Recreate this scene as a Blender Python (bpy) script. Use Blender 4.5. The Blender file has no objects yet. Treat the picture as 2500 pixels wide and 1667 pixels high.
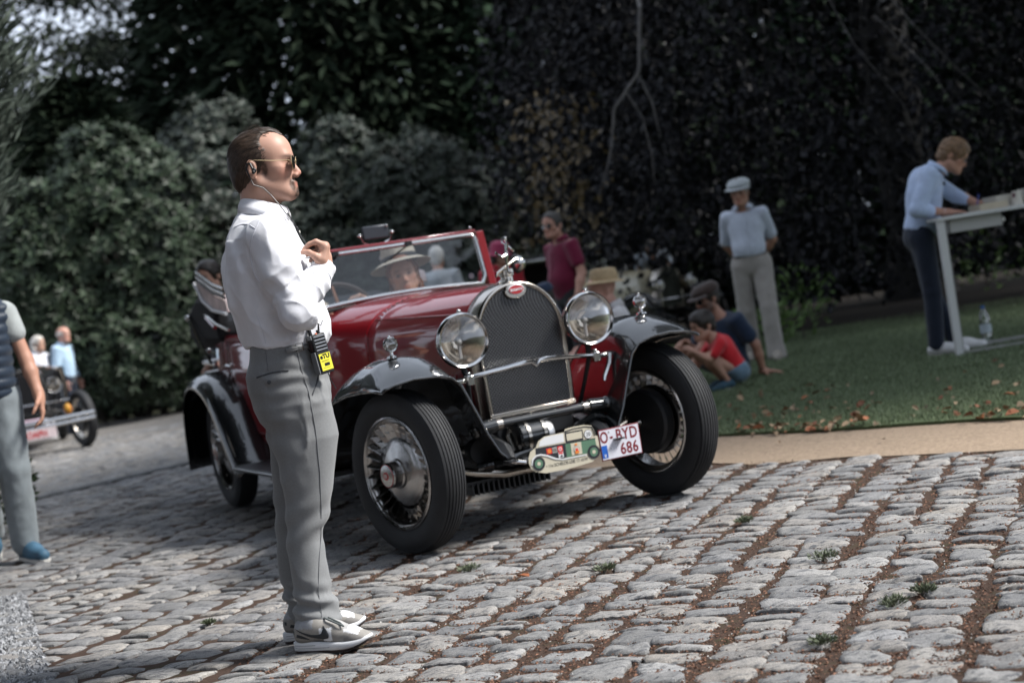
import bpy, math, random
import numpy as np
from mathutils import Vector, Matrix
rad = math.radians
R_ = random.Random(7)
rng = np.random.default_rng(5)
sc = bpy.context.scene
COL = sc.collection

# ------------------------------------------------------------------ camera
HC, PITCH, ROLL = 1.1305, rad(2.15), rad(9.14)
cam_d = bpy.data.cameras.new('camera')
cam = bpy.data.objects.new('camera', cam_d)
COL.objects.link(cam)
cam_d.sensor_width = 36.0
cam_d.lens = 3757.8 / 2500 * 36
cam_d.clip_start, cam_d.clip_end = 0.1, 600
_F = Vector((0, math.cos(PITCH), -math.sin(PITCH)))
_U = Vector((0, math.sin(PITCH), math.cos(PITCH)))
_X = Vector((1, 0, 0))
_Rc = _X * math.cos(ROLL) - _U * math.sin(ROLL)
_Uc = _X * math.sin(ROLL) + _U * math.cos(ROLL)
m = Matrix(((_Rc.x, _Uc.x, -_F.x, 0), (_Rc.y, _Uc.y, -_F.y, 0), (_Rc.z, _Uc.z, -_F.z, HC), (0, 0, 0, 1)))
cam.matrix_world = m
cam_d.dof.use_dof = True
cam_d.dof.focus_distance = 5.25
cam_d.dof.aperture_fstop = 2.5
sc.camera = cam

# ------------------------------------------------------------------ sky, sun, exposure
SUN_DIR = Vector((0.68, -0.08, 0.72)).normalized()          # towards the sun
SUN_EL = math.asin(SUN_DIR.z)
SUN_AZ = math.atan2(SUN_DIR.x, SUN_DIR.y)
w = bpy.data.worlds.new('World')
sc.world = w
w.use_nodes = True
nt = w.node_tree
bg = nt.nodes['Background']
sky = nt.nodes.new('ShaderNodeTexSky')
sky.sky_type = 'NISHITA'
sky.sun_disc = False
sky.sun_elevation = SUN_EL
sky.sun_rotation = SUN_AZ
sky.air_density, sky.dust_density, sky.ozone_density = 1.0, 0.6, 1.2
tc = nt.nodes.new('ShaderNodeTexCoord')
mp = nt.nodes.new('ShaderNodeMapping')
mp.inputs['Scale'].default_value = (1, 1, 1.9)
nz = nt.nodes.new('ShaderNodeTexNoise')
nz.inputs['Scale'].default_value = 2.6
nz.inputs['Detail'].default_value = 7
nz.inputs['Roughness'].default_value = 0.58
cr = nt.nodes.new('ShaderNodeValToRGB')
cr.color_ramp.elements[0].position = 0.27
cr.color_ramp.elements[1].position = 0.47
mx = nt.nodes.new('ShaderNodeMix')
mx.data_type = 'RGBA'
mx.inputs['B'].default_value = (12.5, 14.0, 16.6, 1)
nt.links.new(tc.outputs['Generated'], mp.inputs['Vector'])
nt.links.new(mp.outputs['Vector'], nz.inputs['Vector'])
nt.links.new(nz.outputs['Fac'], cr.inputs['Fac'])
nt.links.new(cr.outputs['Color'], mx.inputs['Factor'])
nt.links.new(sky.outputs['Color'], mx.inputs['A'])
nt.links.new(mx.outputs['Result'], bg.inputs['Color'])
bg.inputs['Strength'].default_value = 0.05
sun_d = bpy.data.lights.new('sun', 'SUN')
sun_d.energy = 4.8
sun_d.angle = rad(15)
sun_d.color = (1.0, 0.97, 0.93)
sun = bpy.data.objects.new('sun', sun_d)
sun.rotation_euler = SUN_DIR.to_track_quat('Z', 'Y').to_euler()
COL.objects.link(sun)
sc.view_settings.view_transform = 'Standard'
sc.view_settings.look = 'None'
sc.view_settings.exposure = 0.66
sc.view_settings.gamma = 1.0
sc.view_settings.use_curve_mapping = False
sc.cycles.use_denoising = True
sc.cycles.max_bounces = 6
sc.cycles.diffuse_bounces = 2
sc.cycles.glossy_bounces = 3
sc.cycles.transmission_bounces = 5
sc.cycles.transparent_max_bounces = 8
sc.cycles.caustics_reflective = False
sc.cycles.caustics_refractive = False

# ------------------------------------------------------------------ materials
MATS = {}
def pm(name, col, rough=0.5, metal=0.0, coat=0.0, spec=0.5, var=0.0, vscale=8.0, bump=0.0, bscale=60.0, bdist=0.004,
       col2=None, island=0.0, trans=0.0, ior=1.45, attr=False, alpha=1.0, stretch=None, sheen=0.0, weave=0.0, detail=4.0):
    if name in MATS: return MATS[name]
    M = bpy.data.materials.new(name); M.use_nodes = True
    n = M.node_tree.nodes; L = M.node_tree.links
    b = n['Principled BSDF']
    b.inputs['Roughness'].default_value = rough
    b.inputs['Metallic'].default_value = metal
    b.inputs['Coat Weight'].default_value = coat
    b.inputs['Coat Roughness'].default_value = 0.03; b.inputs['Coat IOR'].default_value = 1.7
    b.inputs['Specular IOR Level'].default_value = spec
    b.inputs['IOR'].default_value = ior
    b.inputs['Transmission Weight'].default_value = trans
    b.inputs['Alpha'].default_value = alpha
    if sheen: b.inputs['Sheen Weight'].default_value = sheen
    b.inputs['Base Color'].default_value = (*col, 1)
    src = None
    tcn = n.new('ShaderNodeTexCoord')
    vec = tcn.outputs['Object']
    if stretch:
        mpn = n.new('ShaderNodeMapping'); mpn.inputs['Scale'].default_value = stretch
        L.new(vec, mpn.inputs['Vector']); vec = mpn.outputs['Vector']
    if attr:
        a = n.new('ShaderNodeAttribute'); a.attribute_name = 'Col'; src = a.outputs['Color']
    if var or col2:
        z = n.new('ShaderNodeTexNoise'); z.inputs['Scale'].default_value = vscale; z.inputs['Detail'].default_value = detail
        z.inputs['Roughness'].default_value = 0.6
        L.new(vec, z.inputs['Vector'])
        rp = n.new('ShaderNodeValToRGB'); rp.color_ramp.elements[0].position = 0.35; rp.color_ramp.elements[1].position = 0.65
        L.new(z.outputs['Fac'], rp.inputs['Fac'])
        mixn = n.new('ShaderNodeMix'); mixn.data_type = 'RGBA'
        L.new(rp.outputs['Color'], mixn.inputs['Factor'])
        if col2:
            mixn.inputs['A'].default_value = (*col, 1); mixn.inputs['B'].default_value = (*col2, 1)
        else:
            if src is not None:
                mixn.blend_type = 'MULTIPLY'
                mixn.inputs['Factor'].default_value = 1
                L.remove(mixn.inputs['Factor'].links[0])
                rp.color_ramp.elements[0].color = (1 - var,) * 3 + (1,); rp.color_ramp.elements[1].color = (1, 1, 1, 1)
                L.new(src, mixn.inputs['A']); L.new(rp.outputs['Color'], mixn.inputs['B'])
            else:
                mixn.inputs['A'].default_value = tuple(c * (1 - var) for c in col) + (1,)
                mixn.inputs['B'].default_value = tuple(min(1, c * (1 + var)) for c in col) + (1,)
        src = mixn.outputs['Result']
    if island:
        g = n.new('ShaderNodeNewGeometry')
        mr = n.new('ShaderNodeMapRange'); mr.inputs['To Min'].default_value = 1 - island; mr.inputs['To Max'].default_value = 1 + island
        L.new(g.outputs['Random Per Island'], mr.inputs['Value'])
        mul = n.new('ShaderNodeMix'); mul.data_type = 'RGBA'; mul.blend_type = 'MULTIPLY'; mul.inputs['Factor'].default_value = 1
        if src is not None: L.new(src, mul.inputs['A'])
        else: mul.inputs['A'].default_value = (*col, 1)
        L.new(mr.outputs['Result'], mul.inputs['B'])
        src = mul.outputs['Result']
    if src is not None: L.new(src, b.inputs['Base Color'])
    hsrc = None
    if bump:
        z2 = n.new('ShaderNodeTexNoise'); z2.inputs['Scale'].default_value = bscale; z2.inputs['Detail'].default_value = 5
        L.new(vec, z2.inputs['Vector']); hsrc = z2.outputs['Fac']
        bp = n.new('ShaderNodeBump'); bp.inputs['Strength'].default_value = bump; bp.inputs['Distance'].default_value = bdist
        L.new(hsrc, bp.inputs['Height'])
        L.new(bp.outputs['Normal'], b.inputs['Normal'])
    MATS[name] = M
    return M

# ------------------------------------------------------------------ objects
def np_mesh(name, V, F=None, T=None, smooth=True, cols=None):
    """mesh from arrays: V (n,3), F quads (m,4), T tris (k,3)"""
    me = bpy.data.meshes.new(name)
    V = np.asarray(V, np.float32)
    loops = []; starts = []; tot = []
    p = 0
    if F is not None and len(F):
        F = np.asarray(F, np.int32); loops.append(F.ravel()); starts.append(np.arange(len(F)) * 4); tot.append(np.full(len(F), 4)); p = len(F) * 4
    if T is not None and len(T):
        T = np.asarray(T, np.int32); loops.append(T.ravel()); starts.append(p + np.arange(len(T)) * 3); tot.append(np.full(len(T), 3))
    loops = np.concatenate(loops).astype(np.int32); starts = np.concatenate(starts).astype(np.int32)
    me.vertices.add(len(V)); me.vertices.foreach_set('co', V.ravel())
    me.loops.add(len(loops)); me.loops.foreach_set('vertex_index', loops)
    me.polygons.add(len(starts)); me.polygons.foreach_set('loop_start', starts)
    try: me.polygons.foreach_set('loop_total', np.concatenate(tot).astype(np.int32))
    except Exception: pass
    me.polygons.foreach_set('use_smooth', np.full(len(starts), bool(smooth)))
    if cols is not None:
        a = me.color_attributes.new('Col', 'FLOAT_COLOR', 'POINT')
        c4 = np.ones((len(V), 4), np.float32); c4[:, :3] = cols
        a.data.foreach_set('color', c4.ravel())
    me.update(calc_edges=True)
    me.validate()
    return me

def link(name, data, parent=None, loc=None, mat=None):
    o = bpy.data.objects.new(name, data)
    COL.objects.link(o)
    if parent is not None: o.parent = parent
    if loc is not None: o.location = loc
    if mat is not None:
        data.materials.clear(); data.materials.append(mat)
    return o

def tag(o, label=None, cat=None, group=None, kind=None):
    if label: o['label'] = label
    if cat: o['category'] = cat
    if group: o['group'] = group
    if kind: o['kind'] = kind
    return o

def thing(name, label, cat, loc=(0, 0, 0), rz=0.0, group=None):
    o = bpy.data.objects.new(name, None); COL.objects.link(o)
    o.empty_display_size = 0.1
    o.location = loc; o.rotation_euler = (0, 0, rz)
    return tag(o, label, cat, group)

class MB:
    """collects simple shapes for ONE mesh"""
    def __init__(s): s.v = []; s.f = []; s.n = 0
    def add(s, V, F):
        s.v += [tuple(map(float, p)) for p in V]; s.f += [tuple(i + s.n for i in f) for f in F]; s.n += len(V); return s
    def box(s, c, d, M=None, taper=1.0):
        h = [x / 2 for x in d]
        V = []
        for z in (-1, 1):
            t = taper if z > 0 else 1
            for x, y in ((-1, -1), (1, -1), (1, 1), (-1, 1)):
                p = Vector((x * h[0] * t, y * h[1] * t, z * h[2]))
                if M is not None: p = M @ p
                V.append((p.x + c[0], p.y + c[1], p.z + c[2]))
        return s.add(V, [(3, 2, 1, 0), (4, 5, 6, 7), (0, 1, 5, 4), (1, 2, 6, 5), (2, 3, 7, 6), (3, 0, 4, 7)])
    def tube(s, P, r, n=8, cap=True, closed=False):
        P = [Vector(p) for p in P]; m_ = len(P)
        r = r if hasattr(r, '__len__') else [r] * m_
        V = []; F = []
        up = None
        for i, p in enumerate(P):
            a = P[(i - 1) % m_] if (closed or i > 0) else p
            b = P[(i + 1) % m_] if (closed or i < m_ - 1) else p
            t = (b - a)
            if t.length < 1e-9: t = Vector((0, 0, 1))
            t.normalize()
            if up is None:
                up = t.orthogonal().normalized()
            up = (up - t * up.dot(t))
            if up.length < 1e-6: up = t.orthogonal()
            up.normalize(); sd = t.cross(up)
            for k in range(n):
                an = 2 * math.pi * k / n
                q = p + (up * math.cos(an) + sd * math.sin(an)) * r[i]
                V.append(q)
        for i in range(m_ if closed else m_ - 1):
            j = (i + 1) % m_
            for k in range(n):
                k2 = (k + 1) % n
                F.append((i * n + k, i * n + k2, j * n + k2, j * n + k))
        if cap and not closed:
            F.append(tuple(reversed(range(n)))); F.append(tuple((m_ - 1) * n + k for k in range(n)))
        return s.add(V, F)
    def lathe(s, prof, c=(0, 0, 0), axis='z', n=32, M=None, a0=0.0, a1=2 * math.pi):
        """prof: (radius, height) pairs"""
        V = []; F = []
        full = abs(a1 - a0 - 2 * math.pi) < 1e-6
        cnt = n if full else n + 1
        for (r, h) in prof:
            for k in range(cnt):
                a = a0 + (a1 - a0) * k / n
                x, y = r * math.cos(a), r * math.sin(a)
                p = {'z': (x, y, h), 'x': (h, x, y), 'y': (x, h, y)}[axis]
                p = Vector(p)
                if M is not None: p = M @ p
                V.append((p.x + c[0], p.y + c[1], p.z + c[2]))
        for i in range(len(prof) - 1):
            for k in range(n):
                k2 = (k + 1) % cnt
                F.append((i * cnt + k, i * cnt + k2, (i + 1) * cnt + k2, (i + 1) * cnt + k))
        return s.add(V, F)
    def loft(s, rings, closed=True, cap=False):
        n = len(rings[0]); V = [p for r in rings for p in r]; F = []
        for i in range(len(rings) - 1):
            for k in range(n if closed else n - 1):
                k2 = (k + 1) % n
                F.append((i * n + k, i * n + k2, (i + 1) * n + k2, (i + 1) * n + k))
        if cap:
            F.append(tuple(reversed(range(n)))); F.append(tuple((len(rings) - 1) * n + k for k in range(n)))
        return s.add(V, F)
    def prism(s, poly, d, M=None):
        """poly: 2-D outline, extruded by d along local z, mapped by matrix M (4x4)"""
        n = len(poly); V = []
        for z in (0, d):
            for (x, y) in poly:
                p = Vector((x, y, z))
                if M is not None: p = M @ p
                V.append(p)
        F = [tuple(reversed(range(n))), tuple(range(n, 2 * n))]
        F += [(k, (k + 1) % n, n + (k + 1) % n, n + k) for k in range(n)]
        return s.add(V, F)
    def sphere(s, c, r, n=12):
        r = r if hasattr(r, '__len__') else (r, r, r)
        prof = [(math.sin(math.pi * i / (n // 2)) if 0 < i < n // 2 else 1e-4, -math.cos(math.pi * i / (n // 2))) for i in range(n // 2 + 1)]
        V = []; F = []
        for (a, h) in prof:
            for k in range(n):
                t = 2 * math.pi * k / n
                V.append((c[0] + r[0] * a * math.cos(t), c[1] + r[1] * a * math.sin(t), c[2] + r[2] * h))
        for i in range(len(prof) - 1):
            for k in range(n):
                F.append((i * n + k, i * n + (k + 1) % n, (i + 1) * n + (k + 1) % n, (i + 1) * n + k))
        return s.add(V, F)
    def build(s, name, mat, parent=None, smooth=True, bevel=0.0, subsurf=0, solid=0.0, auto=35, loc=None):
        me = bpy.data.meshes.new(name)
        me.from_pydata(s.v, [], s.f)
        me.polygons.foreach_set('use_smooth', [smooth] * len(me.polygons))
        me.update()
        o = link(name, me, parent, loc, mat)
        if solid:
            md = o.modifiers.new('solid', 'SOLIDIFY'); md.thickness = solid; md.offset = 0
        if bevel:
            md = o.modifiers.new('bevel', 'BEVEL'); md.width = bevel; md.segments = 2; md.limit_method = 'ANGLE'; md.angle_limit = rad(40)
        if subsurf:
            md = o.modifiers.new('sub', 'SUBSURF'); md.levels = subsurf; md.render_levels = subsurf
        if smooth and auto and not subsurf:
            try: me.set_sharp_from_angle(angle=rad(auto))
            except Exception: pass
        return o

def text_obj(name, body, size, mat, parent, M, extrude=0.0006, align='CENTER', sx=1.0, space=1.0, bold=0.0):
    cu = bpy.data.curves.new(name, 'FONT')
    cu.body = body; cu.size = size; cu.extrude = extrude; cu.align_x = align; cu.align_y = 'CENTER'
    cu.space_character = space; cu.offset = bold; cu.resolution_u = 3
    cu.materials.append(mat)
    tmp = bpy.data.objects.new(name, cu); COL.objects.link(tmp)
    dg = bpy.context.evaluated_depsgraph_get()
    me = bpy.data.meshes.new_from_object(tmp.evaluated_get(dg))
    bpy.data.objects.remove(tmp); bpy.data.curves.remove(cu)
    me.materials.clear()
    o = link(name, me, None, None, mat)
    o.parent = parent
    o.matrix_local = M @ Matrix.Diagonal((sx, 1, 1, 1))
    return o

def lerp_tab(tab, z):
    """piecewise linear table [(z, a, b, ...)] -> arrays"""
    tab = sorted(tab); zz = np.array([t[0] for t in tab])
    return [np.interp(z, zz, np.array([t[i] for t in tab])) for i in range(1, len(tab[0]))]

# ------------------------------------------------------------------ noise
def _hash(ix, iy, iz):
    h = (ix.astype(np.int64) * 374761393 + iy.astype(np.int64) * 668265263 + iz.astype(np.int64) * 2147483647 + 1013904223) & 0xffffffff
    h = ((h ^ (h >> 13)) * 1274126177) & 0xffffffff
    return ((h ^ (h >> 16)) & 0xffff).astype(np.float32) / 65535.0
def vnoise(P):
    """value noise in 0..1 at points P (n,3)"""
    P = np.asarray(P, np.float64); i = np.floor(P); f = (P - i).astype(np.float32); f = f * f * (3 - 2 * f); i = i.astype(np.int64)
    r = 0
    for dx in (0, 1):
        wx = f[:, 0] if dx else 1 - f[:, 0]
        for dy in (0, 1):
            wy = f[:, 1] if dy else 1 - f[:, 1]
            for dz in (0, 1):
                wz = f[:, 2] if dz else 1 - f[:, 2]
                r = r + wx * wy * wz * _hash(i[:, 0] + dx, i[:, 1] + dy, i[:, 2] + dz)
    return r
def fbm(P, o=3):
    P = np.asarray(P, np.float64)
    return sum(vnoise(P * 2 ** k + 17.3 * k) * 0.5 ** k for k in range(o)) / sum(0.5 ** k for k in range(o))
# ================================================================== SETTING
def cam_px(P):
    """picture position of world points (0..1 across, 0..1 down) and their distance: used only to skip what is far outside the view"""
    P = np.atleast_2d(np.asarray(P, float))
    F = np.array(_F); X = np.array(_Rc); U = np.array(_Uc)
    q = P - np.array([0, 0, HC]); d = q @ F; d = np.where(d < 0.3, 0.3, d)
    s = cam_d.lens / 36.0
    return 0.5 + (q @ X) / d * s, 0.5 - (q @ U) / d * s * 2500 / 1667, q @ F
def in_view(P, mgn=0.12):
    u, v, d = cam_px(P)
    return (u > -mgn) & (u < 1 + mgn) & (v > -mgn) & (v < 1 + mgn) & (d > 0.5)

def soil_mat(name, c1, c2, c3, s1=3.0, s2=140.0, bump=0.6, rough=0.95):
    M = bpy.data.materials.new(name); M.use_nodes = True
    n = M.node_tree.nodes; L = M.node_tree.links; b = n['Principled BSDF']
    b.inputs['Roughness'].default_value = rough; b.inputs['Specular IOR Level'].default_value = 0.2
    g = n.new('ShaderNodeNewGeometry')
    def noise(sc_, det=6):
        z = n.new('ShaderNodeTexNoise'); z.inputs['Scale'].default_value = sc_; z.inputs['Detail'].default_value = det; z.inputs['Roughness'].default_value = 0.65
        L.new(g.outputs['Position'], z.inputs['Vector']); return z
    def ramp(src, a, c):
        r = n.new('ShaderNodeValToRGB'); r.color_ramp.elements[0].position = a; r.color_ramp.elements[1].position = c
        L.new(src, r.inputs['Fac']); return r
    def mix(f, A, B):
        x = n.new('ShaderNodeMix'); x.data_type = 'RGBA'; L.new(f, x.inputs['Factor'])
        for k, v in (('A', A), ('B', B)):
            if isinstance(v, tuple): x.inputs[k].default_value = (*v, 1)
            else: L.new(v, x.inputs[k])
        return x.outputs['Result']
    z1, z2, z3 = noise(s1), noise(s2, 3), noise(s1 * 7)
    r1 = ramp(z1.outputs['Fac'], 0.42, 0.62); r2 = ramp(z2.outputs['Fac'], 0.35, 0.7); r3 = ramp(z3.outputs['Fac'], 0.5, 0.7)
    c = mix(r2.outputs['Color'], c1, c2)
    mm = n.new('ShaderNodeMath'); mm.operation = 'MULTIPLY'; L.new(r1.outputs['Color'], mm.inputs[0]); L.new(r3.outputs['Color'], mm.inputs[1])
    c = mix(mm.outputs[0], c, c3)
    L.new(c, b.inputs['Base Color'])
    bp = n.new('ShaderNodeBump'); bp.inputs['Strength'].default_value = bump; bp.inputs['Distance'].default_value = 0.008
    L.new(z2.outputs['Fac'], bp.inputs['Height']); L.new(bp.outputs['Normal'], b.inputs['Normal'])
    return M

def stone_mat(name, base, warm, dark, stain=1.0):
    M = bpy.data.materials.new(name); M.use_nodes = True
    n = M.node_tree.nodes; L = M.node_tree.links; b = n['Principled BSDF']
    b.inputs['Roughness'].default_value = 0.78; b.inputs['Specular IOR Level'].default_value = 0.35
    g = n.new('ShaderNodeNewGeometry'); oi = n.new('ShaderNodeObjectInfo')
    ad = n.new('ShaderNodeMath'); ad.operation = 'ADD'; L.new(g.outputs['Random Per Island'], ad.inputs[0]); L.new(oi.outputs['Random'], ad.inputs[1])
    fr = n.new('ShaderNodeMath'); fr.operation = 'FRACT'; L.new(ad.outputs[0], fr.inputs[0])
    cr_ = n.new('ShaderNodeValToRGB'); e = cr_.color_ramp.elements
    e[0].position = 0.0; e[0].color = (*[c * 0.72 for c in base], 1); e[1].position = 1.0; e[1].color = (*[c * 1.25 for c in base], 1)
    x = e.new(0.45); x.color = (*base, 1); x = e.new(0.72); x.color = (*warm, 1)
    L.new(fr.outputs[0], cr_.inputs['Fac'])
    def noise(sc_, det, vec=None, ro=0.6):
        z = n.new('ShaderNodeTexNoise'); z.inputs['Scale'].default_value = sc_; z.inputs['Detail'].default_value = det; z.inputs['Roughness'].default_value = ro
        L.new(vec or g.outputs['Position'], z.inputs['Vector']); return z.outputs['Fac']
    mp_ = n.new('ShaderNodeMapping'); mp_.inputs['Rotation'].default_value = (0, 0, rad(-62)); mp_.inputs['Scale'].default_value = (1.0, 3.2, 1.0)
    L.new(g.outputs['Position'], mp_.inputs['Vector'])
    z1 = noise(20, 7, mp_.outputs['Vector'], 0.68); z2 = noise(230, 3); z3 = noise(2.2, 3)
    def ramp(src, a, c, ca=(0, 0, 0, 1), cb=(1, 1, 1, 1)):
        r = n.new('ShaderNodeValToRGB'); r.color_ramp.elements[0].position = a; r.color_ramp.elements[1].position = c
        r.color_ramp.elements[0].color = ca; r.color_ramp.elements[1].color = cb
        L.new(src, r.inputs['Fac']); return r.outputs['Color']
    def mix(f, A, B, bl='MIX'):
        q = n.new('ShaderNodeMix'); q.data_type = 'RGBA'; q.blend_type = bl
        if isinstance(f, float): q.inputs['Factor'].default_value = f
        else: L.new(f, q.inputs['Factor'])
        for k, v in (('A', A), ('B', B)):
            if isinstance(v, tuple): q.inputs[k].default_value = (*v, 1)
            else: L.new(v, q.inputs[k])
        return q.outputs['Result']
    c = mix(ramp(z1, 0.505, 0.62), cr_.outputs['Color'], dark)
    c = mix(1.0, c, ramp(z2, 0.3, 0.7, (0.58, 0.58, 0.58, 1), (1.16, 1.16, 1.16, 1)), 'MULTIPLY')
    c = mix(1.0, c, ramp(z3, 0.35, 0.65, (0.86, 0.86, 0.88, 1), (1.1, 1.08, 1.05, 1)), 'MULTIPLY')
    L.new(c, b.inputs['Base Color'])
    bp = n.new('ShaderNodeBump'); bp.inputs['Strength'].default_value = 0.95; bp.inputs['Distance'].default_value = 0.009
    am = n.new('ShaderNodeMath'); am.operation = 'MULTIPLY_ADD'; am.inputs[1].default_value = 0.35; L.new(z2, am.inputs[0]); L.new(z1, am.inputs[2])
    L.new(am.outputs[0], bp.inputs['Height']); L.new(bp.outputs['Normal'], b.inputs['Normal'])
    return M

def sheet(name, poly, z, mat, sub=0.0, bumpy=0.0, kind='structure', parent=None):
    V = [(x, y, z) for x, y in poly]
    n_ = len(V); fs = [tuple(range(n_))]
    if sub: V = V + [(x, y, z - sub) for x, y in poly]; fs += [(i, n_ + i, n_ + (i + 1) % n_, (i + 1) % n_) for i in range(n_)]
    me = bpy.data.meshes.new(name); me.from_pydata(V, [], fs); me.update()
    o = link(name, me, parent, None, mat)
    return tag(o, kind=kind) if kind else o

SOIL = soil_mat('joint_soil', (0.032, 0.021, 0.016), (0.085, 0.052, 0.038), (0.035, 0.042, 0.016), 2.5, 150)
SAND = soil_mat('path_sand', (0.23, 0.172, 0.122), (0.34, 0.262, 0.19), (0.165, 0.126, 0.09), 2.6, 45, 0.9)
GRAVEL = soil_mat('drive_gravel', (0.14, 0.13, 0.12), (0.26, 0.245, 0.225), (0.11, 0.10, 0.085), 0.9, 70, 0.8)
EARTH = soil_mat('earth', (0.025, 0.03, 0.015), (0.05, 0.045, 0.03), (0.02, 0.03, 0.012), 0.8, 30)
LAWN = soil_mat('lawn_turf', (0.055, 0.078, 0.036), (0.10, 0.13, 0.065), (0.09, 0.088, 0.055), 1.5, 90)

sheet('ground', [(-250, -250), (250, -250), (250, 250), (-250, 250)], -0.07, EARTH)
# path edge (cobbles | sand) and lawn edge, from front right to back left
EDGE = [(7.0, 2.7), (4.2, 5.28), (2.26, 7.08), (1.62, 7.66), (0.99, 8.26), (0.0, 9.3), (-1.6, 11.2), (-2.6, 13.2)]
LEDGE = [(7.0, 3.9), (4.2, 6.55), (2.6, 8.07), (2.13, 8.5), (1.71, 8.86), (1.18, 9.44), (0.5, 10.2), (-0.6, 12.2), (-1.6, 15.5), (-2.8, 19.5), (-4.4, 22.6), (-4.9, 23.4)]
def wavy(poly, amp, step=.12, f=3.1):
    out = []
    for (x0, y0), (x1, y1) in zip(poly[:-1], poly[1:]):
        L_ = math.hypot(x1 - x0, y1 - y0); n = max(1, int(L_ / step)); nx, ny = -(y1 - y0) / L_, (x1 - x0) / L_
        for i in range(n):
            t = i / n; x, y = x0 + (x1 - x0) * t, y0 + (y1 - y0) * t
            d = (float(fbm(np.array([[x * f, y * f, 1.7]]), 3)[0]) - .5) * 2 * amp
            out.append((x + nx * d, y + ny * d))
    return out + [poly[-1]]
WEDGE, WLEDGE = wavy(EDGE, .14), wavy(LEDGE, .10)
road = sheet('cobble_road', [(-9, -4), (7, -4)] + EDGE + [(-2.75, 14.05), (-4.3, 12.4), (-9, 7.3)], -0.0115, SOIL)
drive = sheet('gravel_drive', [(-9, 7.3), (-4.3, 12.4), (-2.75, 14.05), (-2.6, 13.2), (-1.6, 11.2), (0.0, 9.3), (0.5, 10.2), (-0.6, 12.2), (-1.6, 15.5), (-2.8, 19.5), (-4.4, 22.6), (-4.9, 23.4), (-12, 26), (-30, 24), (-30, 7.3)], -0.006, GRAVEL)
path = sheet('sand_path', WEDGE + list(reversed(WLEDGE[:])), -0.006, SAND, .03)
lawn = sheet('lawn', wavy(LEDGE, .06, f=5.0) + [(-4.9, 40), (30, 40), (30, 3.9)], 0.012, LAWN, .05)

# ---------------------------------------------------------------- cobbles
def stone_grid(nx, ny, amp, seed):
    r = np.random.default_rng(seed)
    def ax(n):
        t = np.linspace(-0.8, 0.8, n - 4); return np.concatenate([[-1, -0.97], t * 1.1, [0.97, 1]])
    ga, gb = ax(nx), ax(ny)
    A, B = np.meshgrid(ga, gb, indexing='ij')
    A, B = A.ravel(), B.ravel()
    pull = 1 - r.uniform(.04, .12) * (A * B) ** 2
    X, Y = A * pull * 0.5, B * pull * 0.5
    th = r.uniform(0, 100)
    nzv = np.stack([X * 2.6 + th, Y * 2.6, np.full_like(X, th)], 1)
    nz2 = np.stack([X * 7 + th, Y * 7, np.full_like(X, th + 5)], 1)
    X = X + ((vnoise(nzv) - 0.5) * 0.17 + (vnoise(nz2) - .5) * .07) * np.abs(A); Y = Y + ((vnoise(nzv + 31) - 0.5) * 0.20 + (vnoise(nz2 + 9) - .5) * .08) * np.abs(B)
    X += r.uniform(-.1, .1) * Y; Y += r.uniform(-.12, .12) * X
    e = np.maximum(np.abs(A), np.abs(B))
    d4 = (np.abs(A) ** 4 + np.abs(B) ** 4)
    Z = -0.004 * d4 + (fbm(np.stack([X * 3.2 + th, Y * 3.2, Z0 := np.full_like(X, th)], 1), 3) - 0.5) * amp + (fbm(np.stack([X * 9 + th, Y * 5, Z0], 1), 2) - 0.5) * amp * 0.45
    Z += r.uniform(-.007, .007) * A + r.uniform(-.006, .006) * B + .010 * np.minimum(0, r.uniform(-.2, .5) + r.uniform(-1, 1) * A + r.uniform(-1, 1) * B)
    Z = np.where(e > 0.985, -0.05, np.where(e > 0.9, Z - 0.0045, Z))
    V = np.stack([X, Y, Z], 1)
    i, j = np.meshgrid(np.arange(nx - 1), np.arange(ny - 1), indexing='ij'); i, j = i.ravel(), j.ravel()
    F = np.stack([i * ny + j, (i + 1) * ny + j, (i + 1) * ny + j + 1, i * ny + j + 1], 1)
    return V, F
NV = 26
near_rough = [stone_grid(13, 11, 0.017, 100 + k) for k in range(NV)]
near_flat = [stone_grid(11, 10, 0.009, 200 + k) for k in range(NV)]
far_v = [stone_grid(7, 7, 0.014, 300 + k) for k in range(NV)]
STONE = stone_mat('granite_sett', (0.285, 0.285, 0.283), (0.32, 0.30, 0.275), (0.10, 0.105, 0.115))
ang = rad(66.5)
ur = np.array([math.cos(ang), math.sin(ang)]); vr = np.array([math.sin(ang), -math.cos(ang)])
stones = []
def side_of(poly, p):
    """signed distance-like: is p on the cobble side of the EDGE polyline"""
    x, y = p
    for (x0, y0), (x1, y1) in zip(poly[:-1], poly[1:]):
        if (y0 <= y <= y1) or (y1 <= y <= y0):
            t = (y - y0) / (y1 - y0); return x < x0 + t * (x1 - x0)
    return x < poly[0][0]
def left_of_drain(p):   # beyond the gutter line
    return (p[1] - 12.4) > (p[0] + 4.3) * (14.05 - 12.4) / (4.3 - 2.75)
vpos = -15.0
rows = []
while vpos < 8:
    wdt = R_.uniform(0.165, 0.205)
    rows.append((vpos + wdt / 2, wdt)); vpos += wdt
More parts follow.
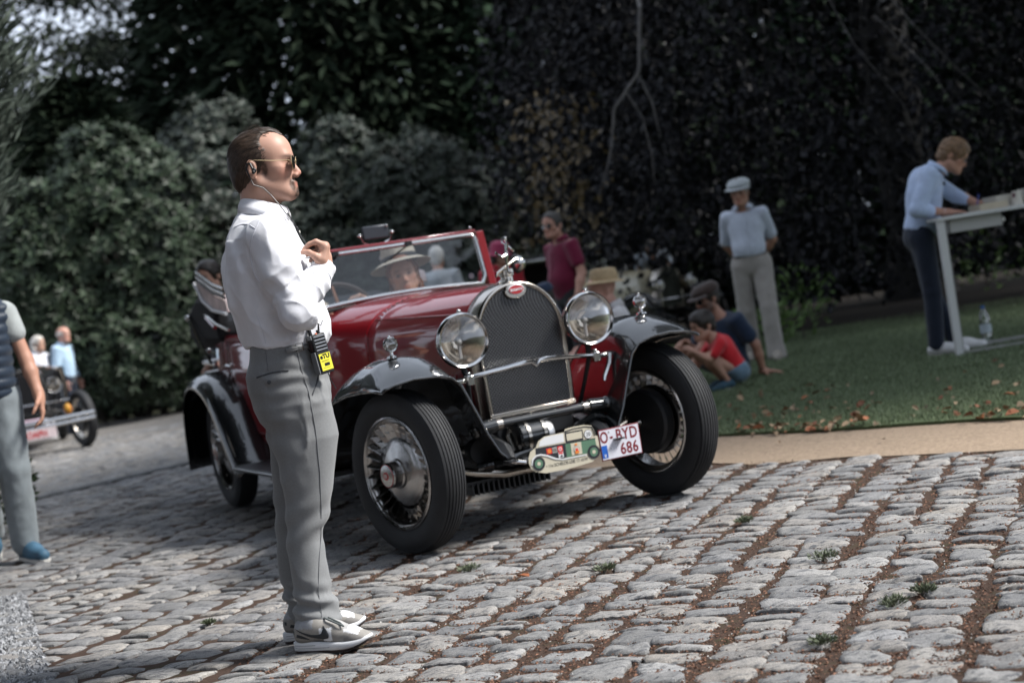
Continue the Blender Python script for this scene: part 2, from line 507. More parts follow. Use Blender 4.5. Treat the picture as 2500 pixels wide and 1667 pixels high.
for (vc, wdt) in rows:
    t = -6 + R_.uniform(0, .2)
    wob = R_.uniform(0, 6)
    while t < 24:
        ln = R_.choice((R_.uniform(0.072, 0.105), R_.uniform(0.09, 0.125), R_.uniform(.105, .155)))
        tc_ = t + ln / 2; t += ln
        off = -0.022 * (tc_ - 6) ** 2 * (vc < -2.2) * min(1, (-2.2 - vc) / 3) + 0.035 * math.sin(tc_ * 0.7 + vc * 0.5) + 0.016 * math.sin(tc_ * 2.7 + wob) + .008 * math.sin(tc_ * 6.1 + wob * 2)
        p = ur * tc_ + vr * (vc + off)
        if not (3.2 < p[1] < 20.5): continue
        if not side_of(EDGE, (p[0] + 0.05, p[1])): continue
        if left_of_drain(p) and (p[0] > float(np.interp(p[1], [q[1] for q in LEDGE], [q[0] for q in LEDGE])) or vnoise(np.array([[p[0] * 3, p[1] * 3, 9.]]))[0] < .22): continue
        if p[0] + p[1] * 0.36 < 0.02 and p[1] < 7.3 and vnoise(np.array([[p[0] * 1.7, p[1] * 1.7, 3.3]]))[0] > 0.42: continue   # broken gravelly verge at the left
        stones.append((p[0], p[1], ln, wdt))
SP = np.array([(a, b, 0) for a, b, _, _ in stones])
keep = in_view(SP, 0.10)
stones = [s for s, k_ in zip(stones, keep) if k_]; SP = SP[keep]
infr = in_view(SP, 0.0)
key = SP[:, 1] + np.where(infr, 0, 100)
order = np.argsort(key)
near_set = set(order[:300].tolist())
me_r = [np_mesh('cobblestone', v, f) for v, f in near_rough]
me_f = [np_mesh('cobblestone', v, f) for v, f in near_flat]
for me in me_r + me_f:
    me.materials.append(STONE); me.set_sharp_from_angle(angle=rad(42))
SV = []; SF = []; nb = 0
for i, (x, y, ln, wdt) in enumerate(stones):
    rough_side = (x > -0.55 + 0.0 * y) if y < 9 else x > -0.2; rough_side = rough_side and R_.random() > .06
    jw = R_.uniform(0.014, 0.036) if rough_side else R_.uniform(0.012, 0.022)
    jl = R_.uniform(0.011, 0.024) if rough_side else R_.uniform(0.009, 0.017)
    sx, sy = wdt - jw + R_.uniform(-.012, .014), ln - jl
    jx_ = R_.gauss(0, .007); x, y = x + vr[0] * jx_, y + vr[1] * jx_
    rot = ang - math.pi / 2 + R_.gauss(0, 0.075) + (0 if rough_side else R_.choice((-1, 1)) * 0.02)
    if R_.random() < 0.5: rot += math.pi
    zz = R_.gauss(0, 0.0018); sz = R_.uniform(0.8, 1.3)
    k = R_.randrange(NV)
    if i in near_set:
        o = bpy.data.objects.new('cobblestone', (me_r if rough_side else me_f)[k])
        COL.objects.link(o); o.parent = road
        o.location = (x, y, zz); o.rotation_euler = (R_.gauss(0, 0.018), R_.gauss(0, 0.018), rot); o.scale = (sx, sy, sz)
    else:
        v, f = (near_flat if y < 8.5 else far_v)[k]
        c, s_ = math.cos(rot), math.sin(rot)
        px, py = v[:, 0] * sx, v[:, 1] * sy
        SV.append(np.stack([x + px * c - py * s_, y + px * s_ + py * c, zz + v[:, 2] * sz], 1)); SF.append(f + nb); nb += len(v)
if SV:
    o = link('cobblestones', np_mesh('cobblestones', np.concatenate(SV), np.concatenate(SF)), road, None, STONE); tag(o, kind='stuff')

# gutter line of darker setts between cobbles and the drive
g_ = MB(); P0 = np.array([-4.9, 11.76]); P1 = np.array([-2.75, 14.05]); dv = (P1 - P0); LN = np.linalg.norm(dv); dv /= LN; t = 0
gutter_m = pm('gutter_stone', (0.10, 0.10, 0.10), 0.85, var=0.3, vscale=9, bump=0.4)
mbg = MB()
while t < LN:
    l_ = R_.uniform(.18, .3); c_ = P0 + dv * (t + l_ / 2); a_ = math.atan2(dv[1], dv[0])
    mbg.box((c_[0], c_[1], -0.012), (l_ - .012, .16, .05), Matrix.Rotation(a_, 3, 'Z')); t += l_
tag(mbg.build('gutter_stones', gutter_m, road, smooth=False), kind='stuff')

# bits of bark, needles and grit in the joints near the camera
def bits(name, n, region, size, mat, zr, flat=0.5, thin=1.0, parent=None, label=None):
    P = []
    while len(P) < n:
        x, y = region()
        P.append((x, y, R_.uniform(*zr)))
    P = np.array(P); N = len(P)
    s = rng.uniform(size[0], size[1], N)
    a = rng.uniform(0, 2 * np.pi, N)
    tmpl = np.array([(1, 0, 0), (-0.5, 0.7, 0), (-0.6, -0.7, 0), (0.1, 0, 1)], float)
    V = np.repeat(tmpl[None], N, 0) * s[:, None, None]
    V[:, :, 1] *= thin; V[:, :, 2] *= flat
    V += rng.normal(0, 0.15, V.shape) * s[:, None, None] * thin
    c, sn = np.cos(a)[:, None], np.sin(a)[:, None]
    X = V[:, :, 0] * c - V[:, :, 1] * sn; Y = V[:, :, 0] * sn + V[:, :, 1] * c
    V = np.stack([X, Y, V[:, :, 2]], 2) + P[:, None, :]
    b = np.arange(N)[:, None] * 4
    T = np.concatenate([b + np.array([0, 1, 3]), b + np.array([1, 2, 3]), b + np.array([2, 0, 3])])
    o = link(name, np_mesh(name, V.reshape(-1, 3), T=T, smooth=False), parent, None, mat)
    return tag(o, kind='stuff', label=label)
LITTER = pm('litter_bark', (0.135, 0.070, 0.045), 0.9, island=0.75)
GRIT = pm('grit_stone', (0.21, 0.215, 0.225), 0.85, island=0.6)
def near_reg():
    while True:
        y = 3.8 + 4.6 * R_.random() ** 1.3; x = R_.uniform(-1.1, 0.4 * y)
        if side_of(EDGE, (x, y)): return x, y
bits('bark_litter', 42000, near_reg, (0.0035, 0.010), LITTER, (-0.0105, -0.005), 0.5, 0.5)
bits('bright_grit', 2600, near_reg, (0.002, 0.006), pm('pale_grit', (0.36, 0.35, 0.33), 0.8, island=0.5), (-0.0105, -0.003), 0.7, 0.8)
def verge():
    while True:
        y = R_.uniform(4.9, 7.6); x = R_.uniform(-3.4, 0.03 - 0.36 * y + 0.12)
        if in_view([(x, y, 0)], .05)[0]: return x, y
bits('verge_gravel', 9000, verge, (0.006, 0.017), GRIT, (-0.0115, -0.003), 0.8, 0.9)

# ---------------------------------------------------------------- leaves helper
def unit(v): return v / np.maximum(np.linalg.norm(v, axis=-1, keepdims=True), 1e-9)
def leaf_arrays(P, D, N, L, W, fold=0.15, hexa=False):
    """leaf faces at P, pointing along D, facing N"""
    S = unit(np.cross(D, N)); L = L[:, None]; W = W[:, None]
    if not hexa:
        V = np.stack([P, P + D * L * .45 + S * W / 2 + N * W * fold, P + D * L, P + D * L * .45 - S * W / 2 + N * W * fold], 1)
        b = np.arange(len(P))[:, None] * 4
        T = np.concatenate([b + np.array([0, 1, 2]), b + np.array([0, 2, 3])])
        return V.reshape(-1, 3), None, T
    V = np.stack([P, P + D * L * .28 + S * W * .45 + N * W * fold, P + D * L * .68 + S * W * .4 + N * W * fold, P + D * L,
                  P + D * L * .68 - S * W * .4 + N * W * fold, P + D * L * .28 - S * W * .45 + N * W * fold], 1)
    b = np.arange(len(P))[:, None] * 6
    F = np.concatenate([b + np.array([0, 1, 2, 3]), b + np.array([0, 3, 4, 5])])
    return V.reshape(-1, 3), F, None
def leaf_obj(name, arrs, mat, parent):
    V = []; F = []; T = []; n = 0
    for v, f, t in arrs:
        V.append(v)
        if f is not None: F.append(f + n)
        if t is not None: T.append(t + n)
        n += len(v)
    me = np_mesh(name, np.concatenate(V), np.concatenate(F) if F else None, np.concatenate(T) if T else None, smooth=False)
    return link(name, me, parent, None, mat)

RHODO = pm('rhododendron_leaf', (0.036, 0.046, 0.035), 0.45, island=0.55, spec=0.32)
RHODO2 = pm('rhododendron_leaf_green', (0.030, 0.046, 0.026), 0.48, island=0.55, spec=0.32)
WOOD = pm('twig_wood', (0.05, 0.042, 0.034), 0.9, var=0.3)
def rhodo(lobes, label, dens=62, mat=RHODO, base=(0, 0)):
    cx, cy = base
    root = thing('rhododendron_bush', label, 'bush', (cx, cy, 0), 0, 'rhododendron bushes along the drive')
    Ps = []; Ns = []
    for (x, y, z, rx, ry, rz) in lobes:
        area = 4 * math.pi * ((rx * ry) ** 1.6 / 3 + (rx * rz) ** 1.6 / 3 + (ry * rz) ** 1.6 / 3) ** (1 / 1.6)
        for shell, dd in ((1.0, dens), (0.86, dens * 0.5)):
            n = int(area * dd)
            d = unit(rng.normal(size=(n, 3)))
            d = d[(d[:, 1] < 0.35) & (d[:, 2] > -0.75)]
            k = shell * (1 + (fbm(d * 3.1 + x, 3) - 0.5) * 0.42 + (vnoise(d * 7.5 + x) - .5) * .12)
            p = np.array([x, y, z]) + d * k[:, None] * np.array([rx, ry, rz])
            nn = unit(d / np.array([rx, ry, rz]))
            ok = p[:, 2] > 0.05
            for (x2, y2, z2, a2, b2, c2) in lobes:
                if (x2, y2, z2) == (x, y, z): continue
                q = (p - np.array([x2, y2, z2])) / np.array([a2, b2, c2]); ok &= (q ** 2).sum(1) > 0.8
            Ps.append(p[ok]); Ns.append(nn[ok])
    P = np.concatenate(Ps); N = np.concatenate(Ns)
    N = unit(N + rng.normal(0, .3, N.shape) + np.array([0, 0, .45]))
    t1 = unit(np.cross(N, rng.normal(size=N.shape))); t2 = np.cross(N, t1)
    arrs = []
    k = 7
    for j in range(k):
        a = 2 * np.pi * j / k + rng.uniform(-.3, .3, len(P))
        r = t1 * np.cos(a)[:, None] + t2 * np.sin(a)[:, None]
        D = unit(r + N * rng.uniform(-0.25, .7, len(P))[:, None])
        NN = unit(N - D * (N * D).sum(1)[:, None])
        arrs.append(leaf_arrays(P - np.array([cx, cy, 0]), D, NN, rng.uniform(.11, .17, len(P)), rng.uniform(.04, .055, len(P))))
    leaf_obj('crown', arrs, mat, root)
    st = MB()
    for (x, y, z, rx, ry, rz) in lobes:
        for q in range(5):
            e = Vector((x + R_.uniform(-.6, .6) * rx, y + R_.uniform(-.3, .6) * ry, z + R_.uniform(0, .5) * rz))
            b_ = Vector((cx + R_.uniform(-.5, .5) + (x - cx) * .4, cy + R_.uniform(0, .8), -0.05))
            md = b_.lerp(e, .5) + Vector((R_.uniform(-.3, .3), R_.uniform(-.3, .3), .2))
            st.tube([tuple(p - Vector((cx, cy, 0))) for p in (b_, md, e)], [.05, .035, .015], 5)
    st.build('stem', WOOD, root)
    return root
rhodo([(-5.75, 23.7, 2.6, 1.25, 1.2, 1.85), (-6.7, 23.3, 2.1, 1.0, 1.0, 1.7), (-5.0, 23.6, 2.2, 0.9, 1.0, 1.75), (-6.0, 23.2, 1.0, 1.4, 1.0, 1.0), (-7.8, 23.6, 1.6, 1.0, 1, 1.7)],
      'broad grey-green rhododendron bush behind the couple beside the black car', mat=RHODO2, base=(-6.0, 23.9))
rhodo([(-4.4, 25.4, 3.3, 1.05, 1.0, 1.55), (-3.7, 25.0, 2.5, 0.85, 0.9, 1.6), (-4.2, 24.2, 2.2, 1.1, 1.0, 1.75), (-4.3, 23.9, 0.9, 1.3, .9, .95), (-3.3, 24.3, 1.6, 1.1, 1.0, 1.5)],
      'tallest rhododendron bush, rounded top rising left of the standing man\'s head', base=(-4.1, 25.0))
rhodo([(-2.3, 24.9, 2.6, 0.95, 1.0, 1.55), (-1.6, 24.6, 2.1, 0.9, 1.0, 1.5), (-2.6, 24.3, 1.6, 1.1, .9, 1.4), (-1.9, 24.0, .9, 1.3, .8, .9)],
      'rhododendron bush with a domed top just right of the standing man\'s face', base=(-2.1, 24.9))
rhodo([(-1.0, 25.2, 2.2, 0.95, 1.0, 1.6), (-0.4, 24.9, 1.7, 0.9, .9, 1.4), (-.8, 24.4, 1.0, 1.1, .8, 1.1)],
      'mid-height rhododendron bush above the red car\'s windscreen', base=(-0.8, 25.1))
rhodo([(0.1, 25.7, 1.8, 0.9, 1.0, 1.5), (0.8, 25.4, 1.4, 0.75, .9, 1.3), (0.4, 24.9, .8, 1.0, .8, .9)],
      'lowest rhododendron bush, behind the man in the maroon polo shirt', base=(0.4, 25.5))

# ---------------------------------------------------------------- trees
BARK = pm('bark', (0.045, 0.045, 0.036), 0.95, var=0.35, vscale=5, bump=0.6, bscale=25, bdist=0.02)
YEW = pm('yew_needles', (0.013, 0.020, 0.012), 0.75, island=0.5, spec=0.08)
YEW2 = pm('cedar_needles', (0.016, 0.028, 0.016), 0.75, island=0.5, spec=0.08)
def trunk(root, h, r0, lean=(0, 0), mat=BARK, limbs=10, spread=2.5, start=0.25):
    P = [(lean[0] * t * t, lean[1] * t * t, -0.1 + h * t) for t in (0, .1, .3, .6, .85, 1)]
    MB().tube(P, [r0 * 1.35, r0, r0 * .85, r0 * .55, r0 * .3, .03], 10).build('trunk', mat, root)
    lb = MB()
    for i in range(limbs):
        t = start + (0.95 - start) * i / limbs; a = R_.uniform(0, 6.283); ln = spread * R_.uniform(.6, 1.0) * (1.1 - .6 * t); lb = MB()
        b_ = Vector((lean[0] * t * t, lean[1] * t * t, h * t)); d = Vector((math.cos(a), math.sin(a), R_.uniform(.1, .6)))
        lb.tube([b_, b_ + d * ln * .5, b_ + d * ln + Vector((0, 0, -.15 * ln))], [r0 * .35 * (1.1 - t), r0 * .2 * (1.1 - t), .015], 5)
        lb.build('limb', mat, root)
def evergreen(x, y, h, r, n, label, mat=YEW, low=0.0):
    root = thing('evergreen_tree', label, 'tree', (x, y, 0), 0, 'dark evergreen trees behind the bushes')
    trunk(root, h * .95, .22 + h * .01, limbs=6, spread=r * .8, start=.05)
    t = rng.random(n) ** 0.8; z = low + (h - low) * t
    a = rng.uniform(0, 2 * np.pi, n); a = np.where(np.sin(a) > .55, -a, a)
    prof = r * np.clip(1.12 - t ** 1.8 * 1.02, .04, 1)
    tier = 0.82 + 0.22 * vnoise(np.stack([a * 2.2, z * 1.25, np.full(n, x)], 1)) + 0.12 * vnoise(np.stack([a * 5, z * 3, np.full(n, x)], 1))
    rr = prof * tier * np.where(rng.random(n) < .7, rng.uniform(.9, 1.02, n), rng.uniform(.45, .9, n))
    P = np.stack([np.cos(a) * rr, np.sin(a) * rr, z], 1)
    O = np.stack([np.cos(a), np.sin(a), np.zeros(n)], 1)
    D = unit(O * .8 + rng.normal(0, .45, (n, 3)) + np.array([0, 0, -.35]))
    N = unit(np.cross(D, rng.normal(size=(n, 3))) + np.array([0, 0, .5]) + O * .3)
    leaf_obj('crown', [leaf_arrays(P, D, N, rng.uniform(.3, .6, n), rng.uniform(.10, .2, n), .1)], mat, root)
    return root
k = 0
evs = [(-4.3, 31, 12.5, 2.7), (-2.4, 30, 12.0, 3.2), (0.7, 31, 12.5, 3.2), (3.4, 31.5, 12, 3.0), (6.6, 32, 12, 3.2), (10, 31, 12, 3.2),
       (-3.6, 36, 14, 3.4), (-0.8, 36.5, 14, 3.4), (2.6, 37, 14, 3.6), (6.4, 38, 14, 3.8), (10.5, 37, 14, 3.6), (13.5, 33, 12, 3.2), (-7.2, 28.5, 6.0, 2.2), (-10.2, 29, 6.3, 2.6), (-13.6, 29, 6.5, 2.8), (-8.6, 33, 6.6, 2.6), (3.2, 28.6, 6.5, 2.8), (7.4, 28.8, 6.5, 2.9), (11.2, 28.5, 6.5, 2.8)]
evl = ['dark evergreen tree rising above the tallest rhododendron', 'dark evergreen tree directly above the standing man\'s head', 'dark evergreen tree above the red car\'s windscreen',
       'dark evergreen tree just left of the weeping beech', 'dark evergreen tree behind the left half of the weeping beech', 'dark evergreen tree behind the right half of the weeping beech',
       'tall evergreen tree in the second row above the tallest rhododendron', 'tall evergreen tree in the second row left of the windscreen', 'tall evergreen tree in the second row right of the windscreen',
       'tall evergreen tree in the second row behind the beech', 'tall evergreen tree in the second row at the right edge', 'dark evergreen tree beyond the right edge of the beech', 'low dark evergreen behind the left rhododendron bush', 'low dark evergreen left of the left rhododendron bush', 'low dark evergreen at the far left edge', 'low dark evergreen under the gaps of sky', 'low dark evergreen behind the beech on the left', 'low dark evergreen behind the beech trunk', 'low dark evergreen behind the beech on the right']
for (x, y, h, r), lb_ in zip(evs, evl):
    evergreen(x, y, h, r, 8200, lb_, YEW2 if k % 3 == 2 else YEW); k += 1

LOOSE = pm('loose_tree_leaf', (0.018, 0.024, 0.015), 0.6, island=0.5, spec=0.12)
def broadleaf(x, y, h, r, clumps, per, label, leaf=(.14, .24), mat=LOOSE, group='loose trees against the sky', low=.3, cs=(.5, 1.0), ztop=1.0):
    root = thing('broadleaf_tree', label, 'tree', (x, y, 0), 0, group)
    trunk(root, h * .85, .2 + h * .012, limbs=7, spread=r * .9, start=.25)
    arrs = []
    for c in range(clumps):
        while True:
            q = np.array([R_.uniform(-1, 1), R_.uniform(-1, 1), R_.uniform(-1, 1)])
            if 0.15 < (q ** 2).sum() < 1: break
        c0 = np.array([q[0] * r, q[1] * r, h * (low + (ztop - low) * (q[2] + 1) / 2)])
        s = R_.uniform(*cs)
        d = unit(rng.normal(size=(per, 3))); P = c0 + d * s * (rng.random(per) ** .45)[:, None] * np.array([1, 1, .75])
        D = unit(rng.normal(size=(per, 3)) + np.array([0, 0, -.5])); N = unit(np.cross(D, rng.normal(size=(per, 3))) + np.array([0, 0, .4]))
        arrs.append(leaf_arrays(P, D, N, rng.uniform(*leaf, per), rng.uniform(leaf[0] * .5, leaf[1] * .55, per), .1))
    leaf_obj('crown', arrs, mat, root)
    return root
broadleaf(-10.2, 37, 10.3, 3.0, 90, 150, 'loose-leaved tree with bright sky showing through at the top left corner')
broadleaf(-13.6, 40, 9.0, 3.0, 90, 150, 'loose-leaved tree at the left edge behind the feathery cypress')
broadleaf(-7.6, 42, 15, 2.6, 100, 150, 'tall loose-leaved tree right of the gaps of sky')
# the avenue that stands beside and behind the photographer (seen in the paint of the car; it shades the left of the road), plus two trees added at the right to block sun and sky
for (x, y, h, r, lb_) in [(-6.2, 6.0, 12, 4.6, 'big shade tree beside the road left of the walking man'), (-5.5, -1.5, 13, 4.6, 'big shade tree at the roadside behind the photographer, left'),
                          (-2.5, -9.0, 12, 4.2, 'big shade tree behind the photographer on the road axis'), (-10, 11, 12, 3.6, 'big shade tree beside the black car'), (4.5, -12.0, 11, 3.8, 'big shade tree behind the photographer, right'), (12.5, 1.0, 9, 3.6, 'unseen tree added at the far right to cut the sky light'), (8.2, 12.2, 12, 4.5, 'unseen wide tree added outside the right edge to block the sun')]:
    broadleaf(x, y, h, r, 190 if abs(x + 6) < .6 or x == 8.2 else 100, 120, lb_, leaf=(.3, .5), group='shade trees along the road', low=.40, cs=(.8, 1.4))

for (x, y, h, r, lb_) in [(-11.5, -4, 7.5, 3.2, 'added unseen dark hedge tree left of the photographer'), (-12, 2.5, 7.5, 3.2, 'added unseen dark hedge tree far left of the walking man'), (-12.5, 8.5, 7, 3.0, 'added unseen dark hedge tree left of the feathery cypress'),
                          (-8, -12, 8, 3.4, 'added unseen dark hedge tree behind the photographer on the left'), (-1, -15, 8, 3.6, 'added unseen dark hedge tree straight behind the photographer'), (7, -15, 8, 3.4, 'added unseen dark hedge tree behind the photographer on the right')]:
    evergreen(x, y, h, r, 3600, lb_)  # unseen hedge, added to block the bright low sky mirrored in the car
# weeping copper beech
def hang_leaf(P, lean, L=(.07, .115)):
    n = len(P)
    D = unit(np.stack([rng.normal(0, .55, n), rng.normal(-.1, .55, n), rng.uniform(-1.1, -.1, n)], 1))
    N = unit(np.cross(D, rng.normal(size=(n, 3))) + np.array([0, -.35, .55]))
    l = rng.uniform(*L, n)
    return leaf_arrays(P, D, N, l, l * rng.uniform(.55, .75, n), .12, True)
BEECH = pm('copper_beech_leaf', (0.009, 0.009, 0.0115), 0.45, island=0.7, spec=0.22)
BEECHY = pm('turning_beech_leaf', (0.06, 0.04, 0.012), 0.5, island=0.6)
BEECHBR = pm('beech_branch', (0.10, 0.095, 0.092), 0.85, var=0.3, vscale=6)
bx, by, bR = 5.85, 21.9, 5.35
sheet('beech_shade_soil', [(bx + 1.5 + 7.2 * math.cos(a) * (1 + .04 * math.sin(5 * a)), by + 5.0 + 10.2 * math.sin(a) * (1 + .03 * math.sin(4 * a + 1))) for a in np.linspace(0, 2 * math.pi, 60)[:-1]], .018, soil_mat('beech_shade_soil', (.008, .007, .006), (.017, .013, .010), (.012, .014, .008), 1.2, 60))  # bare ground under the beech, near-black to put its shade into the colour
beech = thing('weeping_beech', 'weeping copper beech with dark hanging leaves behind the high table', 'tree', (bx, by, 0))
MB().tube([(0, 0, -.1), (.1, 0, 1), (0, .1, 4), (-.3, .1, 8)], [.55, .42, .38, .2], 14).build('trunk', pm('beech_bark', (0.03, 0.029, 0.028), 0.9, var=.3, vscale=4), beech)
def zbot(x):
    return np.interp(x, [0.3, 0.6, 1.7, 2.1, 2.7, 3.4, 5.0, 6.5, 9], [2.1, 1.6, .92, .74, .62, .16, .12, .15, .3])
arrs = []; twigs = MB(); nst = 0
for layer, (rf, cnt, step) in enumerate([(1.0, 330, .042), (.86, 240, .055), (.66, 150, .08), (.42, 80, .11)]):
    for s in range(cnt):
        a = R_.uniform(math.pi * .78, math.pi * 2.12)
        rr = bR * rf * R_.uniform(.93, 1.06)
        x, y = bx + rr * math.cos(a), by + rr * math.sin(a)
        if layer == 0 and vnoise(np.array([[a * 5.0, .5, .5]]))[0] < .28: continue
        zt = R_.uniform(3.6, 8.0) if layer == 0 else R_.uniform(5, 8.5)
        zb = float(zbot(x)) + abs(R_.gauss(0, .35)) + (0 if layer == 0 else .1)
        if layer == 0 and R_.random() < .3: zb += R_.uniform(.5, 2.0)
        n = max(6, int((zt - zb) / step))
        t = np.sort(rng.random(n)); z = zt + (zb - zt) * t
        dx, dy = R_.uniform(-.5, .5), R_.uniform(-.7, .1)
        px = x + dx * t + .12 * np.sin(t * 7 + s); py = y + dy * t + .12 * np.cos(t * 6 + s)
        w_ = .05 + .07 * vnoise(np.stack([t * 9, np.full(n, s * 1.7), np.full(n, layer)], 1))
        P = np.stack([px + rng.normal(0, 1, n) * w_, py + rng.normal(0, 1, n) * w_, z], 1) - np.array([bx, by, 0])
        dens = vnoise(np.stack([px * 1.3, py, z * 1.1], 1)) > (.40 if layer == 0 else .22)
        arrs.append(hang_leaf(P[dens], 0, (.07, .125) if layer < 2 else (.09, .15)))
        if layer == 0 and s % 5 == 0:
            tt = np.linspace(0, .95, 7)
            twigs.tube([(x + dx * q + .12 * math.sin(q * 7 + s) - bx, y + dy * q + .12 * math.cos(q * 6 + s) - by, zt + (zb - zt) * q) for q in tt], list(np.linspace(.009, .003, 7)), 4, cap=False)
# upper dome of leaves
n = 16000
a = rng.uniform(math.pi * .7, math.pi * 2.2, n); q = rng.random(n) ** .5
P = np.stack([np.cos(a) * q * bR, np.sin(a) * q * bR, 8.6 - 3.2 * q ** 2 + rng.normal(0, .5, n)], 1)
arrs.append(hang_leaf(P, 0, (.12, .2)))
leaf_obj('crown', arrs, BEECH, beech)
twigs.build('twigs', pm('dark_twig', (.018, .016, .015), .9), beech)
# turning yellow-brown leaves at the left fringe
n = 480
P = np.stack([rng.normal(.80, .26, n), rng.normal(17.6, .5, n), rng.uniform(1.5, 3.2, n)], 1) - np.array([bx, by, 0])
leaf_obj('turning_leaves', [hang_leaf(P, 0)], BEECHY, beech)
def branch(pts, r):
    MB().tube([(x - bx, y - by, z) for x, y, z in pts], r, 7).build('branch', BEECHBR, beech)
branch([(2.0, 17.5, 4.6), (1.84, 15.9, 3.7), (1.72, 15.8, 3.05), (1.41, 15.8, 2.72), (1.33, 15.8, 2.37), (1.27, 15.8, 2.2), (1.17, 15.8, 1.97)], [.03, .021, .018, .015, .012, .008, .005])
branch([(1.70, 15.8, 3.03), (1.80, 15.78, 2.72), (1.83, 15.78, 2.35)], [.012, .009, .005])
branch([(1.55, 15.8, 2.87), (1.68, 15.8, 2.6), (1.72, 15.82, 2.2), (1.70, 15.82, 1.9)], [.010, .008, .006, .003])
branch([(4.3, 17, 4.2), (4.48, 15.5, 3.03), (4.81, 15.5, 2.58), (5.18, 15.5, 2.12)], [.006, .005, .004, .002])
branch([(4.5, 17, 3.4), (4.62, 15.6, 2.55), (4.78, 15.5, 2.1), (5.15, 15.5, 1.87)], [.005, .004, .003, .002])
branch([(3.9, 17, 4.0), (3.95, 15.9, 3.0), (4.3, 15.7, 2.3), (4.45, 15.7, 1.7)], [.005, .004, .003, .002])

# feathery cypress at the left edge
cyp = thing('cypress_tree', 'feathery grey-green cypress at the left edge of the drive', 'tree', (-4.32, 11.3, 0))
MB().tube([(0, 0, -.1), (0, 0, 2.5), (.05, 0, 5)], [.14, .1, .03], 8).build('trunk', BARK, cyp)
n = 9000; t = rng.random(n); z = .35 + 4.6 * t
a = rng.uniform(0, 2 * np.pi, n)
rr = np.interp(z, [.3, 1.0, 1.9, 2.6, 3.2, 3.6, 5], [.2, .3, .48, .8, 1.05, 1.0, .3]) * rng.uniform(.55, 1.0, n) * (.8 + .4 * vnoise(np.stack([a * 2, z * 2.2, z * 0], 1)))
P = np.stack([np.cos(a) * rr, np.sin(a) * rr, z], 1); O = np.stack([np.cos(a), np.sin(a), np.zeros(n)], 1)
arrs = []
for j in range(3):
    D = unit(O * .7 + np.array([0, 0, .75]) + rng.normal(0, .3, (n, 3))); N = unit(np.cross(D, rng.normal(size=(n, 3))))
    arrs.append(leaf_arrays(P + O * .05 * j, D, N, rng.uniform(.12, .24, n), rng.uniform(.015, .03, n), .05))
leaf_obj('crown', arrs, pm('cypress_leaf', (0.085, 0.105, 0.085), 0.6, island=.5, spec=.25), cyp)
n = 500; P = np.stack([rng.normal(.35, .15, n), rng.normal(-.5, .15, n), rng.uniform(1.9, 2.6, n)], 1)
leaf_obj('withered_sprays', [leaf_arrays(P, unit(rng.normal(size=(n, 3)) + np.array([0, -.3, .6])), unit(rng.normal(size=(n, 3))), rng.uniform(.08, .16, n), rng.uniform(.015, .03, n))], pm('withered', (0.10, 0.04, 0.02), .8, island=.5), cyp)

# small plants
def small_plant(name, label, x, y, n, h, r, mat, L=(.05, .1), cat='plant', wd=.4, up=.6, group=None):
    root = thing(name, label, cat, (x, y, 0), 0, group)
    d = unit(rng.normal(size=(n, 3))); P = d * np.array([r, r, h / 2]) * (rng.random(n) ** .4)[:, None] + np.array([0, 0, h / 2])
    D = unit(d * np.array([1, 1, .3]) + np.array([0, 0, up]) + rng.normal(0, .3, (n, 3))); N = unit(np.cross(D, rng.normal(size=(n, 3))) + np.array([0, 0, .6]))
    l = rng.uniform(*L, n)
    leaf_obj('foliage', [leaf_arrays(P, D, N, l, l * wd)], mat, root)
    MB().tube([(0, 0, -.02), (0, .01, h * .4), (.02, 0, h * .8)], [.012, .008, .003], 5).build('stem', WOOD, root)
GREEN = pm('bright_leaf', (0.10, 0.17, 0.045), 0.45, island=.4)
small_plant('low_shrub', 'low leafy evergreen plant at the left edge behind the walking man\'s leg', -3.62, 10.2, 700, .62, .32, pm('low_leaf', (0.05, 0.075, 0.035), .4, island=.5), (.06, .1))
small_plant('sapling', 'bright green sapling on the lawn right of the man in the flat cap', 3.2, 17.0, 260, .85, .42, GREEN, (.06, .12))
small_plant('sapling', 'bright green low weeds behind the flat-capped man\'s legs', 2.75, 16.6, 240, .5, .4, GREEN, (.06, .12))
small_plant('sapling', 'pale green undergrowth seen under the beech right of the white table leg', 6.4, 20.6, 200, .8, .6, GREEN, (.08, .14))
WEED = pm('weed_leaf', (0.105, 0.125, 0.075), 0.6, island=.4)
for (x, y, s, lb_) in [(0.96, 5.36, .085, 'largest green weed tuft in the cobble joints at the right'), (0.83, 6.33, .06, 'flat green weed between cobbles in front of the far front wheel'), (1.0, 4.56, .07, 'wispy weed tuft low down at the right between cobbles'),
                       (0.72, 4.25, .06, 'pale dry weed tuft nearest the bottom edge'), (0.21, 5.79, .07, 'green weed spread in a joint below the radiator'), (-0.32, 6.24, .07, 'green weed beside the near front wheel'), (1.12, 4.66, .06, 'small weed tuft right of the wispy one'), (-1.35, 6.0, .035, 'tiny weed in the cobbles left of the standing man\'s shoes')]:
    small_plant('weed_tuft', lb_, x, y, 330, s * .30, s * .62, WEED, (.007, .020), 'weed', .28, .8, 'weeds growing between the cobbles')

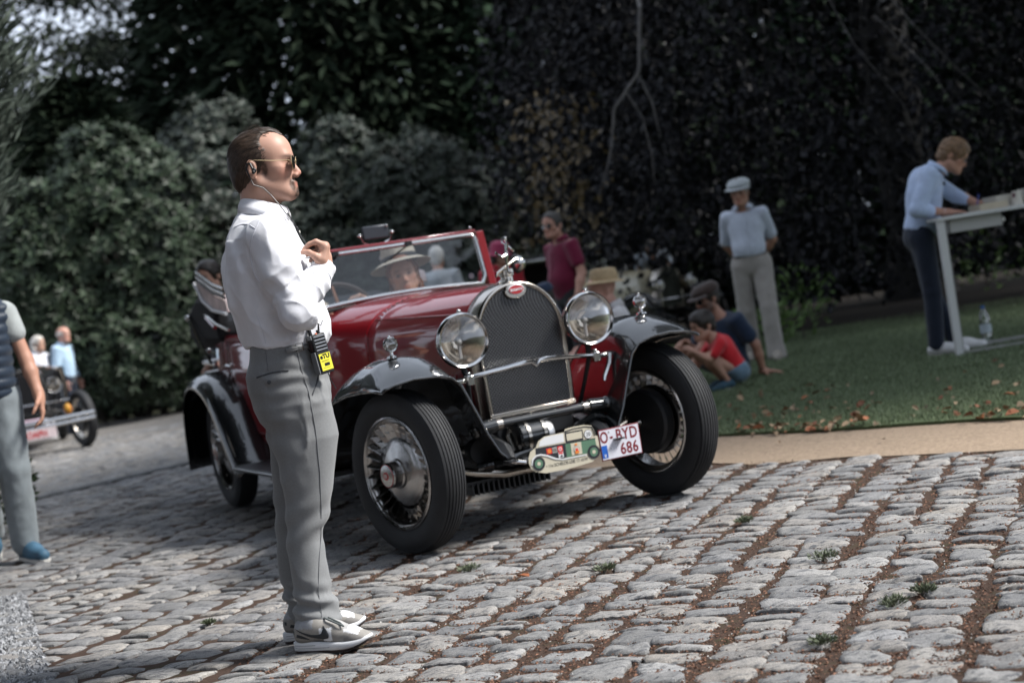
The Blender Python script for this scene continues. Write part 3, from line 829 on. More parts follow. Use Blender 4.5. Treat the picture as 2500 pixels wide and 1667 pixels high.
# grass blades on the lawn
def in_lawn(x, y):
    e = np.interp(y, [p[1] for p in LEDGE], [p[0] for p in LEDGE]); return x > e + .0
N_ = 260000
y = 6.2 + 12 * rng.random(N_) ** 1.5; x = rng.uniform(-1.5, 6.5, N_)
wv = .05 * np.sin(x * 9 + y * 7) + .03 * np.sin(x * 23)
ok = in_lawn(x + wv, y) & in_view(np.stack([x, y, np.zeros(N_)], 1), .03)
x, y = x[ok], y[ok]; n = len(x)
P = np.stack([x, y, np.full(n, .008)], 1)
h = rng.uniform(.015, .038, n) * (0.7 + .6 * vnoise(np.stack([x * 2, y * 2, x * 0], 1)))
D = unit(np.stack([rng.normal(0, .4, n), rng.normal(0, .4, n), np.ones(n)], 1)); N2 = unit(rng.normal(size=(n, 3)))
GRASS = pm('grass_blade', (0.145, 0.185, 0.105), 0.55, island=.45, spec=.3)
tag(leaf_obj('grass', [leaf_arrays(P, D, N2, h, np.where(y < 11, .0045, .008), 0)], GRASS, None), kind='stuff', label='short mown grass of the lawn')
# fallen beech leaves along the edge of the lawn
P = []
ex = [p[0] for p in LEDGE]; ey = [p[1] for p in LEDGE]
while len(P) < 330:
    yy = R_.uniform(6.6, 11.5); xe = float(np.interp(yy, ey, ex))
    off = R_.gauss(.01, .05) if R_.random() < .5 else R_.expovariate(.9)
    if off < .2 and vnoise(np.array([[yy * 2.6, .3, .7]]))[0] < .42: continue
    xx = xe + off
    if off > -.3 and in_view([(xx, yy, 0)], .02)[0]: P.append((xx, yy, .012 + R_.random() * .035))
for q in range(7):
    yy = R_.uniform(4.5, 9); P.append((R_.uniform(-.5, .36 * yy), yy, .012))
P = np.array(P); n = len(P)
D = unit(np.stack([rng.normal(size=n), rng.normal(size=n), rng.normal(0, .25, n)], 1)); N2 = unit(np.stack([rng.normal(0, .5, n), rng.normal(0, .5, n), np.ones(n)], 1))
l = rng.uniform(.035, .085, n)
br_ = rng.random(n) < .55
tag(leaf_obj('dry_leaves', [leaf_arrays(P[br_], D[br_], N2[br_], l[br_], l[br_] * .6, .3, True)], pm('tan_leaf', (0.27, 0.19, 0.115), .75, island=.5), None), kind='stuff', label='pale tan fallen leaves scattered over the lawn')
P, D, N2, l = P[~br_], D[~br_], N2[~br_], l[~br_]
o = leaf_obj('fallen_leaves', [leaf_arrays(P, D, N2, l, l * .6, .25, True)], pm('dead_leaf', (0.24, 0.085, 0.035), .7, island=.55), None)
tag(o, kind='stuff', label='brown and orange fallen leaves along the lawn edge')
# ================================================================== THE RED VINTAGE CAR
RED = pm('red_paint', (0.25, 0.003, 0.009), 0.45, coat=1.0, spec=0.25)
BLACK = pm('black_paint', (0.005, 0.006, 0.007), 0.4, coat=1.0, spec=.2)
CHROME = pm('chrome', (0.55, 0.54, 0.53), 0.13, 1.0, bump=0.05, bscale=12, bdist=.01)
NICKEL = pm('nickel', (0.50, 0.46, 0.41), 0.2, 1.0)
ALU = pm('polished_aluminium', (0.42, 0.41, 0.40), 0.22, 1.0, bump=0.12, bscale=40)
IRON = pm('black_iron', (0.012, 0.013, 0.015), 0.42)
RUBBER = pm('tyre_rubber', (0.016, 0.017, 0.019), 0.72, var=.3, vscale=6, bump=.15, bscale=120)
CREAM = pm('cream_leather', (0.52, 0.45, 0.37), 0.55, var=.15, bump=.2, bscale=40)
FABRIC = pm('black_hood_fabric', (0.012, 0.012, 0.014), 0.85, bump=.4, bscale=60)
DARK = pm('dark_void', (0.006, 0.006, 0.007), 0.8)
WHITEP = pm('white_enamel', (0.75, 0.76, 0.78), 0.4)
def glass_mat(name, tint=(0.93, 0.96, 0.98), refl=(1, 1, 1), bump=0.0, ior=1.5, extra=0.0):
    M = bpy.data.materials.new(name); M.use_nodes = True
    n = M.node_tree.nodes; L = M.node_tree.links
    for q in list(n):
        if q.type != 'OUTPUT_MATERIAL': n.remove(q)
    out = [q for q in n if q.type == 'OUTPUT_MATERIAL'][0]
    tr = n.new('ShaderNodeBsdfTransparent'); tr.inputs['Color'].default_value = (*tint, 1)
    gl = n.new('ShaderNodeBsdfGlossy'); gl.inputs['Roughness'].default_value = 0.02; gl.inputs['Color'].default_value = (*refl, 1)
    fr = n.new('ShaderNodeFresnel'); fr.inputs['IOR'].default_value = ior
    mx_ = n.new('ShaderNodeMixShader')
    ad = n.new('ShaderNodeMath'); ad.operation = 'ADD'; ad.inputs[1].default_value = extra; ad.use_clamp = True
    L.new(fr.outputs[0], ad.inputs[0]); L.new(ad.outputs[0], mx_.inputs[0]); L.new(tr.outputs[0], mx_.inputs[1]); L.new(gl.outputs[0], mx_.inputs[2])
    L.new(mx_.outputs[0], out.inputs['Surface'])
    if bump:
        tcn = n.new('ShaderNodeTexCoord'); wv = n.new('ShaderNodeTexWave'); wv.inputs['Scale'].default_value = bump; wv.inputs['Distortion'].default_value = .4
        L.new(tcn.outputs['Object'], wv.inputs['Vector'])
        bp = n.new('ShaderNodeBump'); bp.inputs['Strength'].default_value = .25; bp.inputs['Distance'].default_value = .002
        L.new(wv.outputs['Fac'], bp.inputs['Height']); L.new(bp.outputs['Normal'], gl.inputs['Normal'])
    return M
GLASS = glass_mat('window_glass', (0.90, 0.94, 0.96), extra=0.015)
LENS = glass_mat('lamp_glass', (0.93, 0.91, 0.88), bump=60, extra=0.14)

CAR = (0.0349, 7.1564, 0.0); CYAW = rad(24.41)
car = thing('vintage_car', 'red and black open vintage tourer with horseshoe radiator, stopped on the cobbles', 'car', CAR, CYAW)
RAKE = [(1.42, 1.13), (1.50, 1.445)]

def outline(w_, zb, zs, zt, ex, wb=None, n=16):
    """half-round section: from bottom left over the top to bottom right -> (x, z) list"""
    wb = w_ if wb is None else wb
    L = [(-wb + (wb - w_) * t, zb + (zs - zb) * t) for t in (0, .33, .66)]
    for i in range(2 * n + 1):
        a = math.pi - math.pi * i / (2 * n)
        c, s = math.cos(a), math.sin(a)
        L.append((w_ * math.copysign(abs(c) ** (2 / ex), c), zs + (zt - zs) * abs(s) ** (2 / ex)))
    L += [(wb + (w_ - wb) * t, zb + (zs - zb) * t) for t in (.66, .33, 0)]
    return L
def ring3(L, y, tilt=0.0): return [(x, y + tilt * (z - .9), z) for x, z in L]

# bonnet, scuttle
def sec(t):
    """0 = radiator, 1 = bonnet end, 2 = windscreen"""
    T = [(0, .230, .53, .86, 1.132, 2.15, .222), (1, .40, .47, .90, 1.150, 2.35, .40), (1.55, .50, .44, .93, 1.160, 2.55, .50), (2, .575, .42, .95, 1.165, 2.8, .575)]
    v = [float(q) for q in lerp_tab(T, t)]
    return outline(v[0], v[1], v[2], v[3], v[4], v[5])
def sec_y(y): return sec(np.interp(y, [.10, .98, 1.42], [0, 1, 2]))
MB().loft([ring3(sec_y(y), y) for y in (.10, .13, .3, .5, .7, .9, .975)], closed=False).build('bonnet', RED, car, solid=.004, auto=0)
MB().loft([ring3(sec_y(y), y) for y in (.982, 1.0, 1.1, 1.2, 1.3, 1.42)], closed=False).build('scuttle', RED, car, solid=.004, auto=0)
MB().box((0, .54, 1.146), (.014, .86, .006), Matrix.Rotation(rad(1.1), 3, 'X')).build('bonnet_hinge', NICKEL, car, smooth=False)
for sgn in (-1, 1):
    mb = MB(); t0 = [ring3(sec_y(y), y) for y in (.13, .4, .7, .97)]
    k_ = 9 if sgn < 0 else -10
    mb.tube([(r[k_][0] * 1.006, r[k_][1], r[k_][2] + .003) for r in t0], .0035, 6).build('bonnet_seam', RED, car)
    for i in range(19):
        y = .22 + i * .034
        s_ = sec_y(y); xw = np.interp(.66, [s_[0][1], s_[3][1]], [abs(s_[0][0]), abs(s_[3][0])])
        MB().box((sgn * (xw + .002), y, .665), (.014, .014, .17), Matrix.Rotation(sgn * rad(28), 3, 'Z')).build('louvre', RED, car, bevel=.004)

# radiator
def rad_ring(off, y): return ring3(outline(.230 - off, .53 + off, .86, 1.136 - off, 2.15, .222 - off), y)
MB().loft([rad_ring(.024, -.022), rad_ring(.020, -.034), rad_ring(.010, -.040), rad_ring(.002, -.034), rad_ring(-.001, -.02), rad_ring(-.003, .05), rad_ring(-.003, .112), rad_ring(.006, .116)], closed=False).build('radiator_shell', NICKEL, car, auto=0)
mb = MB(); mb.box((0, -.03, .538), (.44, .03, .024)); mb.build('radiator_bottom_rail', NICKEL, car, bevel=.004)
bk = rad_ring(.02, .0)
MB().add([p for p in bk], [tuple(range(len(bk)))]).build('radiator_core', DARK, car, smooth=False)
GR = pm('radiator_mesh', (0.16, 0.16, 0.165), 0.42, 1.0)
mb = MB(); zz = .556; row = 0
L0 = outline(.230 - .022, .53 + .022, .86, 1.136 - .022, 2.15, .222 - .022)
def half_w(z):
    xs = [(abs(x), zz_) for x, zz_ in L0 if x <= 0]
    return float(np.interp(z, [q[1] for q in xs], [q[0] for q in xs]))
PZ, PX = .0088, .0165
def qbox(mb, x0, x1, z0, z1, y0=-.030, y1=-.022):
    mb.add([(x0, y0, z0), (x1, y0, z0), (x1, y0, z1), (x0, y0, z1), (x0, y1, z0), (x1, y1, z0), (x1, y1, z1), (x0, y1, z1)], [(0, 1, 2, 3), (3, 2, 6, 7), (1, 0, 4, 5), (0, 3, 7, 4), (2, 1, 5, 6)])
while zz < 1.11:
    hw = half_w(zz)
    qbox(mb, -hw, hw, zz - .0016, zz + .0016)
    x = -hw + (PX / 2 if row % 2 else 0)
    while x < hw:
        qbox(mb, x - .0014, x + .0014, zz, min(zz + PZ, 1.112), -.029)
        x += PX
    zz += PZ; row += 1
tag(mb.build('radiator_grille', GR, car, smooth=False), kind='stuff')
def ellip(a, b, n=36): return [(a * math.cos(2 * math.pi * i / n), b * math.sin(2 * math.pi * i / n)) for i in range(n)]
MX = Matrix(((1, 0, 0, 0), (0, 0, -1, 0), (0, 1, 0, 0), (0, 0, 0, 1)))       # local (x, y) -> car (x, z), z -> -y
def at(x, y, z): return Matrix.Translation((x, y, z)) @ MX
bdg = MB().prism(ellip(.055, .036), .016, at(0, -.032, 1.092)).build('badge', NICKEL, car, bevel=.004)
MB().prism(ellip(.040, .0235), .004, at(0, -.048, 1.098)).build('badge_rim', WHITEP, bdg, bevel=.001)
BRED = pm('badge_red', (0.36, 0.008, 0.012), .3, coat=.6)
MB().prism(ellip(.0365, .020), .003, at(0, -.0525, 1.098)).build('badge_field', BRED, bdg)
text_obj('badge_lettering', 'BUGATTI', .0165, WHITEP, bdg, at(0, -.0562, 1.0965), .0006, sx=.9, bold=.0004)
MB().lathe([(.0, 1.20), (.026, 1.20), (.036, 1.196), (.037, 1.19), (.037, 1.168), (.03, 1.164), (.03, 1.14), (.036, 1.128)], (0, .03, 0), 'z', 20).build('radiator_cap', NICKEL, car)
MB().tube([(-.066, .0, 1.168), (-.058, .0, 1.182), (.058, .03, 1.238), (.070, .03, 1.236)], [.006, .008, .007, .006], 8).build('cap_lever', NICKEL, car)
mb = MB(); FY = -.012
mb.tube([(-.004, FY, 1.178), (-.006, FY, 1.20), (-.008, FY, 1.235), (-.002, FY, 1.262)], [.005, .004, .006, .009], 8)
mb.tube([(-.004, FY, 1.182), (.012, FY - .012, 1.176)], [.006, .004], 6)
mb.tube([(-.002, FY, 1.258), (.0, FY, 1.285), (.006, FY, 1.312)], [.0095, .008, .011], 10)
mb.tube([(.006, FY, 1.312), (.006, FY, 1.326)], [.004, .004], 6)
mb.sphere((.004, FY, 1.338), (.0085, .009, .011), 12)
mb.tube([(-.004, FY, 1.262), (-.03, FY - .01, 1.256), (-.044, FY, 1.268), (-.053, FY, 1.28), (-.060, FY, 1.27)], [.008, .0065, .0055, .007, .003], 8)
mb.tube([(.006, FY, 1.308), (.026, FY, 1.288), (.04, FY + .01, 1.278), (.05, FY + .02, 1.28)], [.006, .005, .006, .004], 8)
mb.tube([(.004, FY, 1.308), (-.012, FY + .01, 1.32), (-.004, FY + .012, 1.345)], [.005, .004, .003], 8)
mb.build('mascot', CHROME, car)

# body tub
def tub_x(y): return float(np.interp(y, [1.42, 1.7, 2.3, 3.0, 3.4, 3.7, 3.9], [.578, .60, .625, .62, .585, .50, .36]))
def tub_zb(y): return float(np.interp(y, [1.42, 2.2, 2.7, 3.1, 3.5, 3.9], [.40, .38, .38, .42, .50, .62]))
def tub_zt(y): return float(np.interp(y, [1.42, 1.6, 2.0, 2.7, 3.2, 3.9], [1.13, 1.11, 1.085, 1.08, 1.09, 1.05]))
ys = [1.422, 1.6, 1.9, 2.2, 2.5, 2.8, 3.0, 3.2, 3.4, 3.6, 3.75, 3.9]
for sgn in (-1, 1):
    rings = []
    for y in ys:
        x, zb, zt = tub_x(y), tub_zb(y), tub_zt(y)
        rings.append([(sgn * (x - .07), y, zb), (sgn * (x - .02), y, zb + .01), (sgn * (x + .003), y, zb + .08), (sgn * (x + .012), y, zb + .35), (sgn * (x + .006), y, zt - .1), (sgn * x, y, zt - .02), (sgn * (x - .012), y, zt), (sgn * (x - .035), y, zt - .002), (sgn * (x - .04), y, zt - .06)])
    MB().loft(rings, closed=False).build('body_side', RED, car, solid=.004, auto=0)
    # door panel stands a little proud
    rr = []
    for y in (1.62, 1.635, 2.0, 2.4, 2.8, 2.985, 3.0):
        x, zb, zt = tub_x(y) + .012, tub_zb(y) + .02, tub_zt(y)
        e = .0 if y in (1.62, 3.0) else .006
        rr.append([(sgn * (x - .012 + e * .5), y, zb + .06), (sgn * (x - .005 + e), y, zb + .10), (sgn * (x + e), y, zb + .34), (sgn * (x - .005 + e), y, zt - .10), (sgn * (x - .012 + e * .5), y, zt - .035)])
    dr = MB().loft(rr, closed=False).build('door', RED, car, solid=.003, auto=0)
    hx = sgn * (tub_x(2.93) + .03)
    MB().tube([(hx - sgn * .03, 2.93, .905), (hx, 2.93, .905), (hx, 2.93, .905)], [.012, .012, .004], 8).tube([(hx, 2.99, .905), (hx, 2.93, .908), (hx, 2.85, .90)], [.007, .010, .006], 8).build('door_handle', CHROME, dr)
back = [[(x, 3.9 + .05 * math.cos(x * 4), z) for x in np.linspace(-.36, .36, 9)] for z in (.62, .8, 1.0, 1.05)]
MB().loft(back, closed=False).build('rear_panel', RED, car, solid=.004)
MB().box((0, 2.6, .44), (1.1, 2.3, .02)).build('floor_pan', DARK, car, smooth=False)
MB().box((0, 1.50, 1.06), (1.10, .03, .17), Matrix.Rotation(rad(-12), 3, 'X')).build('dashboard', pm('walnut', (.10, .04, .02), .35, coat=.5, var=.4, stretch=(2, 20, 20)), car, bevel=.01)
for y, w_, zt in ((2.38, 1.06, 1.06), (3.35, 1.0, 1.10)):
    s_ = MB(); s_.box((0, y, .88), (w_, .15, zt - .7), Matrix.Rotation(rad(-12), 3, 'X')); o = s_.build('seat_back', CREAM, car, bevel=.05)
    MB().box((0, y - .3, .66), (w_, .5, .16)).build('seat_cushion', CREAM, car, bevel=.04)

# windscreen
HW_ = .568
def wsy(z): return 1.42 + (z - 1.13) * .25
ws = MB().box((0, wsy(1.45) + .004, 1.4555), (2 * HW_ - .1, .04, .016)).build('windscreen_frame', RED, car, bevel=.004)
HW = .568
for sgn in (-1, 1):
    MB().add(*(lambda x0, x1: ([(x0, wsy(1.10) - .015, 1.10), (x1, wsy(1.10) - .015, 1.10), (x1, wsy(1.452) - .015, 1.452), (x0, wsy(1.452) - .015, 1.452), (x0, wsy(1.10) + .055, 1.10), (x1, wsy(1.10) + .055, 1.10), (x1, wsy(1.452) + .03, 1.452), (x0, wsy(1.452) + .03, 1.452)],
        [(0, 1, 2, 3), (7, 6, 5, 4), (1, 5, 6, 2), (4, 0, 3, 7), (3, 2, 6, 7), (4, 5, 1, 0)]))(min(sgn * HW, sgn * (HW - .048)), max(sgn * HW, sgn * (HW - .048)))).build('windscreen_post', RED, ws, bevel=.006)
def wpt(x, z): return (x, wsy(z) - .012, z)
lp = []
IW = HW - .062; zt_ = 1.435
for (cx_, cz_, a0) in ((IW - .03, zt_ - .03, 0), (-IW + .03, zt_ - .03, 90)):
    for q in range(5): a = rad(a0 + q * 22.5); lp.append(wpt(cx_ + .03 * math.cos(a), cz_ + .03 * math.sin(a)))
def zbt(x): return 1.152 + .022 * (1 - (x / IW) ** 2)
lp.append(wpt(-IW, zbt(IW) + .05))
for x in np.linspace(-IW + .02, IW - .02, 15): lp.append(wpt(x, zbt(x)))
lp.append(wpt(IW, zbt(IW) + .05))
MB().tube(lp, .013, 8, closed=True).build('chrome_surround', CHROME, ws, auto=0)
MB().tube([(x, wsy(zbt(x)) - .03, zbt(x) - .022) for x in np.linspace(-HW + .02, HW - .02, 15)], .010, 6).build('rubber_seal', RUBBER, ws)
MB().add(lp, [tuple(range(len(lp)))]).build('windscreen_glass', GLASS, ws, smooth=False)
for px, ex_, ez_ in ((-.33, -.48, 1.36), (.10, -.06, 1.35)):
    mb = MB(); mb.box((px, wsy(1.44) - .03, 1.437), (.035, .03, .022)); mb.tube([(px, wsy(1.44) - .045, 1.43), (px - .03, wsy(1.42) - .04, 1.418), (ex_, wsy(ez_) - .025, ez_)], [.008, .005, .0035], 6)
    mb.build('wiper', IRON, ws)
st = MB().prism(ellip(.022, .022, 20), .003, at(.43, wsy(1.205) + .0, 1.205)).build('round_sticker', pm('sticker_rim', (.03, .035, .06), .5), ws)
MB().prism(ellip(.016, .016, 20), .002, at(.43, wsy(1.205) - .0035, 1.205)).build('sticker_face', pm('sticker_face', (.72, .58, .58), .5), st)
MB().sphere((.36, wsy(1.24) - .002, 1.245), .009).build('sticker_knob', WHITEP, ws)
mr = MB().box((-.065, 1.51, 1.525), (.155, .018, .075)).build('driving_mirror', pm('mirror_back', (.05, .055, .065), .35, .3), car, bevel=.008)
for sx_ in (-.16, .03):
    mb = MB(); mb.sphere((sx_, 1.505, 1.515), (.016, .012, .010)); mb.tube([(sx_, 1.505, 1.515), (sx_ + .02 * (1 if sx_ < 0 else -1), 1.51, 1.475), (sx_ + .05 * (1 if sx_ < 0 else -1), 1.51, 1.462)], .005, 6)
    mb.build('mirror_bracket', CHROME, mr)
MB().sphere((.0, 1.498, 1.553), .009).build('mirror_knob', CHROME, mr)
MB().sphere((.50, 1.51, 1.474), (.008, .008, .01)).tube([(.50, 1.51, 1.455), (.50, 1.51, 1.474)], .004, 6).build('frame_stud', CHROME, ws)
# side lamp / mirror behind the far pillar
Mr = Matrix.Rotation(rad(35), 3, 'Z')
sm = MB().lathe([(.0, -.055), (.02, -.053), (.036, -.04), (.044, -.015), (.046, .0)], (.75, 1.5, 1.235), 'y', 20, Mr).build('side_spotlight', CHROME, car)
mb = MB(); mb.lathe([(.044, -.012), (.055, -.008), (.058, .004), (.052, .014), (.044, .012)], (.75, 1.5, 1.235), 'y', 24, Mr); mb.build('spotlight_rim', RUBBER, sm)
MB().tube([(.74, 1.51, 1.22), (.68, 1.52, 1.17), (.60, 1.5, 1.13)], .008, 6).build('spotlight_arm', CHROME, sm)
# steering wheel
Ms = Matrix.Rotation(rad(62), 3, 'X')
sw_c = Vector((-.27, 1.70, 1.10))
pts = [tuple(sw_c + Ms @ Vector((.205 * math.cos(a), .205 * math.sin(a), 0))) for a in np.linspace(0, 2 * math.pi, 40)[:-1]]
sw = MB().tube(pts, .0135, 8, closed=True).build('steering_wheel', pm('steering_rim', (.035, .022, .016), .4), car)
mb = MB()
for a in (90, 210, 330): mb.tube([tuple(sw_c), tuple(sw_c + Ms @ Vector((.2 * math.cos(rad(a)), .2 * math.sin(rad(a)), 0)))], [.014, .009], 6)
mb.tube([tuple(sw_c), tuple(sw_c + Ms @ Vector((0, 0, -.45)))], .02, 8)
mb.build('steering_spokes', pm('bronze_spoke', (.20, .10, .06), .4, .6), sw)
# folded hood
pb = [(2.68, 1.225), (3.0, 1.262), (3.22, 1.335), (3.36, 1.44), (3.32, 1.455), (3.15, 1.40), (2.95, 1.345), (2.70, 1.30)]
def yz_loft(poly, x0, x1): return MB().loft([[(x, y, z) for y, z in poly] for x in np.linspace(x0, x1, 3)], closed=True, cap=True)
yz_loft(pb, .60, .66).build('folded_hood', pm('hood_lining', (.62, .50, .48), .6, var=.25, vscale=6), car, bevel=.008)
fh = yz_loft(pb, -.66, -.58).build('folded_hood', pm('hood_lining', (.62, .50, .48), .6, var=.25, vscale=6), car, bevel=.008)
MB().tube([(-.668, y, z - .004) for y, z in pb[:4]] + [(-.668, 3.37, 1.455)], .011, 6).build('hood_piping', WHITEP, fh)
for dz, m_ in ((.0, IRON), (.022, ALU), (.040, IRON), (.055, ALU)):
    MB().tube([(-.655, y, z + .01 + dz) for y, z in ((3.33, 1.455), (3.15, 1.405), (2.95, 1.35), (2.70, 1.308))], .010, 6).build('hood_bow', m_, fh)
pk = [(2.95, 1.06), (2.98, 1.17), (3.2, 1.20), (3.45, 1.23), (3.75, 1.20), (3.88, 1.08), (3.8, 1.02)]
yz_loft([(3.02, 1.05), (3.05, 1.25), (3.3, 1.34), (3.5, 1.36), (3.75, 1.28), (3.85, 1.10)], -.65, -.56).build('hood_side', FABRIC, fh, bevel=.03)
yz_loft(pk, -.63, .63).build('hood_cover', FABRIC, fh, bevel=.05)
mb = MB()
mb.tube([(-.66, 3.72, 1.24), (-.67, 3.62, 1.20), (-.67, 3.42, 1.03), (-.66, 3.30, .93)], .011, 6); mb.sphere((-.67, 3.70, 1.24), .022)
mb.build('landau_iron', CHROME, fh)
MB().tube([(-.64, 3.35, 1.25), (-.66, 3.0, 1.17), (-.65, 2.75, 1.12)], .009, 6).build('landau_iron', ALU, fh)
MB().tube([(-.645, 3.3, 1.22), (-.66, 3.05, 1.15)], .012, 6).build('hood_strap', RED, fh)
rk = MB()
for z in (.98, .90): rk.tube([(-.45, 4.05, z - .08), (-.45, 4.42, z - .06), (.45, 4.42, z - .06), (.45, 4.05, z - .08)], .014, 6)
rk.build('luggage_rack', ALU, car)
MB().sphere((-.50, 4.0, 1.0), .028).tube([(-.5, 4.0, 1.0), (-.42, 3.9, .96)], .012, 6).build('tail_lamp', CHROME, car)

# front wings
def interp_sec(tab, y):
    ys_ = [t[0] for t in tab]; n = len(tab[0][1])
    return [(float(np.interp(y, ys_, [t[1][k][0] for t in tab])), float(np.interp(y, ys_, [t[1][k][1] for t in tab]))) for k in range(n)]
FW = [(-.26, [(.235, .335), (.30, .40), (.345, .49), (.385, .60), (.432, .72), (.475, .762), (.54, .780), (.65, .786), (.74, .775), (.79, .760), (.80, .752)]),
      (-.18, [(.245, .35), (.31, .42), (.355, .51), (.40, .65), (.440, .765), (.48, .805), (.55, .830), (.65, .838), (.74, .822), (.80, .785), (.812, .762)]),
      (-.05, [(.25, .36), (.32, .44), (.365, .55), (.41, .70), (.452, .82), (.49, .857), (.56, .880), (.65, .885), (.74, .862), (.81, .80), (.825, .757)]),
      (.12, [(.26, .37), (.33, .45), (.375, .56), (.42, .71), (.46, .83), (.50, .865), (.57, .886), (.65, .889), (.74, .864), (.815, .80), (.832, .745)]),
      (.30, [(.27, .37), (.34, .44), (.385, .54), (.43, .68), (.47, .79), (.51, .825), (.57, .846), (.65, .848), (.74, .826), (.82, .77), (.838, .715)]),
      (.48, [(.28, .36), (.35, .41), (.40, .49), (.44, .60), (.48, .70), (.52, .730), (.58, .748), (.65, .75), (.74, .732), (.825, .685), (.842, .63)]),
      (.66, [(.30, .34), (.37, .37), (.42, .42), (.46, .49), (.50, .56), (.54, .585), (.59, .597), (.65, .60), (.74, .588), (.83, .55), (.845, .50)]),
      (.82, [(.34, .325), (.40, .34), (.45, .36), (.49, .39), (.52, .42), (.55, .435), (.60, .443), (.66, .445), (.74, .437), (.83, .41), (.845, .375)]),
      (1.0, [(.40, .315), (.45, .318), (.50, .32), (.53, .325), (.56, .33), (.59, .332), (.63, .333), (.68, .333), (.75, .333), (.83, .33), (.845, .31)])]
for sgn in (-1, 1):
    yy = [-.26, -.235, -.2, -.15, -.1, -.05, .0, .06, .12, .2, .3, .4, .48, .56, .66, .74, .82, .9, 1.0]
    rings = [[(sgn * x, y, z) for x, z in interp_sec(FW, y)] for y in yy]
    wing = MB().loft(rings, closed=False).build('front_wing', BLACK, car, auto=0)
    md = wing.modifiers.new('sub', 'SUBSURF'); md.levels = md.render_levels = 2
    md = wing.modifiers.new('solid', 'SOLIDIFY'); md.thickness = .004; md.offset = 0
    e0 = [(sgn * x, -.262, z) for x, z in interp_sec(FW, -.26)]
    eo = [(sgn * interp_sec(FW, y)[-1][0], y, interp_sec(FW, y)[-1][1]) for y in yy]
    MB().tube(e0 + eo[1:], .0075, 8).build('wing_bead', BLACK, wing)
    # side lamp on the wing
    lx, ly, lz = sgn * .645, -.03, .945
    sl = MB().lathe([(.0, .05), (.012, .048), (.022, .035), (.029, .01), (.031, -.01)], (lx, ly, lz), 'y', 20).build('wing_lamp', CHROME, car)
    MB().lathe([(.026, -.010), (.031, -.018), (.035, -.012), (.034, .0), (.028, .002)], (lx, ly, lz), 'y', 24).build('lamp_rim', CHROME, sl)
    MB().lathe([(.0, -.016), (.015, -.015), (.027, -.011)], (lx, ly, lz), 'y', 20).build('lamp_glass', LENS, sl)
    MB().tube([(lx, ly, lz - .03), (lx, ly, lz - .055)], [.008, .010], 8).lathe([(.026, .884), (.024, .892), (.010, .897), (.0, .898)], (lx, ly, 0), 'z', 16).sphere((lx, ly, lz + .036), .006).build('lamp_foot', CHROME, sl)
    # running board
    rb = MB().box((sgn * .715, 1.68, .318), (.27, 1.42, .03)).build('running_board', IRON, car, bevel=.006)
    MB().tube([(sgn * .853, .98, .32), (sgn * .853, 2.40, .32)], .006, 6).build('running_board_trim', ALU, rb)
    MB().box((sgn * .585, 1.7, .36), (.02, 1.5, .10)).build('valance', IRON, car, smooth=False)
    # rear wing
    RW = [(2.30, .31), (2.42, .40), (2.55, .56), (2.68, .70), (2.82, .80), (2.98, .86), (3.15, .885), (3.32, .872), (3.46, .82), (3.57, .72), (3.64, .58), (3.67, .42), (3.68, .25)]
    rings = []
    for j, (y, z) in enumerate(RW):
        a = RW[max(0, j - 1)]; b_ = RW[min(len(RW) - 1, j + 1)]
        ty, tz = b_[0] - a[0], b_[1] - a[1]; l_ = math.hypot(ty, tz); ny, nz_ = -tz / l_, ty / l_
        r_ = []
        for xo, dn in ((.50, -.12), (.535, -.04), (.58, -.006), (.65, .0), (.74, -.004), (.80, -.02), (.835, -.055), (.845, -.09)):
            r_.append((sgn * xo, y + ny * dn, z + nz_ * dn))
        rings.append(r_)
    rw = MB().loft(rings, closed=False).build('rear_wing', BLACK, car, auto=0)
    md = rw.modifiers.new('sub', 'SUBSURF'); md.levels = md.render_levels = 1
    md = rw.modifiers.new('solid', 'SOLIDIFY'); md.thickness = .004; md.offset = 0

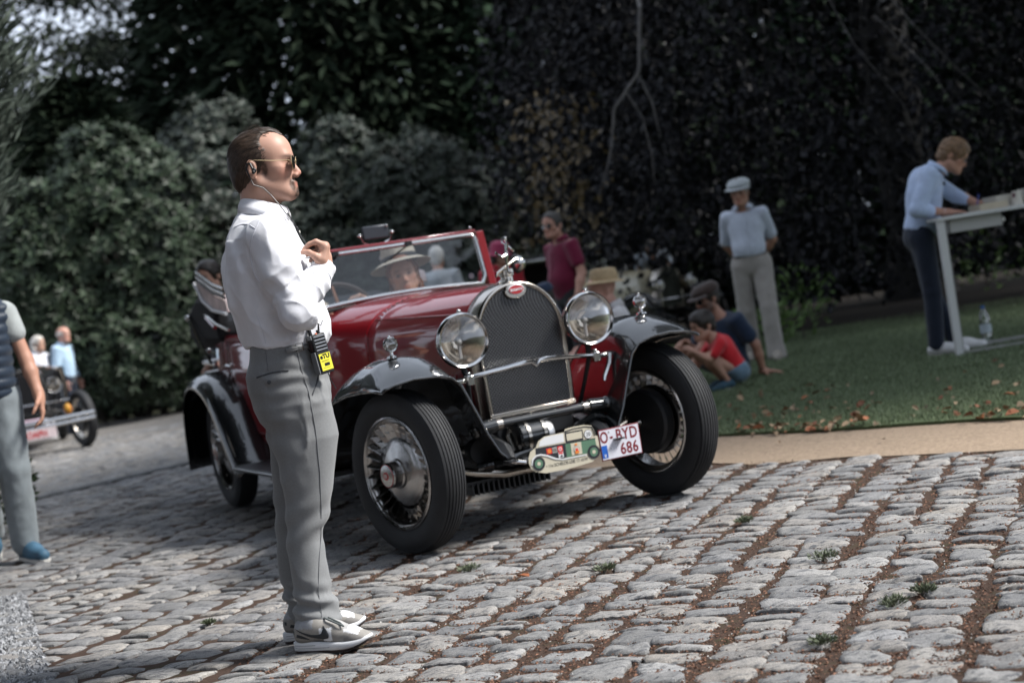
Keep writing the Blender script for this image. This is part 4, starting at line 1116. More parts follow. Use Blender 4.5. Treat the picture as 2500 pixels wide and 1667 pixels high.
# wheels
def wheel(c, side, steer):
    """side -1: outer face towards -x of the car"""
    root = bpy.data.objects.new('wheel', None); COL.objects.link(root); root.parent = car
    root.location = c; root.rotation_euler = (0, 0, steer + (0 if side < 0 else math.pi))
    Rr = .372
    prof = [(.252, .050), (.262, .060), (.285, .068), (.315, .0705), (.338, .066), (.354, .058)]
    tread = []
    xs = np.linspace(.056, -.056, 8)
    for i, x in enumerate(xs[:-1]):
        x2 = xs[i + 1]; cr_ = lambda q: Rr - .010 * (q / .056) ** 2
        tread += [(cr_(x) , x - .001), (cr_(x2), x2 + .0045), (cr_(x2) - .009, x2 + .004), (cr_(x2) - .009, x2 + .0005)]
    p = prof + tread + [(r, -x) for r, x in reversed(prof)]
    MB().lathe([(r, -x) for r, x in p], (0, 0, 0), 'x', 64).build('tyre', RUBBER, root, auto=25)
    # sipes cut in the tread: small blocks along the ribs
    rim = MB().lathe([(-.0, 0)], n=3) if False else None
    MB().lathe([(.258, -.050), (.258, -.062), (.250, -.066), (.243, -.060), (.240, -.052), (.234, -.056), (.228, -.050), (.222, -.030), (.222, .035), (.240, .045), (.250, .060), (.258, .055)], (0, 0, 0), 'x', 56).build('rim', ALU, root, auto=30)
    MB().lathe([(.0, -.118), (.030, -.118), (.050, -.114), (.058, -.106), (.058, -.066), (.066, -.062), (.068, -.050), (.085, -.046), (.115, -.042), (.150, -.032), (.170, -.014), (.170, .0), (.16, .004), (.0, .004)], (0, 0, 0), 'x', 40).build('wheel_disc', ALU, root, auto=30)
    hb = MB().lathe([(.0505, -.1150), (.0525, -.1140), (.0525, -.1148), (.0505, -.1160)], (0, 0, 0), 'x', 32).build('hub_ring', BRED, root)
    MB().lathe([(.0, -.1205), (.018, -.1200), (.019, -.118)], (0, 0, 0), 'x', 24).build('hub_badge', BRED, root)
    Mt = Matrix(((0, 0, -1, -.1212), (-1, 0, 0, 0), (0, 1, 0, 0), (0, 0, 0, 1)))
    text_obj('hub_lettering', 'EB', .022, pm('hub_letter', (.55, .5, .47), .4, .5), root, Mt, .0004, bold=.0006)
    NVN = 28
    vm = MB()
    me0 = None
    for i in range(NVN):
        a = 2 * math.pi * i / NVN
        if me0 is None:
            mbv = MB(); rings = []
            for t in (0, .5, 1):
                r0 = .160 + .068 * t; tw = rad(50 - 16 * t); wd = .030 + .006 * t
                rings.append([(-.018 - .02 * t + wd * math.cos(tw) * q, r0, wd * math.sin(tw) * q) for q in (-1, 1)] )
            mbv.loft([r + [(x + .002, y, z + .003) for x, y, z in reversed(r)] for r in rings], closed=True, cap=True)
            o = mbv.build('vane', ALU, root, smooth=False); me0 = o.data
        else:
            o = link('vane', me0, root)
        o.rotation_euler = (a, 0, 0)
    MB().lathe([(.0, .02), (.150, .02), (.157, .03), (.157, .075), (.145, .085), (.0, .085)], (0, 0, 0), 'x', 36).build('brake_drum', IRON, root, auto=30)
    return root
TR = .6485
wheel((-TR, 0, .372), -1, rad(14.1)); wheel((TR, 0, .372), 1, rad(14.1))
wheel((-TR, 3.18, .372), -1, 0); wheel((TR, 3.18, .372), 1, 0)

# headlamps
for sgn in (-1, 1):
    c = (sgn * .325, -.10, .909)
    h = MB().lathe([(.0, .17), (.03, .165), (.065, .14), (.095, .10), (.113, .05), (.118, .0)], c, 'y', 36).build('headlamp', BLACK if False else CHROME, car)
    MB().lathe([(.108, -.008), (.112, -.016), (.119, -.020), (.126, -.012), (.128, .002), (.124, .014), (.116, .014)], c, 'y', 44).build('headlamp_rim', CHROME, h)
    MB().lathe([(.112, -.004), (.09, .05), (.065, .085), (.04, .105), (.012, .115), (.0, .116)], c, 'y', 36).build('reflector', pm('reflector', (.78, .72, .64), .12, 1.0), h)
    MB().lathe([(.0, -.026), (.04, -.024), (.08, -.019), (.110, -.010)], c, 'y', 36).build('headlamp_glass', LENS, h)
    MB().sphere((c[0], c[1] + .05, c[2] - .005), (.016, .022, .016)).tube([(c[0], c[1] + .05, c[2]), (c[0], c[1] + .05, c[2] - .08)], .008, 6).build('bulb', WHITEP, h)
    MB().sphere((c[0] + .004, c[1], c[2] + .134), .010).box((c[0] + .004, c[1], c[2] + .126), (.02, .018, .012)).build('rim_clip', CHROME, h)
    MB().tube([(c[0], c[1] + .05, .80), (c[0] + sgn * -.01, c[1] + .04, .74)], [.016, .014], 8).build('headlamp_post', IRON, car)
    MB().tube([(c[0] - sgn * .01, -.06, .73), (c[0] - sgn * .03, .0, .60), (c[0] - sgn * .07, .06, .44)], [.012, .010, .012], 7).build('lamp_stay', IRON, car)
tb = MB()
tb.tube([(-.38, -.09, .735), (-.30, -.115, .742), (-.18, -.13, .752), (-.06, -.135, .762), (-.022, -.135, .762), (0, -.135, .742), (.022, -.135, .762), (.06, -.135, .762), (.18, -.13, .752), (.30, -.115, .738), (.345, -.10, .735)], [.010, .011, .012, .013, .012, .013, .012, .013, .012, .011, .010], 10)
tb = tb.build('tie_bar', CHROME, car)
for sgn in (-1, 1):
    MB().box((sgn * .325, -.105, .728), (.035, .045, .045)).lathe([(.0, -.03), (.014, -.03), (.014, .03), (.0, .03)], (sgn * .325, -.105, .735), 'z', 10).box((sgn * .365, -.095, .728), (.05, .03, .018)).build('tie_bar_clamp', CHROME, tb, bevel=.004)
MB().tube([(.405, -.10, .735), (.395, -.10, .69), (.36, -.10, .63), (.352, -.105, .61)], [.012, .012, .010, .006], 6).box((.39, -.10, .733), (.06, .012, .02)).build('horn_bracket', CHROME, tb)
# front of the chassis
MB().tube([(-.235, -.12, .508), (.225, -.12, .508)], .021, 12).build('cross_tube', BLACK, car)
for x in (-.225, .222): MB().lathe([(.0, -.016), (.026, -.016), (.026, .016), (.0, .016)], (x, -.12, .508), 'x', 14).build('tube_clamp', NICKEL, car)
for sgn in (-1, 1):
    MB().tube([(sgn * .24, -.12, .508), (sgn * .33, -.12, .50)], [.034, .036], 14).sphere((sgn * .335, -.12, .50), .040).build('shock_absorber', BLACK, car)
    MB().lathe([(.0, -.03), (.055, -.03), (.06, -.02), (.06, .03), (.0, .03)], (sgn * .315, -.06, .40), 'y', 22).build('friction_damper', IRON, car)
    MB().tube([(sgn * .255, -.27, .35), (sgn * .25, -.2, .39), (sgn * .25, .0, .43), (sgn * .25, .6, .44), (sgn * .27, 3.6, .44)], [.025, .04, .045, .05, .05], 8).build('chassis_rail', IRON, car)
    sp = MB()
    for k_ in range(5): sp.box((sgn * .27, -.02 + .02 * k_, .345 - .010 * k_), (.045, .62 - .1 * k_, .007), Matrix.Rotation(rad(-2), 3, 'X'))
    sp.build('leaf_spring', IRON, car)
    MB().tube([(sgn * .256, -.268, .352), (sgn * .235, -.27, .345), (sgn * .20, -.285, .335), (sgn * .185, -.285, .336)], [.012, .012, .010, .008], 8).build('wing_stay', CHROME, car)
MB().tube([(-.56, 0, .37), (-.44, .0, .335), (-.33, -.02, .30), (-.2, -.03, .272), (-.05, -.035, .272), (.1, -.035, .272), (.2, -.03, .28), (.33, -.02, .30), (.44, .0, .335), (.56, 0, .37)], [.02, .022, .02, .022, .022, .022, .022, .02, .022, .02], 12).build('front_axle', NICKEL, car)
MB().tube([(-.50, .16, .30), (.50, .16, .30)], .012, 8).build('track_rod', NICKEL, car)
MB().tube([(-.36, -.12, .335), (-.22, -.16, .345), (-.10, -.16, .36)], [.02, .02, .02], 10).build('front_shackle', BLACK, car)
MB().tube([(.16, -.10, .42), (.25, -.14, .46), (.33, -.12, .44), (.37, -.06, .36)], [.018, .020, .018, .015], 8).build('spring_hanger', BLACK, car)
MB().tube([(.345, -.14, .38), (.42, -.12, .40), (.47, -.05, .41)], [.010, .010, .012], 8).build('steering_arm', NICKEL, car)
dy = MB().lathe([(.0, -.10), (.066, -.10), (.074, -.09), (.074, .035), (.066, .045)], (-.045, -.10, .425), 'x', 28).build('dynamo', BLACK, car, auto=30)
MB().lathe([(.066, .045), (.064, .06), (.055, .078), (.035, .088), (.0, .09)], (-.045, -.10, .425), 'x', 28).build('dynamo_cap', pm('aluminium_cap', (.62, .63, .65), .35, .9), dy)
for x in (-.10, -.02): MB().lathe([(.0755, -.008), (.0785, -.008), (.0785, .008), (.0755, .008)], (x, -.10, .425), 'x', 28).build('dynamo_strap', NICKEL, dy)
MB().tube([(-.13, -.05, .50), (-.16, -.06, .44), (-.15, -.08, .37)], [.014, .012, .014], 8).build('dynamo_bracket', NICKEL, dy)
MB().box((0, .02, .45), (.40, .10, .08)).box((-.02, -.15, .335), (.30, .10, .02)).box((0, .35, .36), (.36, .5, .22)).build('crankcase', IRON, car, bevel=.01)
for i in range(16):
    MB().box((-.36 + i * .026, .12, .225), (.008, .30, .05)).build('sump_fin', IRON, car, smooth=False) if i == 0 else None
fin = [o for o in bpy.data.objects if o.name.startswith('sump_fin')][0]
for i in range(1, 16):
    o = link('sump_fin', fin.data, car); o.location = (i * .026, 0, 0)
MB().box((-.165, .14, .252), (.42, .30, .02)).build('sump_tray', IRON, car, smooth=False)
MB().tube([(-.30, .3, .30), (-.36, 1.2, .26), (-.38, 3.2, .30), (-.38, 4.0, .30)], .03, 8).build('exhaust_pipe', NICKEL, car)
MB().tube([(0, .6, .33), (0, 3.0, .34)], .05, 8).build('propeller_shaft', IRON, car)
MB().box((0, 3.18, .36), (1.2, .1, .1)).build('rear_axle', IRON, car, bevel=.03)
MB().box((0, 3.5, .46), (.7, .6, .22)).build('fuel_tank', IRON, car, bevel=.06)

# number plate
PY = -.30
PRED = pm('plate_red', (0.16, 0.008, 0.014), .45)
PW = pm('plate_white', (0.60, 0.60, 0.66), .4)
pl = MB().box((.281, PY, .3375), (.212, .003, .142)).build('number_plate', PRED, car, bevel=.001)
MB().box((.281, PY - .002, .3375), (.203, .002, .133)).build('plate_field', PW, pl)
text_obj('plate_lettering', 'O', .073, PRED, pl, at(.2005, PY - .0032, .369), .0004, sx=.70, bold=.0015)
MB().box((.238, PY - .0034, .366), (.015, .0012, .009)).build('plate_lettering', PRED, pl, smooth=False)
text_obj('plate_lettering', 'BYD', .073, PRED, pl, at(.318, PY - .0032, .369), .0004, sx=.78, bold=.0015, space=1.08)
text_obj('plate_lettering', '686', .073, PRED, pl, at(.322, PY - .0032, .303), .0004, sx=.82, bold=.0015, space=1.08)
MB().box((.1945, PY - .0032, .3065), (.029, .0012, .058)).build('country_strip', pm('euro_blue', (.015, .10, .42), .4), pl)
text_obj('plate_lettering', 'B', .020, WHITEP, pl, at(.1945, PY - .0042, .288), .0003)
for z in (.392, .32): MB().sphere((.228, PY - .003, z), (.004, .003, .004), 8).build('plate_screw', NICKEL, pl)
MB().box((.281, PY + .03, .36), (.03, .06, .02)).box((.1, PY + .012, .375), (.40, .012, .02)).box((-.1, -.2, .36), (.03, .2, .02)).build('plate_bracket', IRON, car, smooth=False)
# rally plaque
PC = pm('plaque_cream', (.50, .46, .36), .5); PKW = pm('plaque_white', (.62, .63, .64), .45); PK = pm('plaque_black', (.018, .02, .025), .45); PG = pm('plaque_green', (.085, .17, .11), .5)
out_ = [(-.187, .352), (-.174, .377), (-.143, .392), (-.128, .416), (-.094, .432), (.004, .433), (.014, .446), (.05, .4485), (.110, .4475), (.146, .438), (.156, .415), (.158, .39), (.169, .386), (.171, .35), (.166, .321), (.156, .295), (.123, .276), (.003, .268), (-.112, .270), (-.162, .285), (-.182, .304), (-.189, .328)]
plq = MB().prism(out_, .004, at(0, PY, 0)).build('rally_plaque', PC, car, smooth=False)
def dec(name, poly, mat, k=1, par=None): return MB().prism(poly, .0008, at(0, PY - .0042 - .0009 * (k - 1), 0)).build(name, mat, par or plq, smooth=False)
def circ(x, z, r, n=28): return [(x + r * math.cos(2 * math.pi * i / n), z + r * math.sin(2 * math.pi * i / n)) for i in range(n)]
def rect(x, z, a, b): return [(x - a, z - b), (x + a, z - b), (x + a, z + b), (x - a, z + b)]
dec('plaque_bonnet_top', [(-.128, .393), (-.120, .416), (-.090, .429), (.001, .429), (-.002, .391)], PKW)
dec('plaque_bonnet', [(-.146, .389), (.001, .385), (0, .321), (-.041, .318), (-.075, .333), (-.117, .352), (-.15, .354)], PK)
dec('plaque_body', [(.0015, .381), (.154, .377), (.156, .335), (.145, .326), (.104, .319), (.0015, .320)], PG)
dec('plaque_door', [(.028, .378), (.081, .376), (.079, .322), (.026, .323)], PC, 2)
dec('plaque_window', [(.008, .431), (.099, .429), (.096, .383), (.006, .385)], PK, 1)
dec('plaque_pane', [(.014, .424), (.093, .423), (.091, .391), (.013, .392)], PC, 2)
dec('plaque_sill', [(.0, .3845), (.156, .3795), (.156, .3765), (.0, .3815)], PK, 2)
dec('plaque_roof_line', [(.006, .433), (.05, .4385), (.11, .4375), (.143, .429), (.150, .41), (.1515, .39), (.156, .39), (.154, .414), (.147, .433), (.11, .4415), (.05, .4425), (.004, .437)], PK, 2)
dec('plaque_roundel_ring', circ(.1225, .403, .0205), PK, 2); dec('plaque_roundel', circ(.1225, .403, .0185), PKW, 3)
text_obj('plaque_number', '20', .024, PK, plq, at(.1225, PY - .0072, .4025), .0003)
dec('plaque_wing', [(-.180, .318), (-.172, .345), (-.150, .360), (-.125, .360), (-.095, .350), (-.055, .328), (-.02, .318), (.10, .316), (.10, .311), (-.022, .313), (-.06, .322), (-.098, .343), (-.127, .353), (-.148, .353), (-.166, .341), (-.173, .318)], PKW, 3)
for cx_ in (-.1425, .137):
    dec('plaque_tyre', circ(cx_, .319, .031), PK, 3); dec('plaque_wheel', circ(cx_, .319, .020), PG, 4); dec('plaque_hub', circ(cx_, .319, .0085), PC, 5)
OR = pm('plaque_orange', (.65, .20, .03), .5); RD = pm('plaque_red', (.60, .03, .03), .5); GY = pm('plaque_grey', (.36, .35, .32), .5)
dec('plaque_sticker', rect(-.082, .364, .013, .0125), RD, 2); dec('plaque_sticker', circ(-.082, .364, .0095, 16), OR, 3)
dec('plaque_sticker', rect(-.054, .364, .0115, .0125), GY, 2)
for sx_ in (-.06, -.054, -.048): dec('plaque_sticker', rect(sx_, .364, .0012, .008), PK, 3)
dec('plaque_sticker', rect(-.027, .364, .0125, .0125), RD, 2)
dec('plaque_sticker', circ(-.027, .364, .0085, 16), PKW, 3); dec('plaque_sticker', circ(-.027, .364, .0045, 14), RD, 4)
dec('plaque_sticker', rect(-.027, .337, .0125, .0125), PKW, 2); dec('plaque_sticker', rect(-.027, .345, .0105, .0035), RD, 3); dec('plaque_sticker', [(-.035, .328), (-.019, .328), (-.024, .338)], PK, 3)
dec('plaque_crest', circ(.0535, .347, .017, 20), GY, 3); dec('plaque_crest', circ(.0535, .345, .012, 18), PC, 4); dec('plaque_crest', rect(.0535, .334, .010, .006), OR, 5); dec('plaque_crest', rect(.0535, .345, .006, .006), RD, 5); dec('plaque_crest', rect(.0535, .3685, .006, .004), OR, 4)
text_obj('plaque_lettering', '• 11e SCHELDE-LEIE 17.10.99', .0200, PK, plq, at(-.003, PY - .0045, .2965) @ Matrix.Rotation(rad(-1.5), 4, 'Z'), .0003, sx=.86)
# ================================================================== PEOPLE
class Field:
    """signed distance field on a grid; smooth unions of simple bodies, meshed as ONE continuous surface"""
    def __init__(s, lo, hi, h):
        s.h = h; s.lo = np.array(lo, float)
        n = np.ceil((np.array(hi, float) - s.lo) / h).astype(int) + 1
        s.ax = [s.lo[i] + h * np.arange(n[i]) for i in range(3)]
        s.f = np.full(tuple(n), 1.0, np.float32)
    def _sl(s, lo, hi, m_):
        r = []
        for i in range(3):
            a = int(np.floor((lo[i] - m_ - s.lo[i]) / s.h)); b = int(np.ceil((hi[i] + m_ - s.lo[i]) / s.h)) + 1
            a = max(a, 0); b = min(b, s.f.shape[i])
            if b <= a: return None
            r.append(slice(a, b))
        return tuple(r)
    def _apply(s, lo, hi, fun, k, mode):
        sl = s._sl(lo, hi, k + 2.5 * s.h)
        if sl is None: return s
        X = s.ax[0][sl[0]][:, None, None]; Y = s.ax[1][sl[1]][None, :, None]; Z = s.ax[2][sl[2]][None, None, :]
        d = fun(X, Y, Z).astype(np.float32); a = s.f[sl]
        if mode == 'u':
            r = np.minimum(a, d)
            if k > 0: r = r - np.maximum(k - np.abs(a - d), 0) ** 2 / (4 * k)
        else:
            d = -d; r = np.maximum(a, d)
            if k > 0: r = r + np.maximum(k - np.abs(a - d), 0) ** 2 / (4 * k)
        s.f[sl] = r
        return s
    def cone(s, a, b, ra, rb, k=.02, mode='u'):
        a = np.array(a, float); b = np.array(b, float); d = b - a; L2 = max(float(d @ d), 1e-9); rm = max(ra, rb)
        def fun(X, Y, Z):
            t = np.clip(((X - a[0]) * d[0] + (Y - a[1]) * d[1] + (Z - a[2]) * d[2]) / L2, 0, 1)
            return np.sqrt((X - a[0] - t * d[0]) ** 2 + (Y - a[1] - t * d[1]) ** 2 + (Z - a[2] - t * d[2]) ** 2) - (ra + (rb - ra) * t)
        return s._apply(np.minimum(a, b) - rm, np.maximum(a, b) + rm, fun, k, mode)
    def chain(s, P, R, k=.02):
        for i in range(len(P) - 1): s.cone(P[i], P[i + 1], R[i], R[i + 1], k)
        return s
    def ell(s, c, r, k=.02, M=None, mode='u'):
        c = np.array(c, float); r = np.array(r, float); rm = r.max() if M is not None else r
        M_ = np.eye(3) if M is None else np.array(M)          # columns = local axes
        def fun(X, Y, Z):
            dx, dy, dz = X - c[0], Y - c[1], Z - c[2]
            u = [dx * M_[0, i] + dy * M_[1, i] + dz * M_[2, i] for i in range(3)]
            k0 = np.sqrt(sum((u[i] / r[i]) ** 2 for i in range(3))) + 1e-9
            k1 = np.sqrt(sum((u[i] / r[i] ** 2) ** 2 for i in range(3))) + 1e-9
            return k0 * (k0 - 1) / k1
        return s._apply(c - rm, c + rm, fun, k, mode)
    def box(s, c, hd, r, k=.01, M=None, mode='u'):
        c = np.array(c, float); hd = np.array(hd, float); M_ = np.eye(3) if M is None else np.array(M); rm = np.linalg.norm(hd) if M is not None else hd
        def fun(X, Y, Z):
            dx, dy, dz = X - c[0], Y - c[1], Z - c[2]
            q = [np.abs(dx * M_[0, i] + dy * M_[1, i] + dz * M_[2, i]) - hd[i] + r for i in range(3)]
            return np.sqrt(sum(np.maximum(v, 0) ** 2 for v in q)) + np.minimum(np.maximum(np.maximum(q[0], q[1]), q[2]), 0) - r
        return s._apply(c - rm, c + rm, fun, k, mode)
    def stack(s, tab, k=.02, p=2.3, y0=0.0):
        """tab rows (z, x_back, x_front, half_width[, y_centre])"""
        tab = sorted(tab); zs = np.array([t[0] for t in tab]); xb = np.array([t[1] for t in tab]); xf = np.array([t[2] for t in tab]); hw = np.array([t[3] for t in tab])
        yc = np.array([t[4] if len(t) > 4 else y0 for t in tab])
        lo = (xb.min(), (yc - hw).min(), zs[0]); hi = (xf.max(), (yc + hw).max(), zs[-1])
        def fun(X, Y, Z):
            z = np.clip(Z, zs[0], zs[-1]).ravel()
            cx = np.interp(z, zs, (xb + xf) / 2)[None, None, :]; rx = np.interp(z, zs, (xf - xb) / 2)[None, None, :]; ry = np.interp(z, zs, hw)[None, None, :]; cy = np.interp(z, zs, yc)[None, None, :]
            q = (np.abs((X - cx) / rx) ** p + np.abs((Y - cy) / ry) ** p) ** (1 / p)
            d = (q - 1) * np.minimum(rx, ry)
            return np.maximum(d, np.maximum(zs[0] - Z, Z - zs[-1]))
        return s._apply(lo, hi, fun, k, 'u')
    def cut(s, p, n, k=.0):
        """keep the side the normal n points away from"""
        n = np.array(n, float); n /= np.linalg.norm(n); p = np.array(p, float)
        X = s.ax[0][:, None, None]; Y = s.ax[1][None, :, None]; Z = s.ax[2][None, None, :]
        d = ((X - p[0]) * n[0] + (Y - p[1]) * n[1] + (Z - p[2]) * n[2]).astype(np.float32)
        s.f = np.maximum(s.f, d)
        return s
    def mesh(s):
        f = s.f; S = f < 0
        c = [S[i:S.shape[0] - 1 + i, j:S.shape[1] - 1 + j, k:S.shape[2] - 1 + k] for i in (0, 1) for j in (0, 1) for k in (0, 1)]
        cnt = sum(q.astype(np.int8) for q in c)
        ii, jj, kk = np.nonzero((cnt > 0) & (cnt < 8))
        n = len(ii)
        idx = np.full(cnt.shape, -1, np.int32); idx[ii, jj, kk] = np.arange(n)
        acc = np.zeros((n, 3), np.float32); num = np.zeros(n, np.float32)
        for ax in range(3):
            o = [a for a in range(3) if a != ax]
            for p in (0, 1):
                for q in (0, 1):
                    b = [0, 0, 0]; b[o[0]] = p; b[o[1]] = q; e = list(b); e[ax] = 1
                    va = f[ii + b[0], jj + b[1], kk + b[2]]; vb = f[ii + e[0], jj + e[1], kk + e[2]]
                    x = (va < 0) != (vb < 0)
                    t = np.where(x, va / np.where(x, va - vb, 1), 0)
                    pos = np.tile(np.array(b, np.float32), (n, 1)); pos[:, ax] = t
                    acc += pos * x[:, None]; num += x
        V = (np.stack([ii, jj, kk], 1) + acc / num[:, None]) * s.h + s.lo
        F = []
        for ax in range(3):
            sl0 = [slice(None)] * 3; sl1 = [slice(None)] * 3; sl0[ax] = slice(0, -1); sl1[ax] = slice(1, None)
            a, b = S[tuple(sl0)], S[tuple(sl1)]
            e = np.stack(np.nonzero(a != b), 1); o = [q for q in range(3) if q != ax]
            ok = (e[:, o[0]] > 0) & (e[:, o[1]] > 0) & (e[:, o[0]] < f.shape[o[0]] - 1) & (e[:, o[1]] < f.shape[o[1]] - 1)
            e = e[ok]; ins = a[tuple(e.T)]
            def cell(d0, d1):
                g = e.copy(); g[:, o[0]] += d0; g[:, o[1]] += d1; return idx[tuple(g.T)]
            q = np.stack([cell(-1, -1), cell(0, -1), cell(0, 0), cell(-1, 0)], 1)
            flip = ins if ax != 1 else ~ins
            q[~flip] = q[~flip][:, ::-1]
            F.append(q)
        F = np.concatenate(F); F = F[(F >= 0).all(1)]
        return V.astype(np.float64), F
def vnormals(V, F):
    n = np.cross(V[F[:, 2]] - V[F[:, 0]], V[F[:, 3]] - V[F[:, 1]])
    N = np.stack([sum(np.bincount(F[:, k], n[:, a], len(V)) for k in range(4)) for a in range(3)], 1)
    return unit(N)
def relax(V, F, it=1, lam=.5):
    for _ in range(it):
        A = np.zeros_like(V); c = np.zeros(len(V))
        for k in range(4):
            for d in (1, 3):
                j = F[:, (k + d) % 4]
                for a in range(3): A[:, a] += np.bincount(F[:, k], V[j, a], len(V))
                c += np.bincount(F[:, k], minlength=len(V))
        V = V + lam * (A / np.maximum(c, 1)[:, None] - V)
    return V
def field_obj(name, Fd, mat, parent, smooth_it=1, disp=None, cols=None, thin=0):
    V, F = Fd.mesh()
    if smooth_it: V = relax(V, F, smooth_it)
    if disp is not None:
        N = vnormals(V, F); V = V + N * disp(V, N)[:, None]
    me = np_mesh(name, V, F, cols=cols(V) if cols else None)
    o = link(name, me, parent, None, mat)
    return o, V, F

def rotm(yaw=0, pitch=0, roll=0):
    """head turn: yaw to the left, pitch down, roll"""
    return np.array(Matrix.Rotation(rad(yaw), 3, 'Z') @ Matrix.Rotation(rad(pitch), 3, 'Y') @ Matrix.Rotation(rad(roll), 3, 'X'))
def lp_(O, R, p, s=1.0): return np.asarray(O) + s * (R @ np.asarray(p, float))
def add_head(F, O, R, s=1.0, neck_to=None, chin=1.0, fine=True, jaw=1.0):
    P = lambda *p: lp_(O, R, p, s)
    def E(c, r, k=.02, mode='u'): F.ell(P(*c), np.array(r) * s, k * s, R, mode)
    def C(a, b, ra, rb, k=.02, mode='u'): F.cone(P(*a), P(*b), ra * s, rb * s, k * s, mode)
    if neck_to is not None: F.cone(P(.0, 0, -.05), neck_to, .056 * s, .060 * s, .03)
    E((.012, 0, .048), (.100, .074, .086)); E((.062, 0, .050), (.060, .062, .068), .03)
    E((.062, 0, -.028), (.056, .056, .082), .03)
    for q in (-1, 1):
        C((.012, .054 * q * jaw, -.048), (.092, .022 * q, -.090), .021, .020, .03)
        E((.075, .043 * q, -.012), (.028, .024, .026), .02)
    E((.103, 0, -.091), (.024, .024, .020), .02)
    C((.104, -.034, .030), (.104, .034, .030), .015, .015, .02)
    for q in (-1, 1): E((.122, .032 * q, .006), (.018, .016, .012), .012, 's')
    for q in (-1, 1): E((.099, .032 * q, .006), (.0135, .0135, .0125), .004)
    C((.112, 0, .020), (.135, 0, -.026), .0085, .0115, .012)
    for q in (-1, 1): E((.127, .0115 * q, -.034), (.0105, .0085, .0085), .006)
    C((.1175, -.016, -.0575), (.1175, .016, -.0575), .0078, .0078, .007); C((.1165, -.014, -.0715), (.1165, .014, -.0715), .0085, .0085, .007)
    if fine: C((.1285, -.022, -.0645), (.1285, .022, -.0645), .0034, .0028, .004, 's')
    for q in (-1, 1):
        E((-.006, .075 * q, .002), (.019, .011, .033), .008)
        E((.000, .0865 * q, .002), (.010, .007, .019), .006, 's')
def face_cols(V, O, R, s, skin, hairc=None, beard=None, lips=None, eyes=True, brows=True, flush=0.25):
    Q = (V - np.asarray(O)) @ R / s
    col = np.tile(np.array(skin, float), (len(V), 1))
    n_ = fbm(V * 25, 2)[:, None]
    col *= 0.9 + .2 * n_
    red = np.array([1.12, .82, .80])
    inh = (np.linalg.norm(Q - np.array([.06, 0, .0]), axis=1) < .17)
    x, y, z = Q.T
    def blend(mask, c, a=1.0):
        m_ = np.clip(mask, 0, 1)[:, None] * a; col[:] = col * (1 - m_) + np.array(c) * m_
    g = lambda c, r: np.exp(-(((Q - np.array(c)) / np.array(r)) ** 2).sum(1)) * inh
    for q in (-1, 1): blend(g((.095, .045 * q, -.02), (.03, .025, .02)), np.array(skin) * red, flush * 2)
    blend(g((.138, 0, -.025), (.018, .016, .016)), np.array(skin) * red, flush * 2)
    blend(np.clip(1.6 * g((.122, 0, -.0645), (.014, .021, .0105)), 0, 1), lips or np.array(skin) * np.array([.85, .55, .55]), .8)
    hc = np.array(hairc if hairc is not None else (.05, .035, .025))
    if brows:
        for q in (-1, 1): blend(np.clip(2 * g((.114, .034 * q, .030), (.016, .020, .0055)), 0, 1), hc, .75)
    if eyes:
        for q in (-1, 1):
            blend(np.clip(2.2 * g((.112, .032 * q, .006), (.012, .0120, .0048)), 0, 1), (.36, .32, .30), .7)
            blend(np.clip(3 * g((.113, .032 * q, .006), (.012, .0058, .0058)), 0, 1), (.03, .025, .02), 1)
            blend(np.clip(2 * g((.108, .032 * q, .0135), (.012, .0155, .0028)), 0, 1), np.array(skin) * .35, .7)
    if beard:
        for c, r, a in beard['spots']: blend(np.clip(2.2 * g(c, r), 0, 1) * (.7 + .6 * vnoise(Q * 260)), beard['col'], a)
    return np.clip(col, 0, 1)
def add_hand(F, wr, d, nrm, side, s=1.0, curl=0.35, k=.006, spread=.12, thumb=.6, r=1.0):
    """wr wrist, d direction of the fingers, nrm direction the palm faces, side: +1 when the thumb lies on the d x nrm side"""
    d = unit(np.array(d, float)); nrm = np.array(nrm, float); nrm = unit(nrm - d * (nrm @ d)); w_ = np.cross(d, nrm) * side    # towards the thumb
    wr = np.array(wr, float)
    M_ = np.stack([d, w_, nrm], 1)
    F.box(wr + d * .050 * s, np.array([.050, .040, .0135]) * s, .012 * s, .012, M_)
    F.cone(wr - d * .02 * s, wr + d * .03 * s, .026 * s, .026 * s, .02)
    for i, (off, ln) in enumerate(((.030, .078), (.010, .086), (-.010, .080), (-.029, .062))):
        p = wr + (d * .094 + w_ * off) * s; a = 0.0; dd = d + w_ * off * spread * 6
        dd = unit(dd); rr = .0088 * s * r
        for j, fr in enumerate((.45, .3, .25)):
            a = curl * (0.7 + j * .55) * (1 + .12 * i)
            cur = unit(dd * math.cos(a) + nrm * math.sin(a))
            q = p + cur * ln * fr * s
            F.cone(p, q, rr, rr * .93, k); p = q; rr *= .93
            dd = cur if j == 0 else dd
    p0 = wr + (d * .022 + w_ * .030 + nrm * .006) * s; p1 = p0 + unit(d * .7 + w_ * .75 + nrm * thumb * .5) * .045 * s; p2 = p1 + unit(d + w_ * .15 + nrm * thumb) * .032 * s; p3 = p2 + unit(d + nrm * thumb * 1.2 - w_ * .1) * .024 * s
    F.cone(p0, p1, .0155 * s, .0115 * s, .010); F.cone(p1, p2, .0112 * s, .0098 * s, k); F.cone(p2, p3, .0098 * s, .0085 * s, k)

def fabric(name, col, rough=.85, bump=.35, var=.08, bscale=30, bdist=.006, sheen=.2, stretch=None):
    return pm('cloth_' + name, col, rough, var=var, vscale=14, bump=bump, bscale=bscale, bdist=bdist, sheen=sheen, spec=.25, stretch=stretch)
SKINM = pm('skin', (.5, .3, .22), .48, attr=True, bump=.12, bscale=180, bdist=.001, spec=.4)

